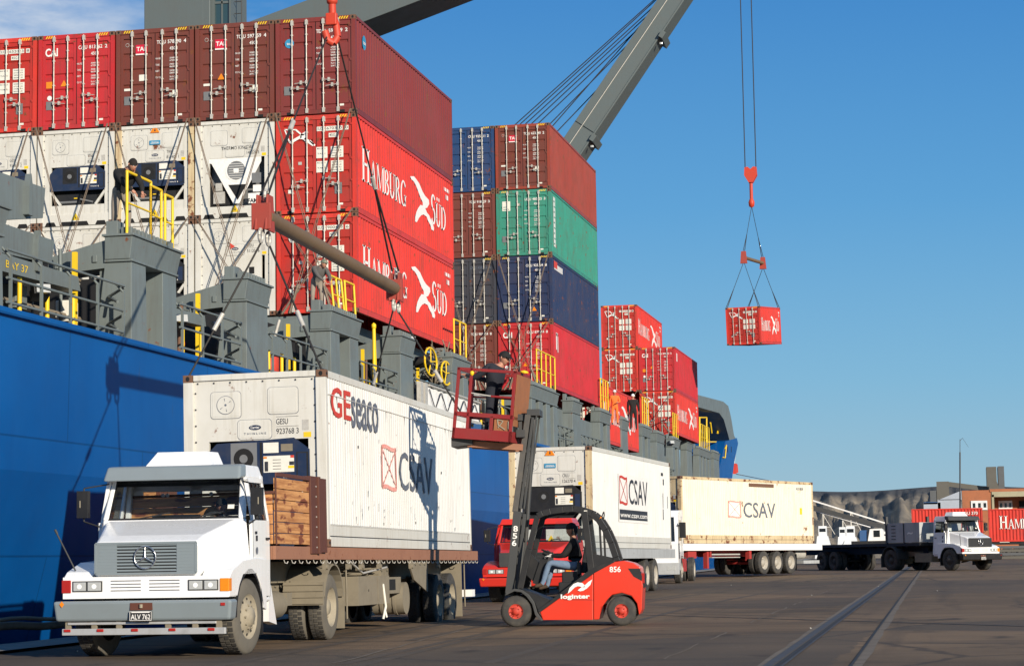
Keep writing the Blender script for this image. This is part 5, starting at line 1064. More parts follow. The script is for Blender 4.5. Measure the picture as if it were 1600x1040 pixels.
    for s in (-1, 1):
        mb = MB(col); xo = lambda z: s*(1.17-max(0, z-1.85)*.17)
        def pan(ya, yb, za, zc): mb.hexa([(xo(za), ya, za), (xo(za)-s*.05, ya, za), (xo(za)-s*.05, yb, za), (xo(za), yb, za)], [(xo(zc), ya, zc), (xo(zc)-s*.05, ya, zc), (xo(zc)-s*.05, yb, zc), (xo(zc), yb, zc)])
        pan(.27, yr-.12, 1.32, 1.90); pan(.70, yr-.12, .80, 1.32); pan(.34, .40, 1.90, 2.50); pan(yr-.18, yr-.12, 1.90, 2.50); pan(.34, yr-.12, 2.45, 2.52)
        mb.mat('textk').box(s*1.172, s*1.176, .262, .268, 1.32, 1.9).box(s*1.172, s*1.176, yr-.125, yr-.119, .8, 1.9).mat('black').box(s*1.17, s*1.20, yr-.34, yr-.2, 1.62, 1.65)
        if star: mb.mat('textk').box(s*1.171, s*1.176, .42, .50, 1.60, 1.68).box(s*1.171, s*1.176, .38, .48, 1.70, 1.74); mb.mat('textfade').poly((s*1.174, .46, 1.46), (0, s, 0), (0, 0, 1), ringpts(0, 0, .055, 12), .003)
        d = mb.build('door', r, .008)
        mb = MB('glass'); mb.add([(xo(1.9)-s*.02, .42, 1.9), (xo(1.9)-s*.02, yr-.18, 1.9), (xo(2.45)-s*.02, yr-.18, 2.45), (xo(2.45)-s*.02, .42, 2.45)], [(0, 1, 2, 3)]); mb.mat('black').beam((xo(1.9), .60, 1.9), (xo(2.45), .60, 2.45), .02, .025); mb.build('door_window', d)
        mb = MB('black'); mb.box(s*1.22, s*1.39, -.02, .08, 1.97, 2.36).mat('rim').box(s*1.33, s*1.345, -.024, -.02, 2.12, 2.22).mat('galv').box(s*1.24, s*1.37, .081, .084, 1.99, 2.34); mb.mat('black').path([(s*1.02, .30, 2.46), (s*1.30, .04, 2.40), (s*1.30, .04, 1.92), (s*1.12, .22, 1.84)], .012); mb.build('mirror', r, .012)
    if star: mb = MB('darkgrey'); mb.tube((-1.10, -.80, 1.22), (-1.32, -1.0, 1.78), .012, 6).tube((-1.30, -.985, 1.74), (-1.325, -1.005, 1.80), .018, 8); mb.build('aerial', r)
    # chassis
    mb = MB('dusty'); 
    for s in (-1, 1): mb.box(s*.35, s*.45, -.9, wb+1.0, .72, .96)
    mb.box(-.45, .45, -.5, .6, .5, .8).tube((-.95, 0, .54), (.95, 0, .54), .08).tube((-.9, wb, .54), (.9, wb, .54), .12).lathe([(-.25, .05), (-.15, .26), (.15, .26), (.25, .05)], (0, wb, .54), 'x', 14)
    mb.box(.48, .95, 1.55, 1.95, .45, .85).tube((.72, 2.1, .62), (.72, 2.9, .62), .22, 14).box(.5, .9, 3.0, 3.3, .6, .8).box(-.95, -.48, 1.6, 2.9, .42, .88)
    mb.mat(col if not dark else 'black').hexa([(1.13, 1.20, .42), (1.0, 1.20, .42), (1.0, 1.62, .36), (1.13, 1.62, .36)], [(1.13, 1.20, .95), (1.0, 1.20, .95), (1.0, 1.32, .95), (1.13, 1.32, .95)])
    mb.mat('rope'); 
    for k in range(5): mb.tube((.9, 1.7+.05*k, .8-.05*k), (.92, 1.9+.05*k, .45), .025)
    mb.mat('black').lathe([(0, .5), (.06, .5), (.08, .35), (.09, .1)], (0, wb-.1, .98), 'z', 20)
    mb.build('chassis', r)
    for s in (-1, 1):
        wheel(r, s*1.04, 0, .53, .30, s, tmf, rimf, steer=steer); wheel(r, s*1.03, wb, .53, .28, s, tmf, rimf if not dark else 'rimdark', dual=True)
        mb = MB('dusty' if not dark else 'darkgrey'); xa, xb = s*.55, s*1.22; pts = [(wb+.62*math.cos(R_(a)), .55+.66*math.sin(R_(a))) for a in range(12, 172, 12)]
        for k in range(len(pts)-1): a, b = pts[k], pts[k+1]; mb.hexa([(xa, a[0], a[1]), (xb, a[0], a[1]), (xb, b[0], b[1]), (xa, b[0], b[1])], [(xa, a[0]*1.0+(a[0]-wb)*.04, a[1]+.03), (xb, a[0]+(a[0]-wb)*.04, a[1]+.03), (xb, b[0]+(b[0]-wb)*.04, b[1]+.03), (xa, b[0]+(b[0]-wb)*.04, b[1]+.03)])
        mb.box(xa, xb, wb-.70, wb-.66, .58, .95).box(xa, xb, wb+.66, wb+.68, .16, .75)
        for k in range(4): mb.box(xa, xb, wb-.72, wb-.70, .60+k*.1, .62+k*.1)
        mb.build('mudguard', r)
    return r
def flatbed(label, loc, rot, L, deck, railcol, axles, w=1.27, railh=.20, chas='dusty', tm='tyre', rimm='rim', group=None, hooks=True, rr=.52, y0=0, deckcol='void', legs=None):
    r = thing('flatbed_trailer', label, 'trailer', loc, rot, group)
    mb = MB(railcol); mb.box(-w, -w+.05, y0, L, deck-railh, deck).box(w-.05, w, y0, L, deck-railh, deck).box(-w+.05, w-.05, y0, y0+.06, deck-railh, deck).box(-w+.05, w-.05, L-.06, L, deck-railh, deck); mb.mat(deckcol).box(-w+.05, w-.05, y0+.06, L-.06, deck-.06, deck-.02)
    mb.build('deck_frame', r, .006)
    mb = MB(chas)
    for s in (-1, 1): mb.box(s*.42, s*.55, y0+.4, L-.3, deck-.55, deck-.12)
    n = int(L/.9)
    mb.mat('void' if chas == 'dusty' else chas)
    for k in range(n): mb.box(-w+.06, w-.06, y0+.4+k*.9, y0+.48+k*.9, deck-.22, deck-.07)
    mb.build('chassis', r)
    if hooks:
        n = int((L-y0)/.42)
        for k in range(n):
            y = y0+.5+k*.42
            if y > L-.2: break
            z = deck-railh; mb = MB('galv'); mb.path([(w-.02, y, z), (w-.01, y+.02, z-.05), (w+.01, y+.07, z-.06), (w+.02, y+.09, z-.03)], .008, 5); mb.build('lashing_hook', r)
        for y in (2.9, 4.4, 5.3, 6.6, 9.2, 11.6):
            if y < L-.5: mb = MB('dusty'); mb.box(w-.05, w+.0, y-.07, y+.07, deck-railh-.16, deck-railh).tube((w-.02, y, deck-railh-.12), (w+.03, y, deck-railh-.12), .045, 10); mb.build('winch_bracket', r)
    for y in axles:
        mb = MB(chas if chas != 'dusty' else 'dusty'); mb.tube((-.9, y, rr), (.9, y, rr), .07); 
        for s in (-1, 1): mb.box(s*.44, s*.53, y-.45, y+.45, rr+.1, rr+.18).box(s*.42, s*.56, y-.1, y+.1, rr+.1, deck-.5)
        mb.build('axle', r)
        for s in (-1, 1): wheel(r, s*(w-.20), y, rr, .27, s, tm, rimm, dual=True)
    return r
def place(root, fn): pass

# ------------------------------------------------------------------ front truck, its trailer and container
GX, GY, GZ, GYAW, GPIT, GROL = -10.1246, 33.8693, .2597, .0316, -.0039, -.0135
def cont_root(X, Y, Z, yaw, pit, rol):     # centre of the bottom front edge from the right bottom corner
    Mx = Matrix.Rotation(yaw, 3, 'Z') @ Matrix.Rotation(pit, 3, 'X') @ Matrix.Rotation(rol, 3, 'Y'); c = Vector((X, Y, Z))+Mx @ Vector((-CW/2, 0, 0)); return c, Mx
c, Mx = cont_root(GX, GY, GZ, GYAW, GPIT, GROL)
def gesu_side(mb, r):
    Mr = mw(r); X = (0, 1, 0); Y = (0, 0, 1); O = (1.212, 0, 0)
    f = lambda u, v: pL(Mr, u, v, 0, 1.219)
    a, b = f(518, 654), f(549, 665); e = f(592, 672); h = .60
    mb.mat('textred').text('GE', O, X, Y, a.y, a.z+.06, h*.84, b.y-a.y, .014); mb.mat('textfade').text('seaco', O, X, Y, b.y+.03, b.z-.0, .80, e.y-b.y-.03, .016)
    a, b = f(598, 760), f(677, 764); t_ = f(600, 698); csav(mb, a.y, a.z, t_.z-a.z, b.y-a.y, 'textpale', 'textfade', O=(1.212, 0, 0))
    p = f(652, 622); mb.mat('textk')
    for k, (u, v) in enumerate(((540, 662), (655, 640), (560, 700), (690, 740), (600, 820), (650, 818))): q = f(u, v); mb.rect(O, X, Y, q.y, q.z, .04, .05)
    rnd = random.Random(5); mb.mat('textfade')
    for k in range(46):
        y = rnd.uniform(.5, 11.6); z = rnd.choice([rnd.uniform(.4, .9), rnd.uniform(.4, 2.6)]); l_ = rnd.uniform(.03, .16); mb.poly(O, X, Y, [(y, z), (y+.012, z-.005), (y+.02+rnd.uniform(-.03, .03), z+l_), (y+.01, z+l_*.9)], .005)
    mb.mat('c_rusty')
    for k in range(16): y = rnd.uniform(.3, 11.8); mb.poly(O, X, Y, [(y, 2.50), (y+.03, 2.50), (y+.02, 2.50-rnd.uniform(.08, .3)), (y+.012, 2.44)], .004)
gesu = reefer('large white refrigerated container with red and grey lettering on the nearest truck', c, Mx.to_euler(), code='GESU 923768 3', group=None, side=gesu_side, near=True)
mb = MB('c_rusty'); 
for y in (4.2, 9.0): mb.box(1.205, 1.225, y, y+.02, .36, 1.0)
mb = MB('c_white'); mb.box(1.212, 1.222, .16, CL-.17, .345, .36).box(1.212, 1.221, .16, CL-.17, 2.50, 2.508); mb.mat('textfade').box(1.212, 1.2215, .16, CL-.17, .362, .366)
mb.build('side_trim', gesu)
TZ = -1.275
tr = bonnet_truck('white bonneted truck with grey bumper, nearest to the camera', (-11.17, 29.40, TZ), .035, steer=-.10)
tp = -GROL
t1 = flatbed('rust brown flatbed trailer under the large white container, with wooden side boards', (0, 0, 0), (0, 0, 0), 15.85, 1.53, 'bedrail', (12.0, 13.25), hooks=True, tm='tyre', rimm='rim', rr=.53)
c0 = c+Mx @ Vector((0, -3.25, 0)); t1.rotation_euler = Mx.to_euler(); t1.location = c0+Mx @ Vector((0, 0, -1.545))
mb = MB('wood'); w_ = 1.27
for s in (-1, 1):
    n = 6
    for k in range(n): z = 1.56+k*.165; mb.box(s*(w_-.03), s*w_, .04, 1.92, z, z+.155)
for k in range(5): z = 1.56+k*.165; mb.box(-w_+.04, w_-.04, .0, .035, z*.9+.156, z*.9+.156+.14)
mb.build('side_board', t1, .006)
mb = MB('postbrown'); mb.box(-w_, w_, -.02, .045, 2.30, 2.34)
for s in (-1, 1):
    mb.box(s*(w_-.10), s*(w_+.03), 1.93, 2.30, 1.42, 2.64).box(s*(w_-.08), s*(w_+.06), 2.31, 2.42, 1.42, 2.64).box(s*(w_-.08), s*(w_+.05), 2.44, 2.80, 1.44, 2.62).box(s*(w_+.0), s*(w_+.02), .03, 1.93, 2.56, 2.62).box(s*(w_+.0), s*(w_+.012), .02, .07, 1.54, 2.6)
    mb.mat('galv')
    for k in range(7): mb.tube((s*(w_+.03), 2.22, 1.52+k*.16), (s*(w_+.042), 2.22, 1.52+k*.16), .014, 6)
    mb.mat('postbrown')
mb.build('corner_post', t1, .008)
mb = MB('lens')
for x in (-.45, -.38, .3): mb.tube((x, -.04, 2.33), (x, -.02, 2.33), .03, 8)
mb.build('marker_lamp', t1)
mb = MB('dusty'); mb.box(.62, 1.22, 5.2, 7.5, .55, 1.05); mb.mat('void').box(1.221, 1.224, 5.9, 5.94, .78, .82); mb.mat('dusty').box(1.22, 1.232, 6.6, 6.62, .57, 1.03); mb.build('tool_box', t1, .01)
mb = MB('dusty'); mb.box(.60, 1.15, 7.7, 8.75, .72, 1.02).box(.7, .95, 8.0, 8.6, 1.02, 1.30); mb.mat('void').box(1.15, 1.152, 7.8, 8.3, .78, .98); mb.build('battery_box', t1, .01)
mb = MB('dusty'); mb.tube((.6, 8.95, .62), (1.2, 8.95, .62), .30, 20); 
for x in (.75, 1.0): mb.tube((x, 8.95, .62), (x+.05, 8.95, .62), .32, 20)
mb.build('air_tank', t1)
mb = MB('dusty'); mb.hexa([(1.14, 9.3, 1.32), (1.18, 9.3, 1.32), (1.18, 11.0, 1.32), (1.14, 11.0, 1.32)], [(1.14, 9.8, .95), (1.18, 9.8, .95), (1.18, 11.0, .70), (1.14, 11.0, .70)]); mb.build('side_flap', t1, .006)
mb = MB('galv'); mb.path([(1.25, 4.3, 1.35), (1.2, 5.6, 1.1), (1.2, 7.4, 1.2)], .02); mb.build('brake_hose', t1)
mb = MB('label'); mb.path([(1.22, 7.0, .9), (1.24, 7.1, .5), (1.2, 7.05, .28)], .025).path([(1.22, 7.0, .9), (1.2, 7.2, .45), (1.24, 7.16, .3)], .02); mb.build('hanging_strap', t1)
for y in (4.35, 14.5): mb = MB('dusty'); mb.tube((1.22, y, 1.33), (1.2, y+.1, .35), .016); mb.build('tie_chain', t1)
mb = MB('dusty'); mb.box(.75, 1.2, 14.3, 14.32, .15, 1.3); mb.build('mud_flap', t1)
mb = MB('trailerwhite'); mb.box(.7, 1.25, 15.2, 15.5, .55, .70); mb.build('rear_bar', t1)
for k in range(9): y = 5.3+k*.27; mb = MB('dusty'); mb.tube((.3, y, 1.12), (1.15, y+.05, 1.08+.1*(k % 3)), .02+.01*(k % 2), 6); mb.build('pipe', t1)
mb = MB('galv'); mb.box(1.0, 1.06, 7.0, 7.12, .05, 1.1).box(-1.06, -1.0, 7.0, 7.12, .05, 1.1).box(.93, 1.13, 6.95, 7.17, .1, .13)
for s in (-1, 1): pass
dr = dict(SIT); person('truck driver in dark clothes seen through the windscreen of the nearest truck', tuple(tr.location+Matrix.Rotation(.035, 3, 'Z') @ Vector((.50, .90, 1.40))), .05, SIT, ('clothdark', 'clothdark', 'shoe'), head_rot=(0, 0, .35), hat='cap', s=.93)
# ------------------------------------------------------------------ second rig: red truck and white container marked with a web address
c, Mx = cont_root(-10.3363, 60.7646, .2969, -.0525, -.0014, .0012)
def side_b(mb, r):
    Mr = mw(r); X = (0, 1, 0); Y = (0, 0, 1); O = (1.212, 0, 0); f = lambda u, v: pL(Mr, u, v, 0, 1.219)
    a, b = f(966, 740), f(1014, 818); mb.mat('textw').rect(O, X, Y, a.y, b.z, b.y-a.y, f(966, 739).z-b.z, .003)
    a, b = f(968.5, 785), f(1012, 790); csav(mb, a.y, a.z, f(968.5, 745).z-a.z, b.y-a.y, 'textred', 'textk', O=(1.216, 0, 0))
    a, b = f(968.5, 812), f(1012, 814); h = f(968.5, 796).z-a.z; mb.mat('textk').rect(O, X, Y, a.y, b.z, b.y-a.y, h, .006); mb.mat('textw').text('www.csav.com', (1.216, 0, 0), X, Y, a.y+.08, b.z+h*.24, h*.52, b.y-a.y-.16, .012, lift=.008)
    mb.mat('textk')
    for u, v, w_, h_ in ((1033, 738, .35, .1), (1036, 748, .15, .2), (1036, 770, .04, .5), (1043, 775, .04, .4), (1036, 795, .1, .35)): q = f(u, v); mb.rect(O, X, Y, q.y, q.z-h_, w_, h_)
rb = reefer('white refrigerated container with a boxed logo and web address on its side', c, Mx.to_euler(), code='CRLU 126270 4', group=None, side=side_b, post='c_rustframe', sign=True, toptri=True, unit='black')
t2 = flatbed('grey flatbed trailer carrying the container with the web address', c-Vector((0, 0, 0)), Mx.to_euler(), 12.6, 1.36, 'trailergrey', (8.0, 9.4), railh=.30, hooks=False, rimm='rimw', y0=-1.0, tm='tyre')
t2.location = c+Mx @ Vector((0, 0, -1.375))
bonnet_truck('red bonneted truck behind the forklift', (-11.45, 57.75, zg(57.75)), -.02, col='tr_red', trim='tr_red', bump='tr_red', plate='SFJ 031', grille='darkgrey', star=False, defl=False, visor=False, wb=4.1, guard=False, rimf='rimw', tmf='tyre').scale = (1, .95, .83)
# ------------------------------------------------------------------ third rig: white cab-over, red chassis, cream container
c, Mx = cont_root(-11.8469, 92.5921, .5759, -.4141, -.0035, .0001)
def side_c(mb, r):
    Mr = mw(r); X = (0, 1, 0); Y = (0, 0, 1); O = (1.212, 0, 0); f = lambda u, v: pL(Mr, u, v, 0, 1.219)
    a, b = f(1138.5, 807), f(1212, 810); csav(mb, a.y, a.z, f(1140, 783).z-a.z, b.y-a.y, 'textpale', 'textfade', O=(1.212, 0, 0))
    mb.mat('textw').rect((1.21, 0, 0), X, Y, a.y+.06, a.z+.03, (b.y-a.y)*.22, f(1140, 783).z-a.z-.06, .003)
    mb.mat('textfade'); q = f(1244, 765); mb.text('ALZU 186234', O, X, Y, q.y, q.z, .12, .7)
    q = f(1250, 803); mb.mat('yellow').rect(O, X, Y, q.y, q.z, .22, .3)
    a, b = f(1170, 755), f(1209, 761); mb.mat('c_rusty').rect((1.216, 0, 0), X, Y, a.y, a.z-.14, b.y-a.y, .16, .006)
reefer('cream rust stained container with faded logo, behind the white cab', c, Mx.to_euler(), wall='c_cream', fr='c_rustframe', post='c_rustframe', code='ALZU 186234 5', group=None, side=side_c)
t3 = flatbed('trailer with white deck rail, red chassis and three axles', c, Mx.to_euler(), 12.9, 1.38, 'trailerwhite', (7.3, 8.58, 9.88), railh=.30, chas='chassisred', hooks=False, rimm='rimw', y0=-.4)
t3.location = c+Mx @ Vector((0, 0, -1.395))
mb = MB('chassisred'); mb.box(-.5, 1.15, .6, 1.3, .75, 1.05).box(.9, 1.1, 2.3, 2.45, .3, 1.05).box(.5, 1.15, 2.5, 2.6, .8, 1.1).box(1.0, 1.2, 5.9, 6.1, .7, 1.1); mb.mat('galv').box(.95, 1.12, 2.7, 5.2, .88, .94).box(.95, 1.12, 2.7, 5.2, .76, .80).tube((.7, 10.9, .9), (.7, 11.9, .9), .22, 12); mb.mat('trailergrey').box(.7, 1.25, 11.0, 12.6, .45, .6).mat('black').box(.7, 1.2, 10.4, 10.43, .15, .9)
mb.build('side_guard', t3)
cv = thing('cabover_truck', 'white cab-over truck pulling the cream container', 'truck', (-12.0, 84.3, zg(84)), (0, 0, .02))
mb = MB('tr_white'); mb.prism([(-1.3, .55), (-1.35, 1.55), (-1.12, 2.62), (-.9, 2.82), (.55, 2.86), (.62, 2.7), (.62, .95), (.5, .95), (.42, 1.05), (-.42, 1.05), (-.55, .75), (-.6, .5)], 'x', -1.2, 1.2); mb.build('cab', cv, .05, seg=3)
mb = MB('glassdark'); mb.add([(-1.08, -1.345, 1.62), (1.08, -1.345, 1.62), (1.04, -1.14, 2.56), (-1.04, -1.14, 2.56)], [(0, 1, 2, 3)])
mb.build('windscreen', cv)
mb = MB('glassdark'); mb.add([(1.205, -1.05, 1.65), (1.205, -.1, 1.65), (1.205, -.1, 2.45), (1.205, -.9, 2.45)], [(0, 1, 2, 3)]).mat('textk').box(1.2, 1.206, .0, .02, .9, 2.6).box(1.2, 1.23, -1.18, -1.08, .95, 1.55).box(1.2, 1.206, -1.15, -1.13, 1.0, 2.2); mb.build('door_window', cv)
for s in (-1, 1): mb = MB('black'); mb.box(s*1.25, s*1.5, -1.3, -1.15, 1.75, 2.35).box(s*1.15, s*1.3, -1.25, -1.2, 2.2, 2.25); mb.build('mirror', cv, .02)
mb = MB('trailergrey'); mb.box(-1.22, 1.22, -1.42, -1.1, .35, .8).mat('lens').box(.75, 1.1, -1.425, -1.4, .5, .68).box(-1.1, -.75, -1.425, -1.4, .5, .68); mb.build('bumper', cv, .03)
mb = MB('black'); mb.box(-.45, .45, 0, 5.2, .6, .9).box(-1.1, 1.1, .7, .8, .7, 1.2).mat('chassisred').box(.55, 1.15, 1.0, 2.1, .45, .95); mb.build('chassis', cv)
for s in (-1, 1): wheel(cv, s*1.04, 0, .5, .28, s, 'tyre', 'rimw'); wheel(cv, s*1.03, 5.0, .5, .28, s, 'tyre', 'rimw', dual=True)
# ------------------------------------------------------------------ fourth rig: white truck facing right with an empty black flatbed
ty = .72
tD = bonnet_truck('white bonneted truck with black bumper facing right in the distance', (.18, 110.9, zg(110.9)), ty, trim='darkgrey', bump='black', plate='BXK 415', grille='darkgrey', guard=False, rimf='rimdark', tmf='tyre', dark=True, star=True, wb=4.6)
t4 = flatbed('empty black flatbed trailer behind the distant white truck', (0, 0, 0), (0, 0, 0), 13.6, 1.42, 'black', (8.6, 9.9), railh=.16, hooks=False, rimm='rimdark', chas='black', deckcol='darkgrey')
Rz = Matrix.Rotation(ty, 3, 'Z'); t4.rotation_euler = (0, 0, .60); t4.location = tD.location+Rz @ Vector((0, 1.95, 0))
mb = MB('trailergrey')
for s in (-1, 1):
    mb.box(s*1.24, s*1.27, .0, 3.0, 1.45, 2.45)
    mb.mat('darkgrey')
    for k in range(5): mb.box(s*1.275, s*1.285, 2.2, 2.6, 1.6+k*.17, 1.64+k*.17)
    mb.box(s*1.2, s*1.32, 3.0, 3.12, 1.4, 2.8).box(s*1.2, s*1.3, 1.4, 1.46, 1.4, 2.45).mat('trailergrey')
mb.box(-1.24, 1.24, .0, .04, 1.45, 2.45); mb.mat('textw').text('~', (-1.275, 0, 0), (0, -1, 0), (0, 0, 1), -1.1, 1.8, .3, .5, .05)
mb.build('headboard', t4)
# ------------------------------------------------------------------ forklift
FY = 38.95
fk = thing('forklift', 'red and black forklift numbered 856 lifting a work basket', 'forklift', (-8.07, FY, zg(FY)+.005), (0, 0, .10))
bpy.context.view_layer.update(); FM = mw(fk)
def F(x, y, z=0): p = pL(FM, 740+x/4, 740+y/4, 1, 0); return (p.x, p.z)
def fprism(mb, pts, y0, y1):
    pp = [F(*p) for p in pts]
    bm = bmesh.new(); vv = [bm.verts.new((p[0], 0, p[1])) for p in pp]; f = bm.faces.new(vv); bmesh.ops.triangulate(bm, faces=[f]); bm.verts.index_update(); tr_ = [tuple(v.index for v in f.verts) for f in bm.faces]; bm.free()
    n = len(pp); mb.add([(a, y0, b) for a, b in pp]+[(a, y1, b) for a, b in pp], [(i, (i+1) % n, n+(i+1) % n, n+i) for i in range(n)]+tr_+[tuple(n+i for i in t) for t in tr_])
def fin(o): bm = bmesh.new(); bm.from_mesh(o.data); bmesh.ops.recalc_face_normals(bm, faces=bm.faces); bm.to_mesh(o.data); bm.free(); return o
FW = 1.22
mb = MB('fl_red'); fprism(mb, [(752, 606), (880, 548), (940, 541), (1000, 556), (1040, 582), (1050, 640), (1057, 700), (1050, 850), (1034, 882), (1022, 810), (985, 760), (925, 742), (865, 755), (826, 785), (815, 815), (790, 825), (785, 908), (752, 910)], 0, FW)
cwt = fin(mb.build('counterweight', fk, .035, seg=3))
mb = MB('black')
mb.prism([F(965, 590), F(1040, 590), F(1052, 640), F(1052, 668), F(1000, 640)], 'y', -.004, .25); 
for k in range(4): pass
a = F(1053, 640); mb.box(a[0]-.02, a[0]+.035, .2, FW-.2, a[1]-.2, a[1]+.05)
mb.mat('lensred').box(a[0]-.06, a[0]+.04, .03, .16, a[1]-.12, a[1]+.06); fin(mb.build('rear_lamp', fk))
mb = MB('fl_red'); fprism(mb, [(415, 862), (748, 622), (748, 910), (432, 912)], .005, FW-.005); sp = fin(mb.build('side_panel', fk, .015))
mb = MB('textk'); mb.beam((F(430, 786)[0]+.4, .002, F(470, 786)[1]), (F(748, 786)[0], .002, F(748, 786)[1]), .006, .006); mb.build('panel_line', sp)
mb = MB('black'); fprism(mb, [(395, 850), (480, 790), (735, 590), (880, 535), (880, 552), (752, 608), (748, 624), (415, 864)], -.006, FW+.006)
fprism(mb, [(285, 715), (480, 788), (400, 850), (380, 800), (330, 745), (260, 718)], .02, FW-.02)
fin(mb.build('chassis_frame', fk, .008))
mb = MB('darkgrey'); arcp = [(196, 760), (205, 738), (255, 716), (300, 722), (345, 752), (380, 800), (400, 868), (436, 914), (424, 918), (385, 880), (366, 812), (332, 766), (298, 738), (255, 732), (215, 752)]
fprism(mb, arcp, -.03, .22); fprism(mb, arcp, FW-.22, FW+.03); fin(mb.build('mudguard', fk, .006))
mb = MB('black')
def fp(x, y, d): p = F(x, y); return (p[0], d, p[1])
for d in (.04, FW-.04):
    mb.beam(fp(290, 715, d), fp(345, 470, d), .11, .09, (0, 1, 0)).beam(fp(345, 470, d), fp(398, 262, d), .10, .08, (0, 1, 0))
    pts = [(398, 262), (430, 246), (480, 233), (560, 222), (620, 217), (680, 224), (735, 246), (780, 285), (822, 350), (858, 430), (888, 520), (895, 545)]
    for a, b in zip(pts[:-1], pts[1:]): mb.beam(fp(*a, d), fp(*b, d), .115, .085, (0, 1, 0))
    mb.beam(fp(690, 232, d), fp(735, 605, d), .12, .09, (0, 1, 0)).beam(fp(786, 300, d), fp(800, 560, d), .04, .03, (0, 1, 0)).prism([(fp(x_, y_, 0)[0], fp(x_, y_, 0)[2]) for x_, y_ in ((735, 500), (880, 530), (890, 550), (745, 610))], 'y', d-.03, d+.03)
for x, y in ((415, 250), (500, 228), (560, 221), (620, 217), (680, 226), (760, 268), (895, 548)): a = F(x, y); mb.box(a[0]-.03, a[0]+.03, .05, FW-.05, a[1]-.02, a[1]+.03)
mb.build('overhead_guard', fk, .008)
mb = MB('glass'); a, b, c_, d_ = F(760, 300), F(885, 530), F(755, 580), F(715, 290)
mb.add([(p[0], FW-.05, p[1]) for p in (F(480, 290), F(675, 270), F(690, 470), F(450, 450))], [(0, 1, 2, 3)]).add([(p[0], .05, p[1]) for p in (F(735, 300), F(780, 320), F(790, 480), F(745, 490))], [(0, 1, 2, 3)])
mb.build('window', fk)
mb = MB('black'); a = F(500, 650); s0, s1 = F(540, 612), F(650, 640); mb.box(s0[0], s1[0], .38, .88, s1[1]-.12, s0[1]); b0, b1 = F(655, 620), F(705, 420); mb.hexa([(b0[0], .38, b0[1]), (b0[0]+.12, .38, b0[1]), (b0[0]+.12, .88, b0[1]), (b0[0], .88, b0[1])], [(b1[0]-.05, .40, b1[1]), (b1[0]+.05, .40, b1[1]), (b1[0]+.05, .86, b1[1]), (b1[0]-.05, .86, b1[1])])
mb.box(s0[0]-.05, b0[0]+.2, .2, 1.0, F(0, 800)[1]+.1, s1[1]-.1).box(F(640, 570)[0], F(665, 570)[0], .25, .36, F(0, 640)[1], F(0, 560)[1])
mb.build('seat', fk, .02)
mb = MB('black'); a, b = fp(370, 690, .6), fp(440, 480, .6); mb.beam(a, b, .12, .12, (0, 1, 0)); cst = Vector(fp(462, 492, .6)); ax = Vector((.35, 0, .94)).normalized(); e1 = Vector((0, 1, 0)); e2 = ax.cross(e1)
mb.path([cst+e1*.17*math.cos(t)+e2*.17*math.sin(t) for t in [2*math.pi*i/20 for i in range(21)]], .014).tube(Vector(b), cst, .02); mb.beam(fp(320, 640, .6), fp(400, 560, .6), .5, .05, (0, 1, 0)); mb.build('steering_wheel', fk)
mb = MB('amber'); a = fp(778, 296, .25); mb.tube(a, Vector(a)+Vector((0, 0, .09)), .05, 12); mb.mat('black').path([fp(786, 280, .5), fp(797, 245, .5), fp(803, 232, .5), fp(806, 250, .5), fp(800, 290, .5)], .012); mb.mat('label').box(F(690, 240)[0], F(710, 240)[0], -.004, .0, F(0, 252)[1], F(0, 240)[1]); mb.build('beacon', fk)
mb = MB('textw'); X = (1, 0, 0); Z = (0, 0, 1); a, b = F(850, 612), F(920, 612); mb.text('856', (0, -.001, 0), X, Z, a[0], a[1], F(0, 578)[1]-F(0, 612)[1], b[0]-a[0], .02, lift=.004)
a, b = F(545, 778), F(727, 772); mb.text('loginter', (0, -.006, 0), X, Z, a[0], a[1], .078, b[0]-a[0], .035, lift=.006)
def blob(pts): pp = [F(*p) for p in pts]; bm = bmesh.new(); vv = [bm.verts.new((p[0], -.012, p[1])) for p in pp]; f = bm.faces.new(vv); bmesh.ops.triangulate(bm, faces=[f]); bm.verts.index_update(); mb.add([tuple(v.co) for v in bm.verts], [tuple(v.index for v in f.verts) for f in bm.faces]); bm.free()
blob([(588, 748), (600, 712), (625, 686), (650, 676), (680, 680), (694, 694), (700, 708), (682, 712), (668, 702), (650, 700), (632, 708), (612, 728)])
blob([(650, 726), (668, 712), (700, 690), (720, 672), (742, 658), (730, 692), (708, 714), (685, 728), (665, 732)])
mb.build('side_lettering', fk)
for x, y, r_, w_, d in ((265, 870, .278, .26, .13), (925, 862, .262, .24, .12)):
    a = F(x, y)
    for s, yy in ((-1, d-.02), (1, FW-d+.02)):
        wl = wheel(fk, 0, 0, r_, w_, s, 'tyre', 'rimred', flat=True); wl.location = (a[0], yy, r_); wl.rotation_euler = (0, 0, R_(90))
# mast
mb = MB('darkgrey'); a, b = fp(215, 760, 0), fp(268, 232, 0)
for d in (.20, .92):
    mb.beam((a[0], d, a[2]), (b[0], d, b[2]), .15, .09, (0, 1, 0)); mb.beam((a[0]+.13, d+.03, a[2]+.1), (b[0]+.13, d+.03, b[2]-.05), .06, .08, (0, 1, 0))
for t in (.02, .5, .96): p = Vector(a).lerp(Vector(b), t); mb.box(p.x, p.x+.08, .2, .92, p.z-.04, p.z+.04)
mb.mat('darkgrey').tube((a[0]+.12, .56, a[2]), (b[0]+.12, .56, b[2]), .045)
mo = mb.build('mast', fk, .006)
mb = MB('textw'); 
for k, ch in enumerate('856'):
    p = Vector(b).lerp(Vector(a), .22+k*.085); mb.text(ch, (p.x-.04, .160, p.z), (1, 0, .0), (0, 0, 1), 0, -.03, .105, .085, .02, lift=.012)
mb.build('mast_number', mo)
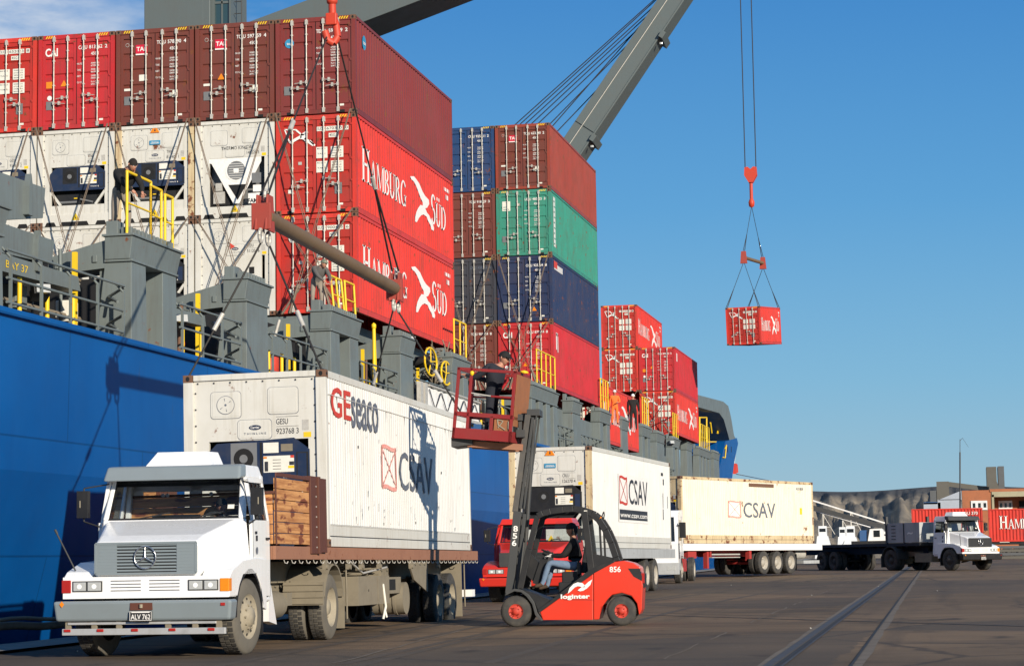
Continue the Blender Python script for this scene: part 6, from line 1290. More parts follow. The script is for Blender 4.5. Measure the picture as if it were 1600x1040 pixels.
def Bk(x, y, d=0): p = pL(FM, 700+x/4, 500+y/4, 1, d); return Vector((p.x, d, p.z))
mb = MB('unitgrey')
for d, m_ in ((.28, 'mastgrey'), (.84, 'mastgrey')):
    lo = Bk(440, 1040, .28); hi = Bk(500, 590, .28); lo.y = hi.y = d; mb.mat(m_).beam(lo-(hi-lo)*.35, hi, .10, .09, (0, 1, 0)); mb.mat('darkgrey').beam(lo-(hi-lo)*.3+Vector((.09, .03, 0)), hi+Vector((.09, .03, -.05)), .05, .07, (0, 1, 0)).beam(lo-(hi-lo)*.3+Vector((.16, .0, 0)), hi+Vector((.16, 0, -.02)), .03, .03, (0, 1, 0))
for t in (.1, .5, .98): p = lo.lerp(hi, t); mb.mat('darkgrey').box(p.x-.02, p.x+.06, .28, .84, p.z-.04, p.z+.03)
mb.box(hi.x-.02, hi.x+.22, .25, .87, hi.z-.02, hi.z+.10)
mb.mat('darkgrey').tube((lo.x+.1, .5, lo.z-1), (hi.x+.1, .5, hi.z), .035).tube((lo.x+.1, .62, lo.z-1), (hi.x+.1, .62, hi.z), .03)
mb.build('inner_mast', fk, .004)
q0, q1 = Bk(425, 590), Bk(445, 735); mb = MB('darkgrey'); mb.box(q0.x-.02, q0.x+.14, .15, 1.0, q1.z+.02, q1.z+.16).box(q0.x-.02, q0.x+.10, .15, 1.0, q0.z-.1, q0.z+.02).box(q0.x+.02, q0.x+.08, .2, .3, q1.z, q0.z).box(q0.x+.02, q0.x+.08, .85, .95, q1.z, q0.z)
mb.mat('bedrail')
f0, f1 = Bk(115, 768), Bk(462, 792)
for d in (.18, .85): mb.beam((f0.x, d, f0.z), (f1.x, d, f1.z), .12, .05, (0, 1, 0))
mb.mat('darkgrey').hexa([(Bk(15, 730).x, .1, Bk(15, 790).z+.0), (f0.x+.1, .1, f0.z-.02), (f0.x+.1, 1.0, f0.z-.02), (Bk(15, 730).x, 1.0, Bk(15, 790).z)], [(Bk(15, 730).x, .1, Bk(15, 730).z), (f0.x+.1, .1, f0.z+.12), (f0.x+.1, 1.0, f0.z+.12), (Bk(15, 730).x, 1.0, Bk(15, 730).z)])
mb.build('fork_carriage', fk, .004)
# work basket resting on the forks
bl, br = Bk(22, 735), Bk(400, 765); tl, tr2 = Bk(45, 292), Bk(425, 305)
bk = thing('work_basket', 'dark red steel work basket raised on the forklift, brown side plate', 'basket', tuple(FM @ bl), (0, 0, 0)); ang = math.atan2(bl.z-br.z, br.x-bl.x)
Rb = Matrix.Rotation(-.03, 3, 'Z') @ Matrix.Rotation(ang, 3, 'Y'); bk.rotation_euler = Rb.to_euler()
bw = (br-bl).length; bh = (tl-bl).length; BD = 1.15; lx = .0
mb = MB('basket_red'); T = .055
for x in (0, bw-T):
    for y in (0, BD-T): mb.hexa([(x, y, 0), (x+T, y, 0), (x+T, y+T, 0), (x, y+T, 0)], [(x+lx, y, bh), (x+lx+T, y, bh), (x+lx+T, y+T, bh), (x+lx, y+T, bh)])
mb.box(.25, .30, 0, T, .2, bh)
for y in (0, BD-T): mb.box(lx, bw+lx, y, y+T, bh-T, bh).box(0, bw, y, y+.03, 0, .20).box(.01, bw, y, y+T, .42, .50).box(.70, .76, y, y+T, .2, .45)
for x in (0, bw-T): mb.box(x, x+T, 0, BD, 0, .20).box(x+lx, x+T+lx, 0, BD, bh-T, bh).box(x+.02, x+T+.02, 0, BD, .42, .48)
mb.mat('galv').tube((.28, .03, .86), (bw-.4, .03, .82), .014); mb.mat('basket_red').tube((bw-.45, .03, .82), (bw, .03, .82), .022).tube((.02, BD-.02, .85), (bw, BD-.02, .85), .018)
mb.mat('darkgrey').box(.02, bw-.02, .02, BD-.02, .02, .05)
mb.build('cage', bk, .004)
mb = MB('basket_plate'); mb.hexa([(bw+.005, .04, .30), (bw+.02, .04, .30), (bw+.02, BD-.04, .30), (bw+.005, BD-.04, .30)], [(bw+lx+.005, .04, bh-.06), (bw+lx+.02, .04, bh-.06), (bw+lx+.02, BD-.04, bh-.06), (bw+lx+.005, BD-.04, bh-.06)])
mb.box(.78, bw-.06, .035, .045, .2, .44); mb.mat('rim').path([(.86, .03, .25), (.95, .025, .38), (.84, .03, .40), (.86, .03, .30), (1.0, .025, .22)], .012).path([(1.05, .03, .38), (1.06, .025, .24)], .014)
mb.build('side_plate', bk)
mb = MB('yellow'); mb.lathe([(0, .0), (.03, .035), (.08, .04), (.1, 0)], (.29, .0, bh-.15), 'z', 8); mb.lathe([(0, 0), (.02, .09), (.05, .07), (.07, 0)], (bw-.05+.1, .4, bh-.02), 'z', 10); mb.mat('farblue').box(.35, .5, .2, .3, .06, .3).mat('alu').tube((.62, .25, .05), (.66, .3, .42), .02); mb.build('tools', bk)
BP = dict(pelvis=(.05, 0, .88), chest=(.12, -.02, 1.20), neck=(.20, -.03, 1.36), head=(.27, -.04, 1.49), shL=(.02, -.18, 1.34), shR=(.16, .19, 1.32), elL=(-.20, -.18, 1.17), elR=(-.05, .22, 1.14), wrL=(-.38, -.14, 1.22), wrR=(-.32, .12, 1.20), hiL=(.05, -.10, .84), hiR=(.05, .10, .84), knL=(.0, -.13, .47), knR=(.02, .13, .47), anL=(-.05, -.12, .08), anR=(-.02, .13, .08), toL=(.12, -.12, .04), toR=(.14, .14, .04))
wp = FM @ (bl+Rb.to_3x3() @ Vector((.66, .55, -.08)))
person('man in black cap and dark jacket standing in the raised basket', tuple(wp), .0, BP, ('clothdark', 'clothdark', 'shoe'), head_rot=(.25, 0, 1.15), hat='cap', s=1.1)
# driver
sx = F(618, 606); DJ = dict(pelvis=(0, 0, .09), chest=(0, .01, .38), neck=(0, -.02, .60), head=(0, -.05, .75), shL=(-.20, -.01, .52), shR=(.20, -.01, .52), elL=(-.24, -.20, .28), elR=(.24, -.20, .28), wrL=(-.14, -.42, .30), wrR=(.14, -.42, .28), hiL=(-.10, -.02, .09), hiR=(.10, -.02, .09), knL=(-.13, -.44, .10), knR=(.12, -.47, .16), anL=(-.14, -.53, -.27), anR=(.12, -.60, -.24), toL=(-.14, -.70, -.32), toR=(.12, -.76, -.28))
p = FM @ Vector((sx[0], .60, sx[1]+.0))
person('forklift driver in black hooded jacket and blue jeans sitting in the cab', tuple(p), -math.pi/2+.10, DJ, ('clothblack', 'jeans', 'shoe'), head_rot=(0, 0, .5), hat='hood', s=1.0, hands='glove')
# ------------------------------------------------------------------ workers on the ship
def at_ped(i, dx, fy): y0, y1, X, zt = pinfo[i]; return (X-dx, y0+(y1-y0)*fy, zt+.05)
BEND = dict(pelvis=(0, .10, .88), chest=(.04, -.06, 1.16), neck=(.08, -.20, 1.28), head=(.10, -.30, 1.36), shL=(-.14, -.10, 1.24), shR=(.22, -.14, 1.22), elL=(-.10, -.34, 1.0), elR=(.28, -.30, .98), wrL=(.05, -.46, .84), wrR=(.24, -.46, .82), hiL=(-.10, .10, .84), hiR=(.10, .10, .84), knL=(-.14, .04, .46), knR=(.12, .0, .46), anL=(-.13, .12, .08), anR=(.13, .1, .08), toL=(-.15, -.04, .04), toR=(.15, -.06, .04))
person('worker in dark clothes bending behind yellow rails on the first large pedestal', at_ped(1, .42, .22), .7, BEND, ('clothblack', 'clothtan', 'shoe'), head_rot=(.5, 0, .2), hat='hair', hatcol='hair', s=1.08)
person('worker in grey jacket and helmet behind yellow rails under the spreader bar', at_ped(3, .45, .12), .6, BEND, ('clothgrey', 'clothtan', 'shoe'), head_rot=(.2, 0, .6), hat='helmet', hatcol='helmetgreen', s=.92)
ST2 = dict(STAND); ST2.update(elR=(.24, -.12, 1.16), wrR=(.12, -.30, 1.12))
def on_x(u, v, X): return pX(u, v, X)
q = pX(961, 662, -16.92); person('worker in orange overalls and white hard hat on the ship', (q.x, q.y, q.z-.05), .3, ST2, ('clothorange', 'clothorange', 'shoe'), hat='helmet', hatcol='helmet', s=1.0)
q = pX(990, 668, -16.92); person('worker in black seen from behind, standing on a pedestal', (q.x, q.y, q.z-.1), math.pi+.2, STAND, ('clothblack', 'clothblack', 'shoe'), hat='helmet', hatcol='helmet', s=1.08)
for (u, v, lab) in ((920, 640, 'worker with white hard hat showing above the pedestal, nearer one'), (930, 640, 'worker with white hard hat showing above the pedestal, farther one')):
    q = pX(u, v, hx(95)-.95); person(lab, (q.x, q.y, q.z-1.72), 1.0, STAND, ('clothdark', 'clothdark', 'shoe'), hat='helmet', hatcol='helmet')
# ------------------------------------------------------------------ hanging gear over the near truck
def sling(a, b, r=.022, label='', grp=None, fit=True, two=0):
    mb = MB('cable'); a = Vector(a); b = Vector(b); d = (b-a); L = d.length; d.normalize()
    s = Vector((two, 0, 0)); m = a+d*L*.6
    if two: mb.tube(a, m, r*.8, 6).tube(m, b+s, r, 6).tube(m, b-s, r, 6)
    else: mb.tube(a, b, r, 6)
    if fit: mb.mat('galv').tube(m-d*.16, m+d*.16, r*2.1, 8)
    o = mb.build('sling', off=a, loc=a); tag(o, label, 'sling', grp); return o
Lp = Vector((-11.42, 34.6, 5.86)); Rp = pY(618, 452, 44.3)
sb = thing('spreader_bar', 'long brown tubular spreader bar with red end plates above the nearest container', 'spreader bar', tuple((Lp+Rp)/2))
mb = MB('spreader'); mb.tube(Lp, Rp, .135, 20); P(mb, 'bar', sb)
for p, s in ((Lp, 1), (Rp, -1)):
    d = (Rp-Lp).normalized()*s; mb = MB('shred'); c_ = p-d*.05
    for o in (-.09, .09): mb.hexa([(c_.x+o-.02, c_.y-.24, c_.z-.26), (c_.x+o+.02, c_.y-.24, c_.z-.26), (c_.x+o+.02, c_.y+.24, c_.z-.26), (c_.x+o-.02, c_.y+.24, c_.z-.26)], [(c_.x+o-.02, c_.y-.12, c_.z+.36), (c_.x+o+.02, c_.y-.12, c_.z+.36), (c_.x+o+.02, c_.y+.16, c_.z+.36), (c_.x+o-.02, c_.y+.16, c_.z+.36)])
    mb.box(c_.x-.17, c_.x+.17, c_.y-.20, c_.y-.17, c_.z-.25, c_.z+.2)
    P(mb, 'end_plate', sb, .01)
    mb = MB('galv')
    for t in ((0, .1, .36), (0, -.2, -.36), (0, .2, -.36)): q = c_+Vector(t); mb.path([q+Vector((.0, .09*math.cos(a), .11*math.sin(a))) for a in [i*math.pi/5 for i in range(11)]], .03)
    P(mb, 'shackle', sb)
hk = pY(519, 32, 39.3)
ho = thing('crane_hook_block', 'orange red hook block at the top edge above the maroon container', 'hook', tuple(hk))
mb = MB('cranered')
mb.path([hk+Vector((0, .0, .42)), hk+Vector((.0, .02, .12)), hk+Vector((.06, .06, -.1)), hk+Vector((.09, .05, -.32)), hk+Vector((.02, .0, -.46)), hk+Vector((-.08, -.05, -.40)), hk+Vector((-.13, -.08, -.22))], .075, 10)
mb.box(hk.x-.12, hk.x+.10, hk.y-.06, hk.y+.06, hk.z-.10, hk.z+.14).lathe([(0, .06), (.05, .11), (.16, .11), (.2, .06)], tuple(hk+Vector((0, 0, .30))), 'z', 12)
mb.mat('shred').lathe([(-.12, .05), (-.11, .30), (.11, .30), (.12, .05)], tuple(hk+Vector((0, 0, .92))), 'y', 20).box(hk.x-.20, hk.x+.20, hk.y-.15, hk.y+.15, hk.z+.58, hk.z+1.2)
P(mb, 'hook', ho, .02)
mb = MB('cable')
for x in (-.25, .25): mb.tube(hk+Vector((x, 0, 1.1)), hk+Vector((x, 0, 14)), .02)
P(mb, 'hoist_rope', ho)
G1 = 'slings above the nearest container'
sling(hk+Vector((-.08, -.05, -.3)), Lp+Vector((-.05, .1, .4)), .022, 'wire sling from the orange hook down to the left end of the spreader bar', G1, two=.07)
sling(hk+Vector((.08, .05, -.3)), Rp+Vector((0, 0, .4)), .022, 'wire sling from the orange hook down to the right end of the spreader bar', G1, two=.07)
Mg = mw(gesu)
for (a, loc_, lab) in ((Lp+Vector((0, -.2, -.45)), (-1.14, .08, CH), 'wire sling from the spreader bar to the front left corner of the nearest container'), (Lp+Vector((0, .2, -.45)), (1.14, .08, CH), 'wire sling from the spreader bar to the front right corner of the nearest container'), (Rp+Vector((0, -.2, -.45)), (-1.14, CL-.08, CH), 'wire sling from the spreader bar to the rear left corner of the nearest container'), (Rp+Vector((0, .2, -.45)), (1.14, CL-.08, CH), 'wire sling from the spreader bar to the rear right corner of the nearest container')):
    sling(a, Mg @ Vector(loc_), .019, lab, G1, two=.0)
# ------------------------------------------------------------------ hanging small container and its crane rope
hp = pY(1190, 537, 147.2); yh = -.15
Hm = Matrix.Rotation(yh, 3, 'Z'); hl = hp+Hm @ Vector((-CW/2, 0, 0))
hc = dry('small red container hanging from the crane against the sky', 'c_hsred', L=6.058, H=2.591, loc=tuple(hl), yaw=yh, st=HSs('SUDU 171880 3'), side=hs_side, group=None, rot=(.085, 0, yh))
Mh = mw(hc)
hkb = pY(1173, 272, 149.5)
hb = thing('crane_hook_block', 'red orange hook block hanging in the open sky over the small container', 'hook', tuple(hkb))
mb = MB('cranered'); mb.prism([(hkb.x-.15, hkb.z-.62), (hkb.x+.15, hkb.z-.62), (hkb.x+.45, hkb.z-.1), (hkb.x+.42, hkb.z+.45), (hkb.x+.2, hkb.z+.5), (hkb.x, hkb.z+.32), (hkb.x-.2, hkb.z+.5), (hkb.x-.42, hkb.z+.45), (hkb.x-.45, hkb.z-.1)], 'y', hkb.y-.22, hkb.y+.22)
mb.tube(hkb+Vector((0, 0, -.5)), hkb+Vector((0, 0, -1.9)), .12, 10).lathe([(0, .0), (.1, .18), (.4, .22), (.7, .1)], tuple(hkb+Vector((0, 0, -2.4))), 'z', 12)
P(mb, 'hook', hb)
tip = pY(1168, -260, 149.5)
mb = MB('cable')
for x in (-.38, .38): mb.tube(hkb+Vector((x, 0, .4)), (hkb.x+x, hkb.y, hkb.z+34), .035)
P(mb, 'hoist_rope', hb)
b0, b1 = pY(1162, 402, 147.8), pY(1192, 411, 151.5)
s2 = thing('spreader_bar', 'short dark red spreader bar hanging above the small container', 'spreader bar', tuple((b0+b1)/2))
mb = MB('spreader'); mb.tube(b0, b1, .12, 12); P(mb, 'bar', s2)
for p in (b0, b1): mb = MB('shred'); mb.hexa([(p.x-.24, p.y-.1, p.z-.42), (p.x+.24, p.y-.1, p.z-.42), (p.x+.24, p.y+.1, p.z-.42), (p.x-.24, p.y+.1, p.z-.42)], [(p.x-.16, p.y-.1, p.z+.42), (p.x+.16, p.y-.1, p.z+.42), (p.x+.16, p.y+.1, p.z+.42), (p.x-.16, p.y+.1, p.z+.42)]); P(mb, 'end_plate', s2)
top = hkb+Vector((0, 0, -2.3)); G2 = 'slings above the small hanging container'
sling(top, b0+Vector((0, 0, .3)), .024, 'wire sling from the sky hook to the near end of the short spreader bar', G2, fit=False, two=.06)
sling(top, b1+Vector((0, 0, .3)), .024, 'wire sling from the sky hook to the far end of the short spreader bar', G2, fit=False, two=.06)
for a, l, lab in ((b0, (-1.14, .08, 2.59), 'front left'), (b0, (1.14, .08, 2.59), 'front right'), (b1, (-1.14, 5.98, 2.59), 'rear left'), (b1, (1.14, 5.98, 2.59), 'rear right')):
    sling(a+Vector((0, 0, -.3)), Mh @ Vector(l), .024, 'wire sling to the %s corner of the small hanging container' % lab, G2, fit=False, two=.05)
# ------------------------------------------------------------------ ship cranes
cr1 = thing('deck_crane', 'grey deck crane with glazed cabin and jib rising behind the nearest stack', 'crane', (-29, 82, 4.4))
a = pY(225, 60, 82); b = pY(318, 60, 82)
mb = MB('cranegrey'); mb.box(a.x, b.x, 82, 84.6, 4.4, 26).box(b.x-.05, b.x+.28, 82.0, 84.6, 4.4, 26); mb.box(a.x-.1, b.x+.3, 81.98, 82.05, 19.5, 19.6)
P(mb, 'tower', cr1, .03)
mb = MB('cranegrey'); c1 = pY(357, 60, 82).x; mb.box(b.x+.28, b.x+.36, 82.3, 84.3, 19, 26).box(c1-.08, c1, 82.3, 84.3, 19, 26).box(b.x+.36, c1-.08, 82.35, 84.3, 25, 26); cb = P(mb, 'cabin', cr1)
mb = MB('glasssky'); mb.box(b.x+.36, c1-.08, 82.4, 84.2, 19, 25).mat('cranegrey').box(b.x+.36, c1-.08, 82.36, 82.4, 22.9, 23.0).box((b.x+c1)/2+.1, (b.x+c1)/2+.16, 82.36, 82.4, 19, 25).mat('darkgrey')
for k in range(12): mb.tube((c1+.05, 82.6, 19.5+k*.5), (c1+.35, 82.6, 19.5+k*.5), .02)
mb.tube((c1+.36, 82.6, 19), (c1+.36, 82.6, 26), .025); mb.build('cabin_glazing', cb, off=cr1.location)
def box_jib(name, root, p0, p1, w0, h0, w1, h1, mat='cranegrey', side=Vector((0, 1, 0))):
    d = (p1-p0).normalized(); s = (side-d*side.dot(d)).normalized(); u = s.cross(d); u = u if u.z > 0 else -u
    mb = MB(mat); q = lambda p, w, h: [p-s*w/2-u*h/2, p+s*w/2-u*h/2, p+s*w/2+u*h/2, p-s*w/2+u*h/2]
    mb.hexa(q(p0, w0, h0), q(p1, w1, h1))
    mb.beam(p0-s*(w0/2)-u*(h0/2-.06), p1-s*(w1/2)-u*(h1/2-.06), .12, .12); return mb, s, u, d
j0, j1 = pY(400, 62, 82.5), pY(1010, -150, 82.5)
j0 = pY(430, 70, 82.5); j0 = j0-(j1-j0)*.22
mb, s, u_, d = box_jib('jib', cr1, j0, j1, 2.6, 1.75, 2.2, 1.6)
o = P(mb, 'jib', cr1, .02); fin(o)
tw2 = pY(795, 262, 147)
cr2 = thing('deck_crane', 'grey deck crane with a high box jib stayed by thin cables, over the second stack', 'crane', (tw2.x, 147, 4.5))
mb = MB('cranegrey'); mb.box(tw2.x-1.6, tw2.x+1.4, 147, 150, 4.5, pY(790, 225, 147).z); P(mb, 'tower', cr2)
k0, k1 = pY(822, 348, 147), pY(1155, -148, 148)
sidev = Vector((0, 1, 0))
d = (k1-k0).normalized(); nrm = Vector((d.z, 0, -d.x))       # faces right/down
mb, s, u_, d = box_jib('jib', cr2, k0, k1, 2.5, 1.75, 2.1, 1.6)
for (uu, vv) in ((918, 213), (1042, 62)):
    c_ = pY(uu, vv, 147); t = (c_-k0).dot(d); p = k0+d*t-u_*.92; mb.beam(p-s*1.45, p+s*1.45, .34, .50, d); mb.mat('lens').beam(p-s*1.0-d*.5-u_*.2, p-s*.8-d*.5-u_*.2, .2, .15); mb.mat('cranegrey')
fin(P(mb, 'jib', cr2, .02))
mb = MB('galv'); n_ = s*1.30; mb.tube(k0+n_*-1+u_*.25, k1+n_*-1*.84+u_*.2, .035, 5)
for k_ in (2, 6): p = k0.lerp(k1, .08+k_*.105)-s*(1.28-.02*k_); mb.mat('cranegrey').beam(p-u_*(.84-.008*k_), p+u_*(.84-.008*k_), .05, .035, d)
P(mb, 'jib_fitting', cr2)
mb = MB('cable')
for (ua, va, ub, vb) in ((1025, 0, 815, 192), (1033, 0, 823, 192), (1022, 0, 808, 192), (1038, 0, 832, 192), (1045, 0, 842, 192), (1042, 8, 861, 192), (1020, 18, 866, 194), (960, 112, 872, 204)):
    A_ = pY(ua+(ua-ub)*.55, va+(va-vb)*.55, 147.8) if va < 15 else pY(ua, va, 147.8); B_ = pY(ub-(ua-ub)*.12, vb-(va-vb)*.12, 147.2); mb.tube(A_, B_, .04, 5)
P(mb, 'luffing_cable', cr2)
# ------------------------------------------------------------------ far side of the port
def far_box(lab, u0, u1, vt, vb, Y, mat, name='shipping_container', L=None, corrug=True, grp=None):
    a = pY(u0, vt, Y); b = pY(u1, vb, Y); o = thing(name, lab, 'container', ((a.x+b.x)/2, Y, b.z), (0, 0, 0), grp)
    w = b.x-a.x; h = a.z-b.z; mb = MB(mat); n = int(w/.28); pts = []
    for i in range(n): p = -w/2+.08+i*(w-.16)/n; q = (w-.16)/n; pts += [(p, .0), (p+q*.3, .0), (p+q*.5, .05), (p+q*.8, .05)]
    pts.append((w/2-.08, .0)); vs = []
    for x, d_ in pts: vs += [(x, .02+d_, .1), (x, .02+d_, h-.08)]
    mb.add(vs, [(2*i, 2*i+1, 2*i+3, 2*i+2)[::-1] for i in range(len(pts)-1)]); mb.build('corrugated_side', o)
    mb = MB(mat); mb.box(-w/2, w/2, 0, .1, 0, .12).box(-w/2, w/2, 0, .1, h-.1, h).box(-w/2, -w/2+.14, 0, .1, .12, h-.1).box(w/2-.14, w/2, 0, .1, .12, h-.1).box(-w/2, w/2, .12, 2.4, .05, h-.02); mb.build('frame', o)
    return o, w, h
o, w, h = far_box('far red corrugated container behind the distant truck cab', 1424, 1537, 795, 844, 186, 'c_hsred')
mb = MB('textw'); mb.text('SUDU 370', (0, -.01, 0), (1, 0, 0), (0, 0, 1), w/2-2.0, h-.55, .25, 1.6, .01); mb.build('lettering', o)
o, w, h = far_box('far red corrugated container with white lettering at the right edge', 1544, 1665, 795, 844, 186, 'c_hsred')
mb = MB('textw'); q = pY(1562, 826, 186); serif(mb, 'HAMBURG', (q.x-o.location.x, -.01, q.z-o.location.z), (1, 0, 0), (0, 0, 1), 0, 0, .85, 3.9, 1.3); mb.build('lettering', o)
ch = thing('container_chassis', 'dark skeletal trailer under the far red containers', 'trailer', (2, 186, zg(186)))
a, b = pY(1424, 846, 186), pY(1680, 856, 186); z0 = zg(186)
mb = MB('black'); mb.box(a.x, b.x, 186.1, 188.4, a.z-.35, a.z-.02); P(mb, 'frame', ch); mb = MB('label')
for k in range(7): x = a.x+1+k*2.1; mb.box(x, x+.8, 186.05, 186.1, a.z-.18, a.z-.10)
P(mb, 'reflector', ch)
for u in (1557, 1575, 1592, 1640):
    q = pY(u, 870, 186); wl = wheel(ch, q.x-2, .3, .5, .3, -1, 'tyre', 'rimdark'); wl.rotation_euler = (0, 0, R_(90))
mb = MB('fargrey'); a, b = pY(1530, 862, 180), pY(1720, 862, 180); lw = thing('low_barrier', 'long low grey barrier of stacked rails at the right edge', 'barrier', (a.x, 180, zg(180)))
for k in range(4): mb.mat('fargrey' if k % 2 else 'concrete').box(a.x, b.x, 180, 180.4, zg(180)+k*.28, zg(180)+k*.28+.2)
P(mb, 'rails', lw)
bd = pY(1552, 800, 235); br_ = thing('brick_building', 'orange brick building with white windows beyond the red containers', 'building', (bd.x, 235, zg(235)))
tl_, trr = pY(1503, 766, 235), pY(1700, 762, 235); z0 = zg(235)
mb = MB('brick'); ra_, rb_ = pY(1551, 770, 235).x, pY(1600, 770, 235).x
mb.box(tl_.x, ra_, 235, 250, z0, tl_.z).box(rb_+8, trr.x, 235, 250, z0, tl_.z).box(ra_, rb_+8, 237.5, 250, z0, tl_.z-.6); P(mb, 'wall', br_)
mb = MB('mortar'); mb.box(ra_-.1, rb_+8.1, 234.9, 238, tl_.z-.75, tl_.z-.2).box(ra_-.12, ra_+.12, 234.9, 235.2, z0, tl_.z-.5); P(mb, 'lintel', br_)
mb = MB('brick'); mb.box(ra_-.3, rb_+8.2, 234.92, 250, tl_.z-.2, tl_.z+.1); P(mb, 'roof', br_)
for u0, u1, Yw in ((1517, 1543, 235), (1560, 1582, 237.5)):
    a, b = pY(u0, 782, Yw), pY(u1, 796, Yw); mb = MB('winwhite'); mb.box(a.x, b.x, Yw-.12, Yw+.02, b.z, a.z); mb.mat('glassdark'); n = 3
    for k in range(n): w_ = (b.x-a.x)/n; mb.box(a.x+k*w_+w_*.3, a.x+k*w_+w_*.8, Yw-.13, Yw-.12, b.z+.25, a.z-.25)
    P(mb, 'window', br_)
a, b = pY(1592, 782, 237.5), pY(1612, 800, 237.5); P(MB('void').box(a.x, b.x, 237.3, 237.5, z0, a.z), 'door', br_)
def silo(lab, boxes, Y, name='silo_tower', cat='building'):
    q = pY(boxes[0][0], 800, Y); o = thing(name, lab, cat, (q.x, Y, 0)); mb = MB('concrete')
    for (u0, v0, u1, v1, m_) in boxes: a, b = pY(u0, v0, Y), pY(u1, v1, Y); mb.mat(m_).box(a.x, b.x, Y, Y+8, b.z, a.z)
    P(mb, 'body', o); return o
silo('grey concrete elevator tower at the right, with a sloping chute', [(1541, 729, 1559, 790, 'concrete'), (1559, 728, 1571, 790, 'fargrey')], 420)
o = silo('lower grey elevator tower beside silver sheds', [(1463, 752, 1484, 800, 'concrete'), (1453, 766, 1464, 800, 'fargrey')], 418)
mb = MB('concrete'); mb.beam(pY(1482, 756, 419), pY(1545, 764, 419), .9, .9).beam(pY(1549, 748, 417), pY(1556, 768, 417), 1, 1.6); P(mb, 'conveyor', o)
o = silo('silver metal shed left of the brick building', [(1465, 780, 1502, 800, 'silver'), (1443, 785, 1470, 800, 'silver'), (1443, 784, 1465, 787, 'farblue')], 330, 'metal_shed'); mb = MB('silver'); a, b = pY(1465, 781, 330), pY(1502, 766, 330); mb.prism([(a.x, a.z), (b.x, a.z), (b.x, b.z)], 'y', 330, 340); P(mb, 'roof', o)
o = thing('radio_mast', 'thin tall radio mast left of the brick building', 'mast', tuple(pY(1500, 800, 240))); mb = MB('darkgrey'); mb.tube(pY(1500, 850, 240), pY(1500, 706, 240), .09, 6).tube(pY(1500, 706, 240), pY(1500, 686, 240), .04, 6).tube(pY(1500, 688, 240), pY(1504, 684, 240), .02).tube(pY(1504, 684, 240), pY(1513, 698, 240), .015); P(mb, 'pole', o)
# mobile crane truck behind the empty flatbed
o = thing('mobile_crane', 'white mobile crane truck behind the empty flatbed, boom reaching left', 'crane truck', tuple(pY(1370, 850, 150))); Yc = 150
def cb_(mb, u0, v0, u1, v1, d=2.2, y=Yc): a, b = pY(u0, v0, y), pY(u1, v1, y); mb.box(a.x, b.x, y, y+d, b.z, a.z)
mb = MB('trailerwhite'); a = [pY(u, v, Yc) for u, v in ((1356, 845), (1359, 826), (1378, 825), (1381, 830), (1398, 831), (1399, 845))]; mb.prism([(p.x, p.z) for p in a], 'y', Yc, Yc+2.3); P(mb, 'cab', o, .04)
mb = MB('glassdark'); cb_(mb, 1365, 828, 1375, 838, .05, Yc-.03); mb.mat('textk'); cb_(mb, 1382, 834, 1394, 836, .05, Yc-.03); P(mb, 'window', o)
mb = MB('farblue'); cb_(mb, 1343, 828, 1354, 845, 1.5); P(mb, 'engine_cover', o)
mb = MB('concrete')
for (ua, va, ub, vb, t_) in ((1262, 779, 1400, 822, .10), (1262, 790, 1400, 828, .30), (1262, 794, 1360, 823, .08)): mb.mat('darkgrey' if t_ > .2 else 'trailerwhite').beam(pY(ua, va, Yc+1), pY(ub, vb, Yc+1), t_, t_)
P(mb, 'boom', o); mb = MB('black'); cb_(mb, 1330, 845, 1420, 862, 2.3); P(mb, 'chassis', o)
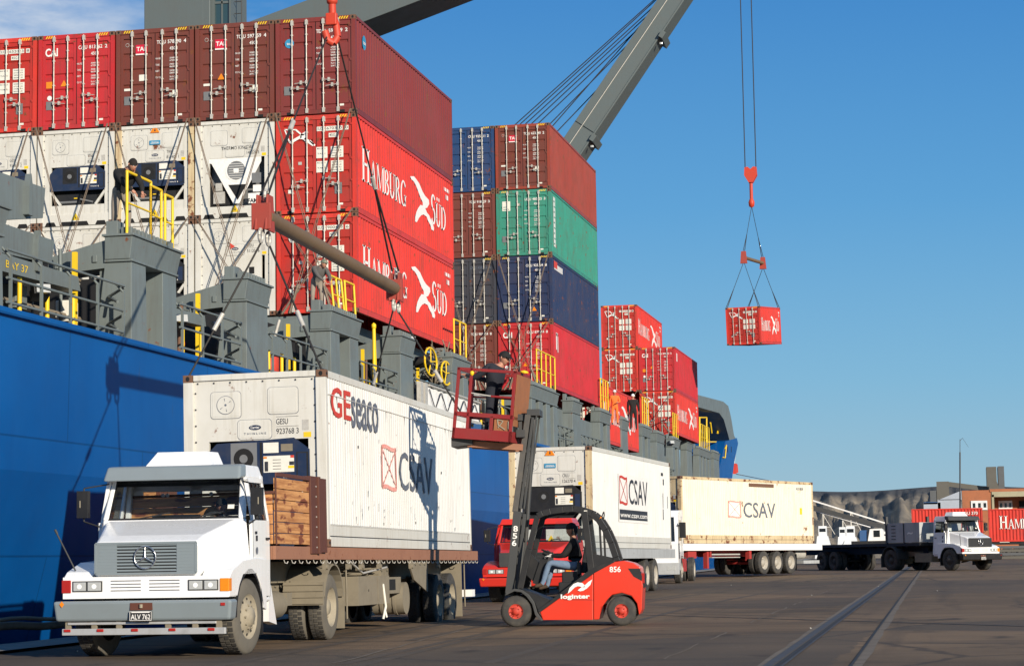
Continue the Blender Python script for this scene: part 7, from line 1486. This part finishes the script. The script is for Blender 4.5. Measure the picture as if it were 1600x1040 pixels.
# boats in the basin
def boat(lab, u, w, Y, vb, vt):
    q = pY(u, vb, Y); o = thing('fishing_boat', lab, 'boat', (q.x, Y, -4), (0, 0, 0), 'boats in the basin'); k = Y/3353.; W_ = w*k
    h = q.z+4; mb = MB('farblue'); mb.hexa([(-W_*.35, 0, -.3), (W_*.35, 0, -.3), (W_*.35, 3, -.3), (-W_*.35, 3, -.3)], [(-W_*.5, -.3, h*.55), (W_*.55, -.3, h*.55), (W_*.5, 3.3, h*.5), (-W_*.45, 3.3, h*.5)]); mb.build('hull', o)
    mb = MB('boatwhite'); mb.hexa([(-W_*.42, .3, h*.5), (W_*.3, .3, h*.5), (W_*.3, 2.6, h*.5), (-W_*.42, 2.6, h*.5)], [(-W_*.3, .4, h+.4), (W_*.05, .4, h+.4), (W_*.05, 2.5, h+.4), (-W_*.3, 2.5, h+.4)]); mb.box(-W_*.25, W_*.02, .6, 2.2, h+.4, h+1.6); mb.mat('glassdark').box(-W_*.22, W_*.0, .58, .6, h+.9, h+1.3); mb.build('wheelhouse', o)
    mb = MB('galv'); mt = pY(u, vt, Y).z+4; mb.tube((-W_*.1, 1.5, h+1), (-W_*.1, 1.5, mt), .09, 6).tube((-W_*.1, 1.5, mt), (W_*.3, 1.5, h+.6), .04, 5).tube((-W_*.1, 1.5, mt*.8), (-W_*.5, 1.5, h*.8), .04, 5).tube((-W_*.3, 1.5, mt*.82), (W_*.15, 1.5, mt*.82), .06, 5); mb.build('mast', o)
boat('white boat with a pointed wheelhouse just right of the cream container', 1290, 44, 260, 842, 802)
boat('small white boat with mast, middle of the basin', 1320, 34, 270, 843, 812)
boat('white boat with tall rigging beside the crane truck boom', 1334, 46, 240, 844, 798)
# mooring lines and dark fender rope at the quay edge, red marker on the bow line
mb = MB('rope'); a = pX(-20, 981, -15.75); pts = [a+Vector((.02*math.sin(k), k*.55, .025*math.sin(k*1.1)-k*.004)) for k in range(34)]; mb.path(pts, .07, 7); mb.path([p+Vector((.1, .1, .12)) for p in pts[:-4]], .04, 6)
tag(mb.build('mooring_rope'), 'thick dark mooring rope running along the hull at the quay edge', 'rope')
mb = MB('textred'); a = pX(1142, 723, -20.5); b = pX(1154, 744, -20.5); b.y = a.y+1.6; mb.hexa([(a.x, a.y, b.z), (a.x+.1, b.y, b.z+.1), (a.x+.5, b.y, b.z+.2), (a.x+.4, a.y, b.z)], [(a.x, a.y+1, a.z), (a.x+.1, b.y-.5, a.z-.1), (a.x+.5, b.y-.5, a.z-.1), (a.x+.4, a.y+1, a.z)])
tag(mb.build('marker_flag', off=a, loc=a), 'red flag like rat guard on the bow mooring line', 'rat guard')
mb = MB('label'); mb.tube(pX(1152, 690, -20.4), pX(1141, 760, -20.4), .06, 6).tube(pX(1150, 740, -20.3), pX(1230, 756, -14), .035, 5)
tag(mb.build('mooring_line'), 'thin pale mooring line running down from the bow', 'rope')
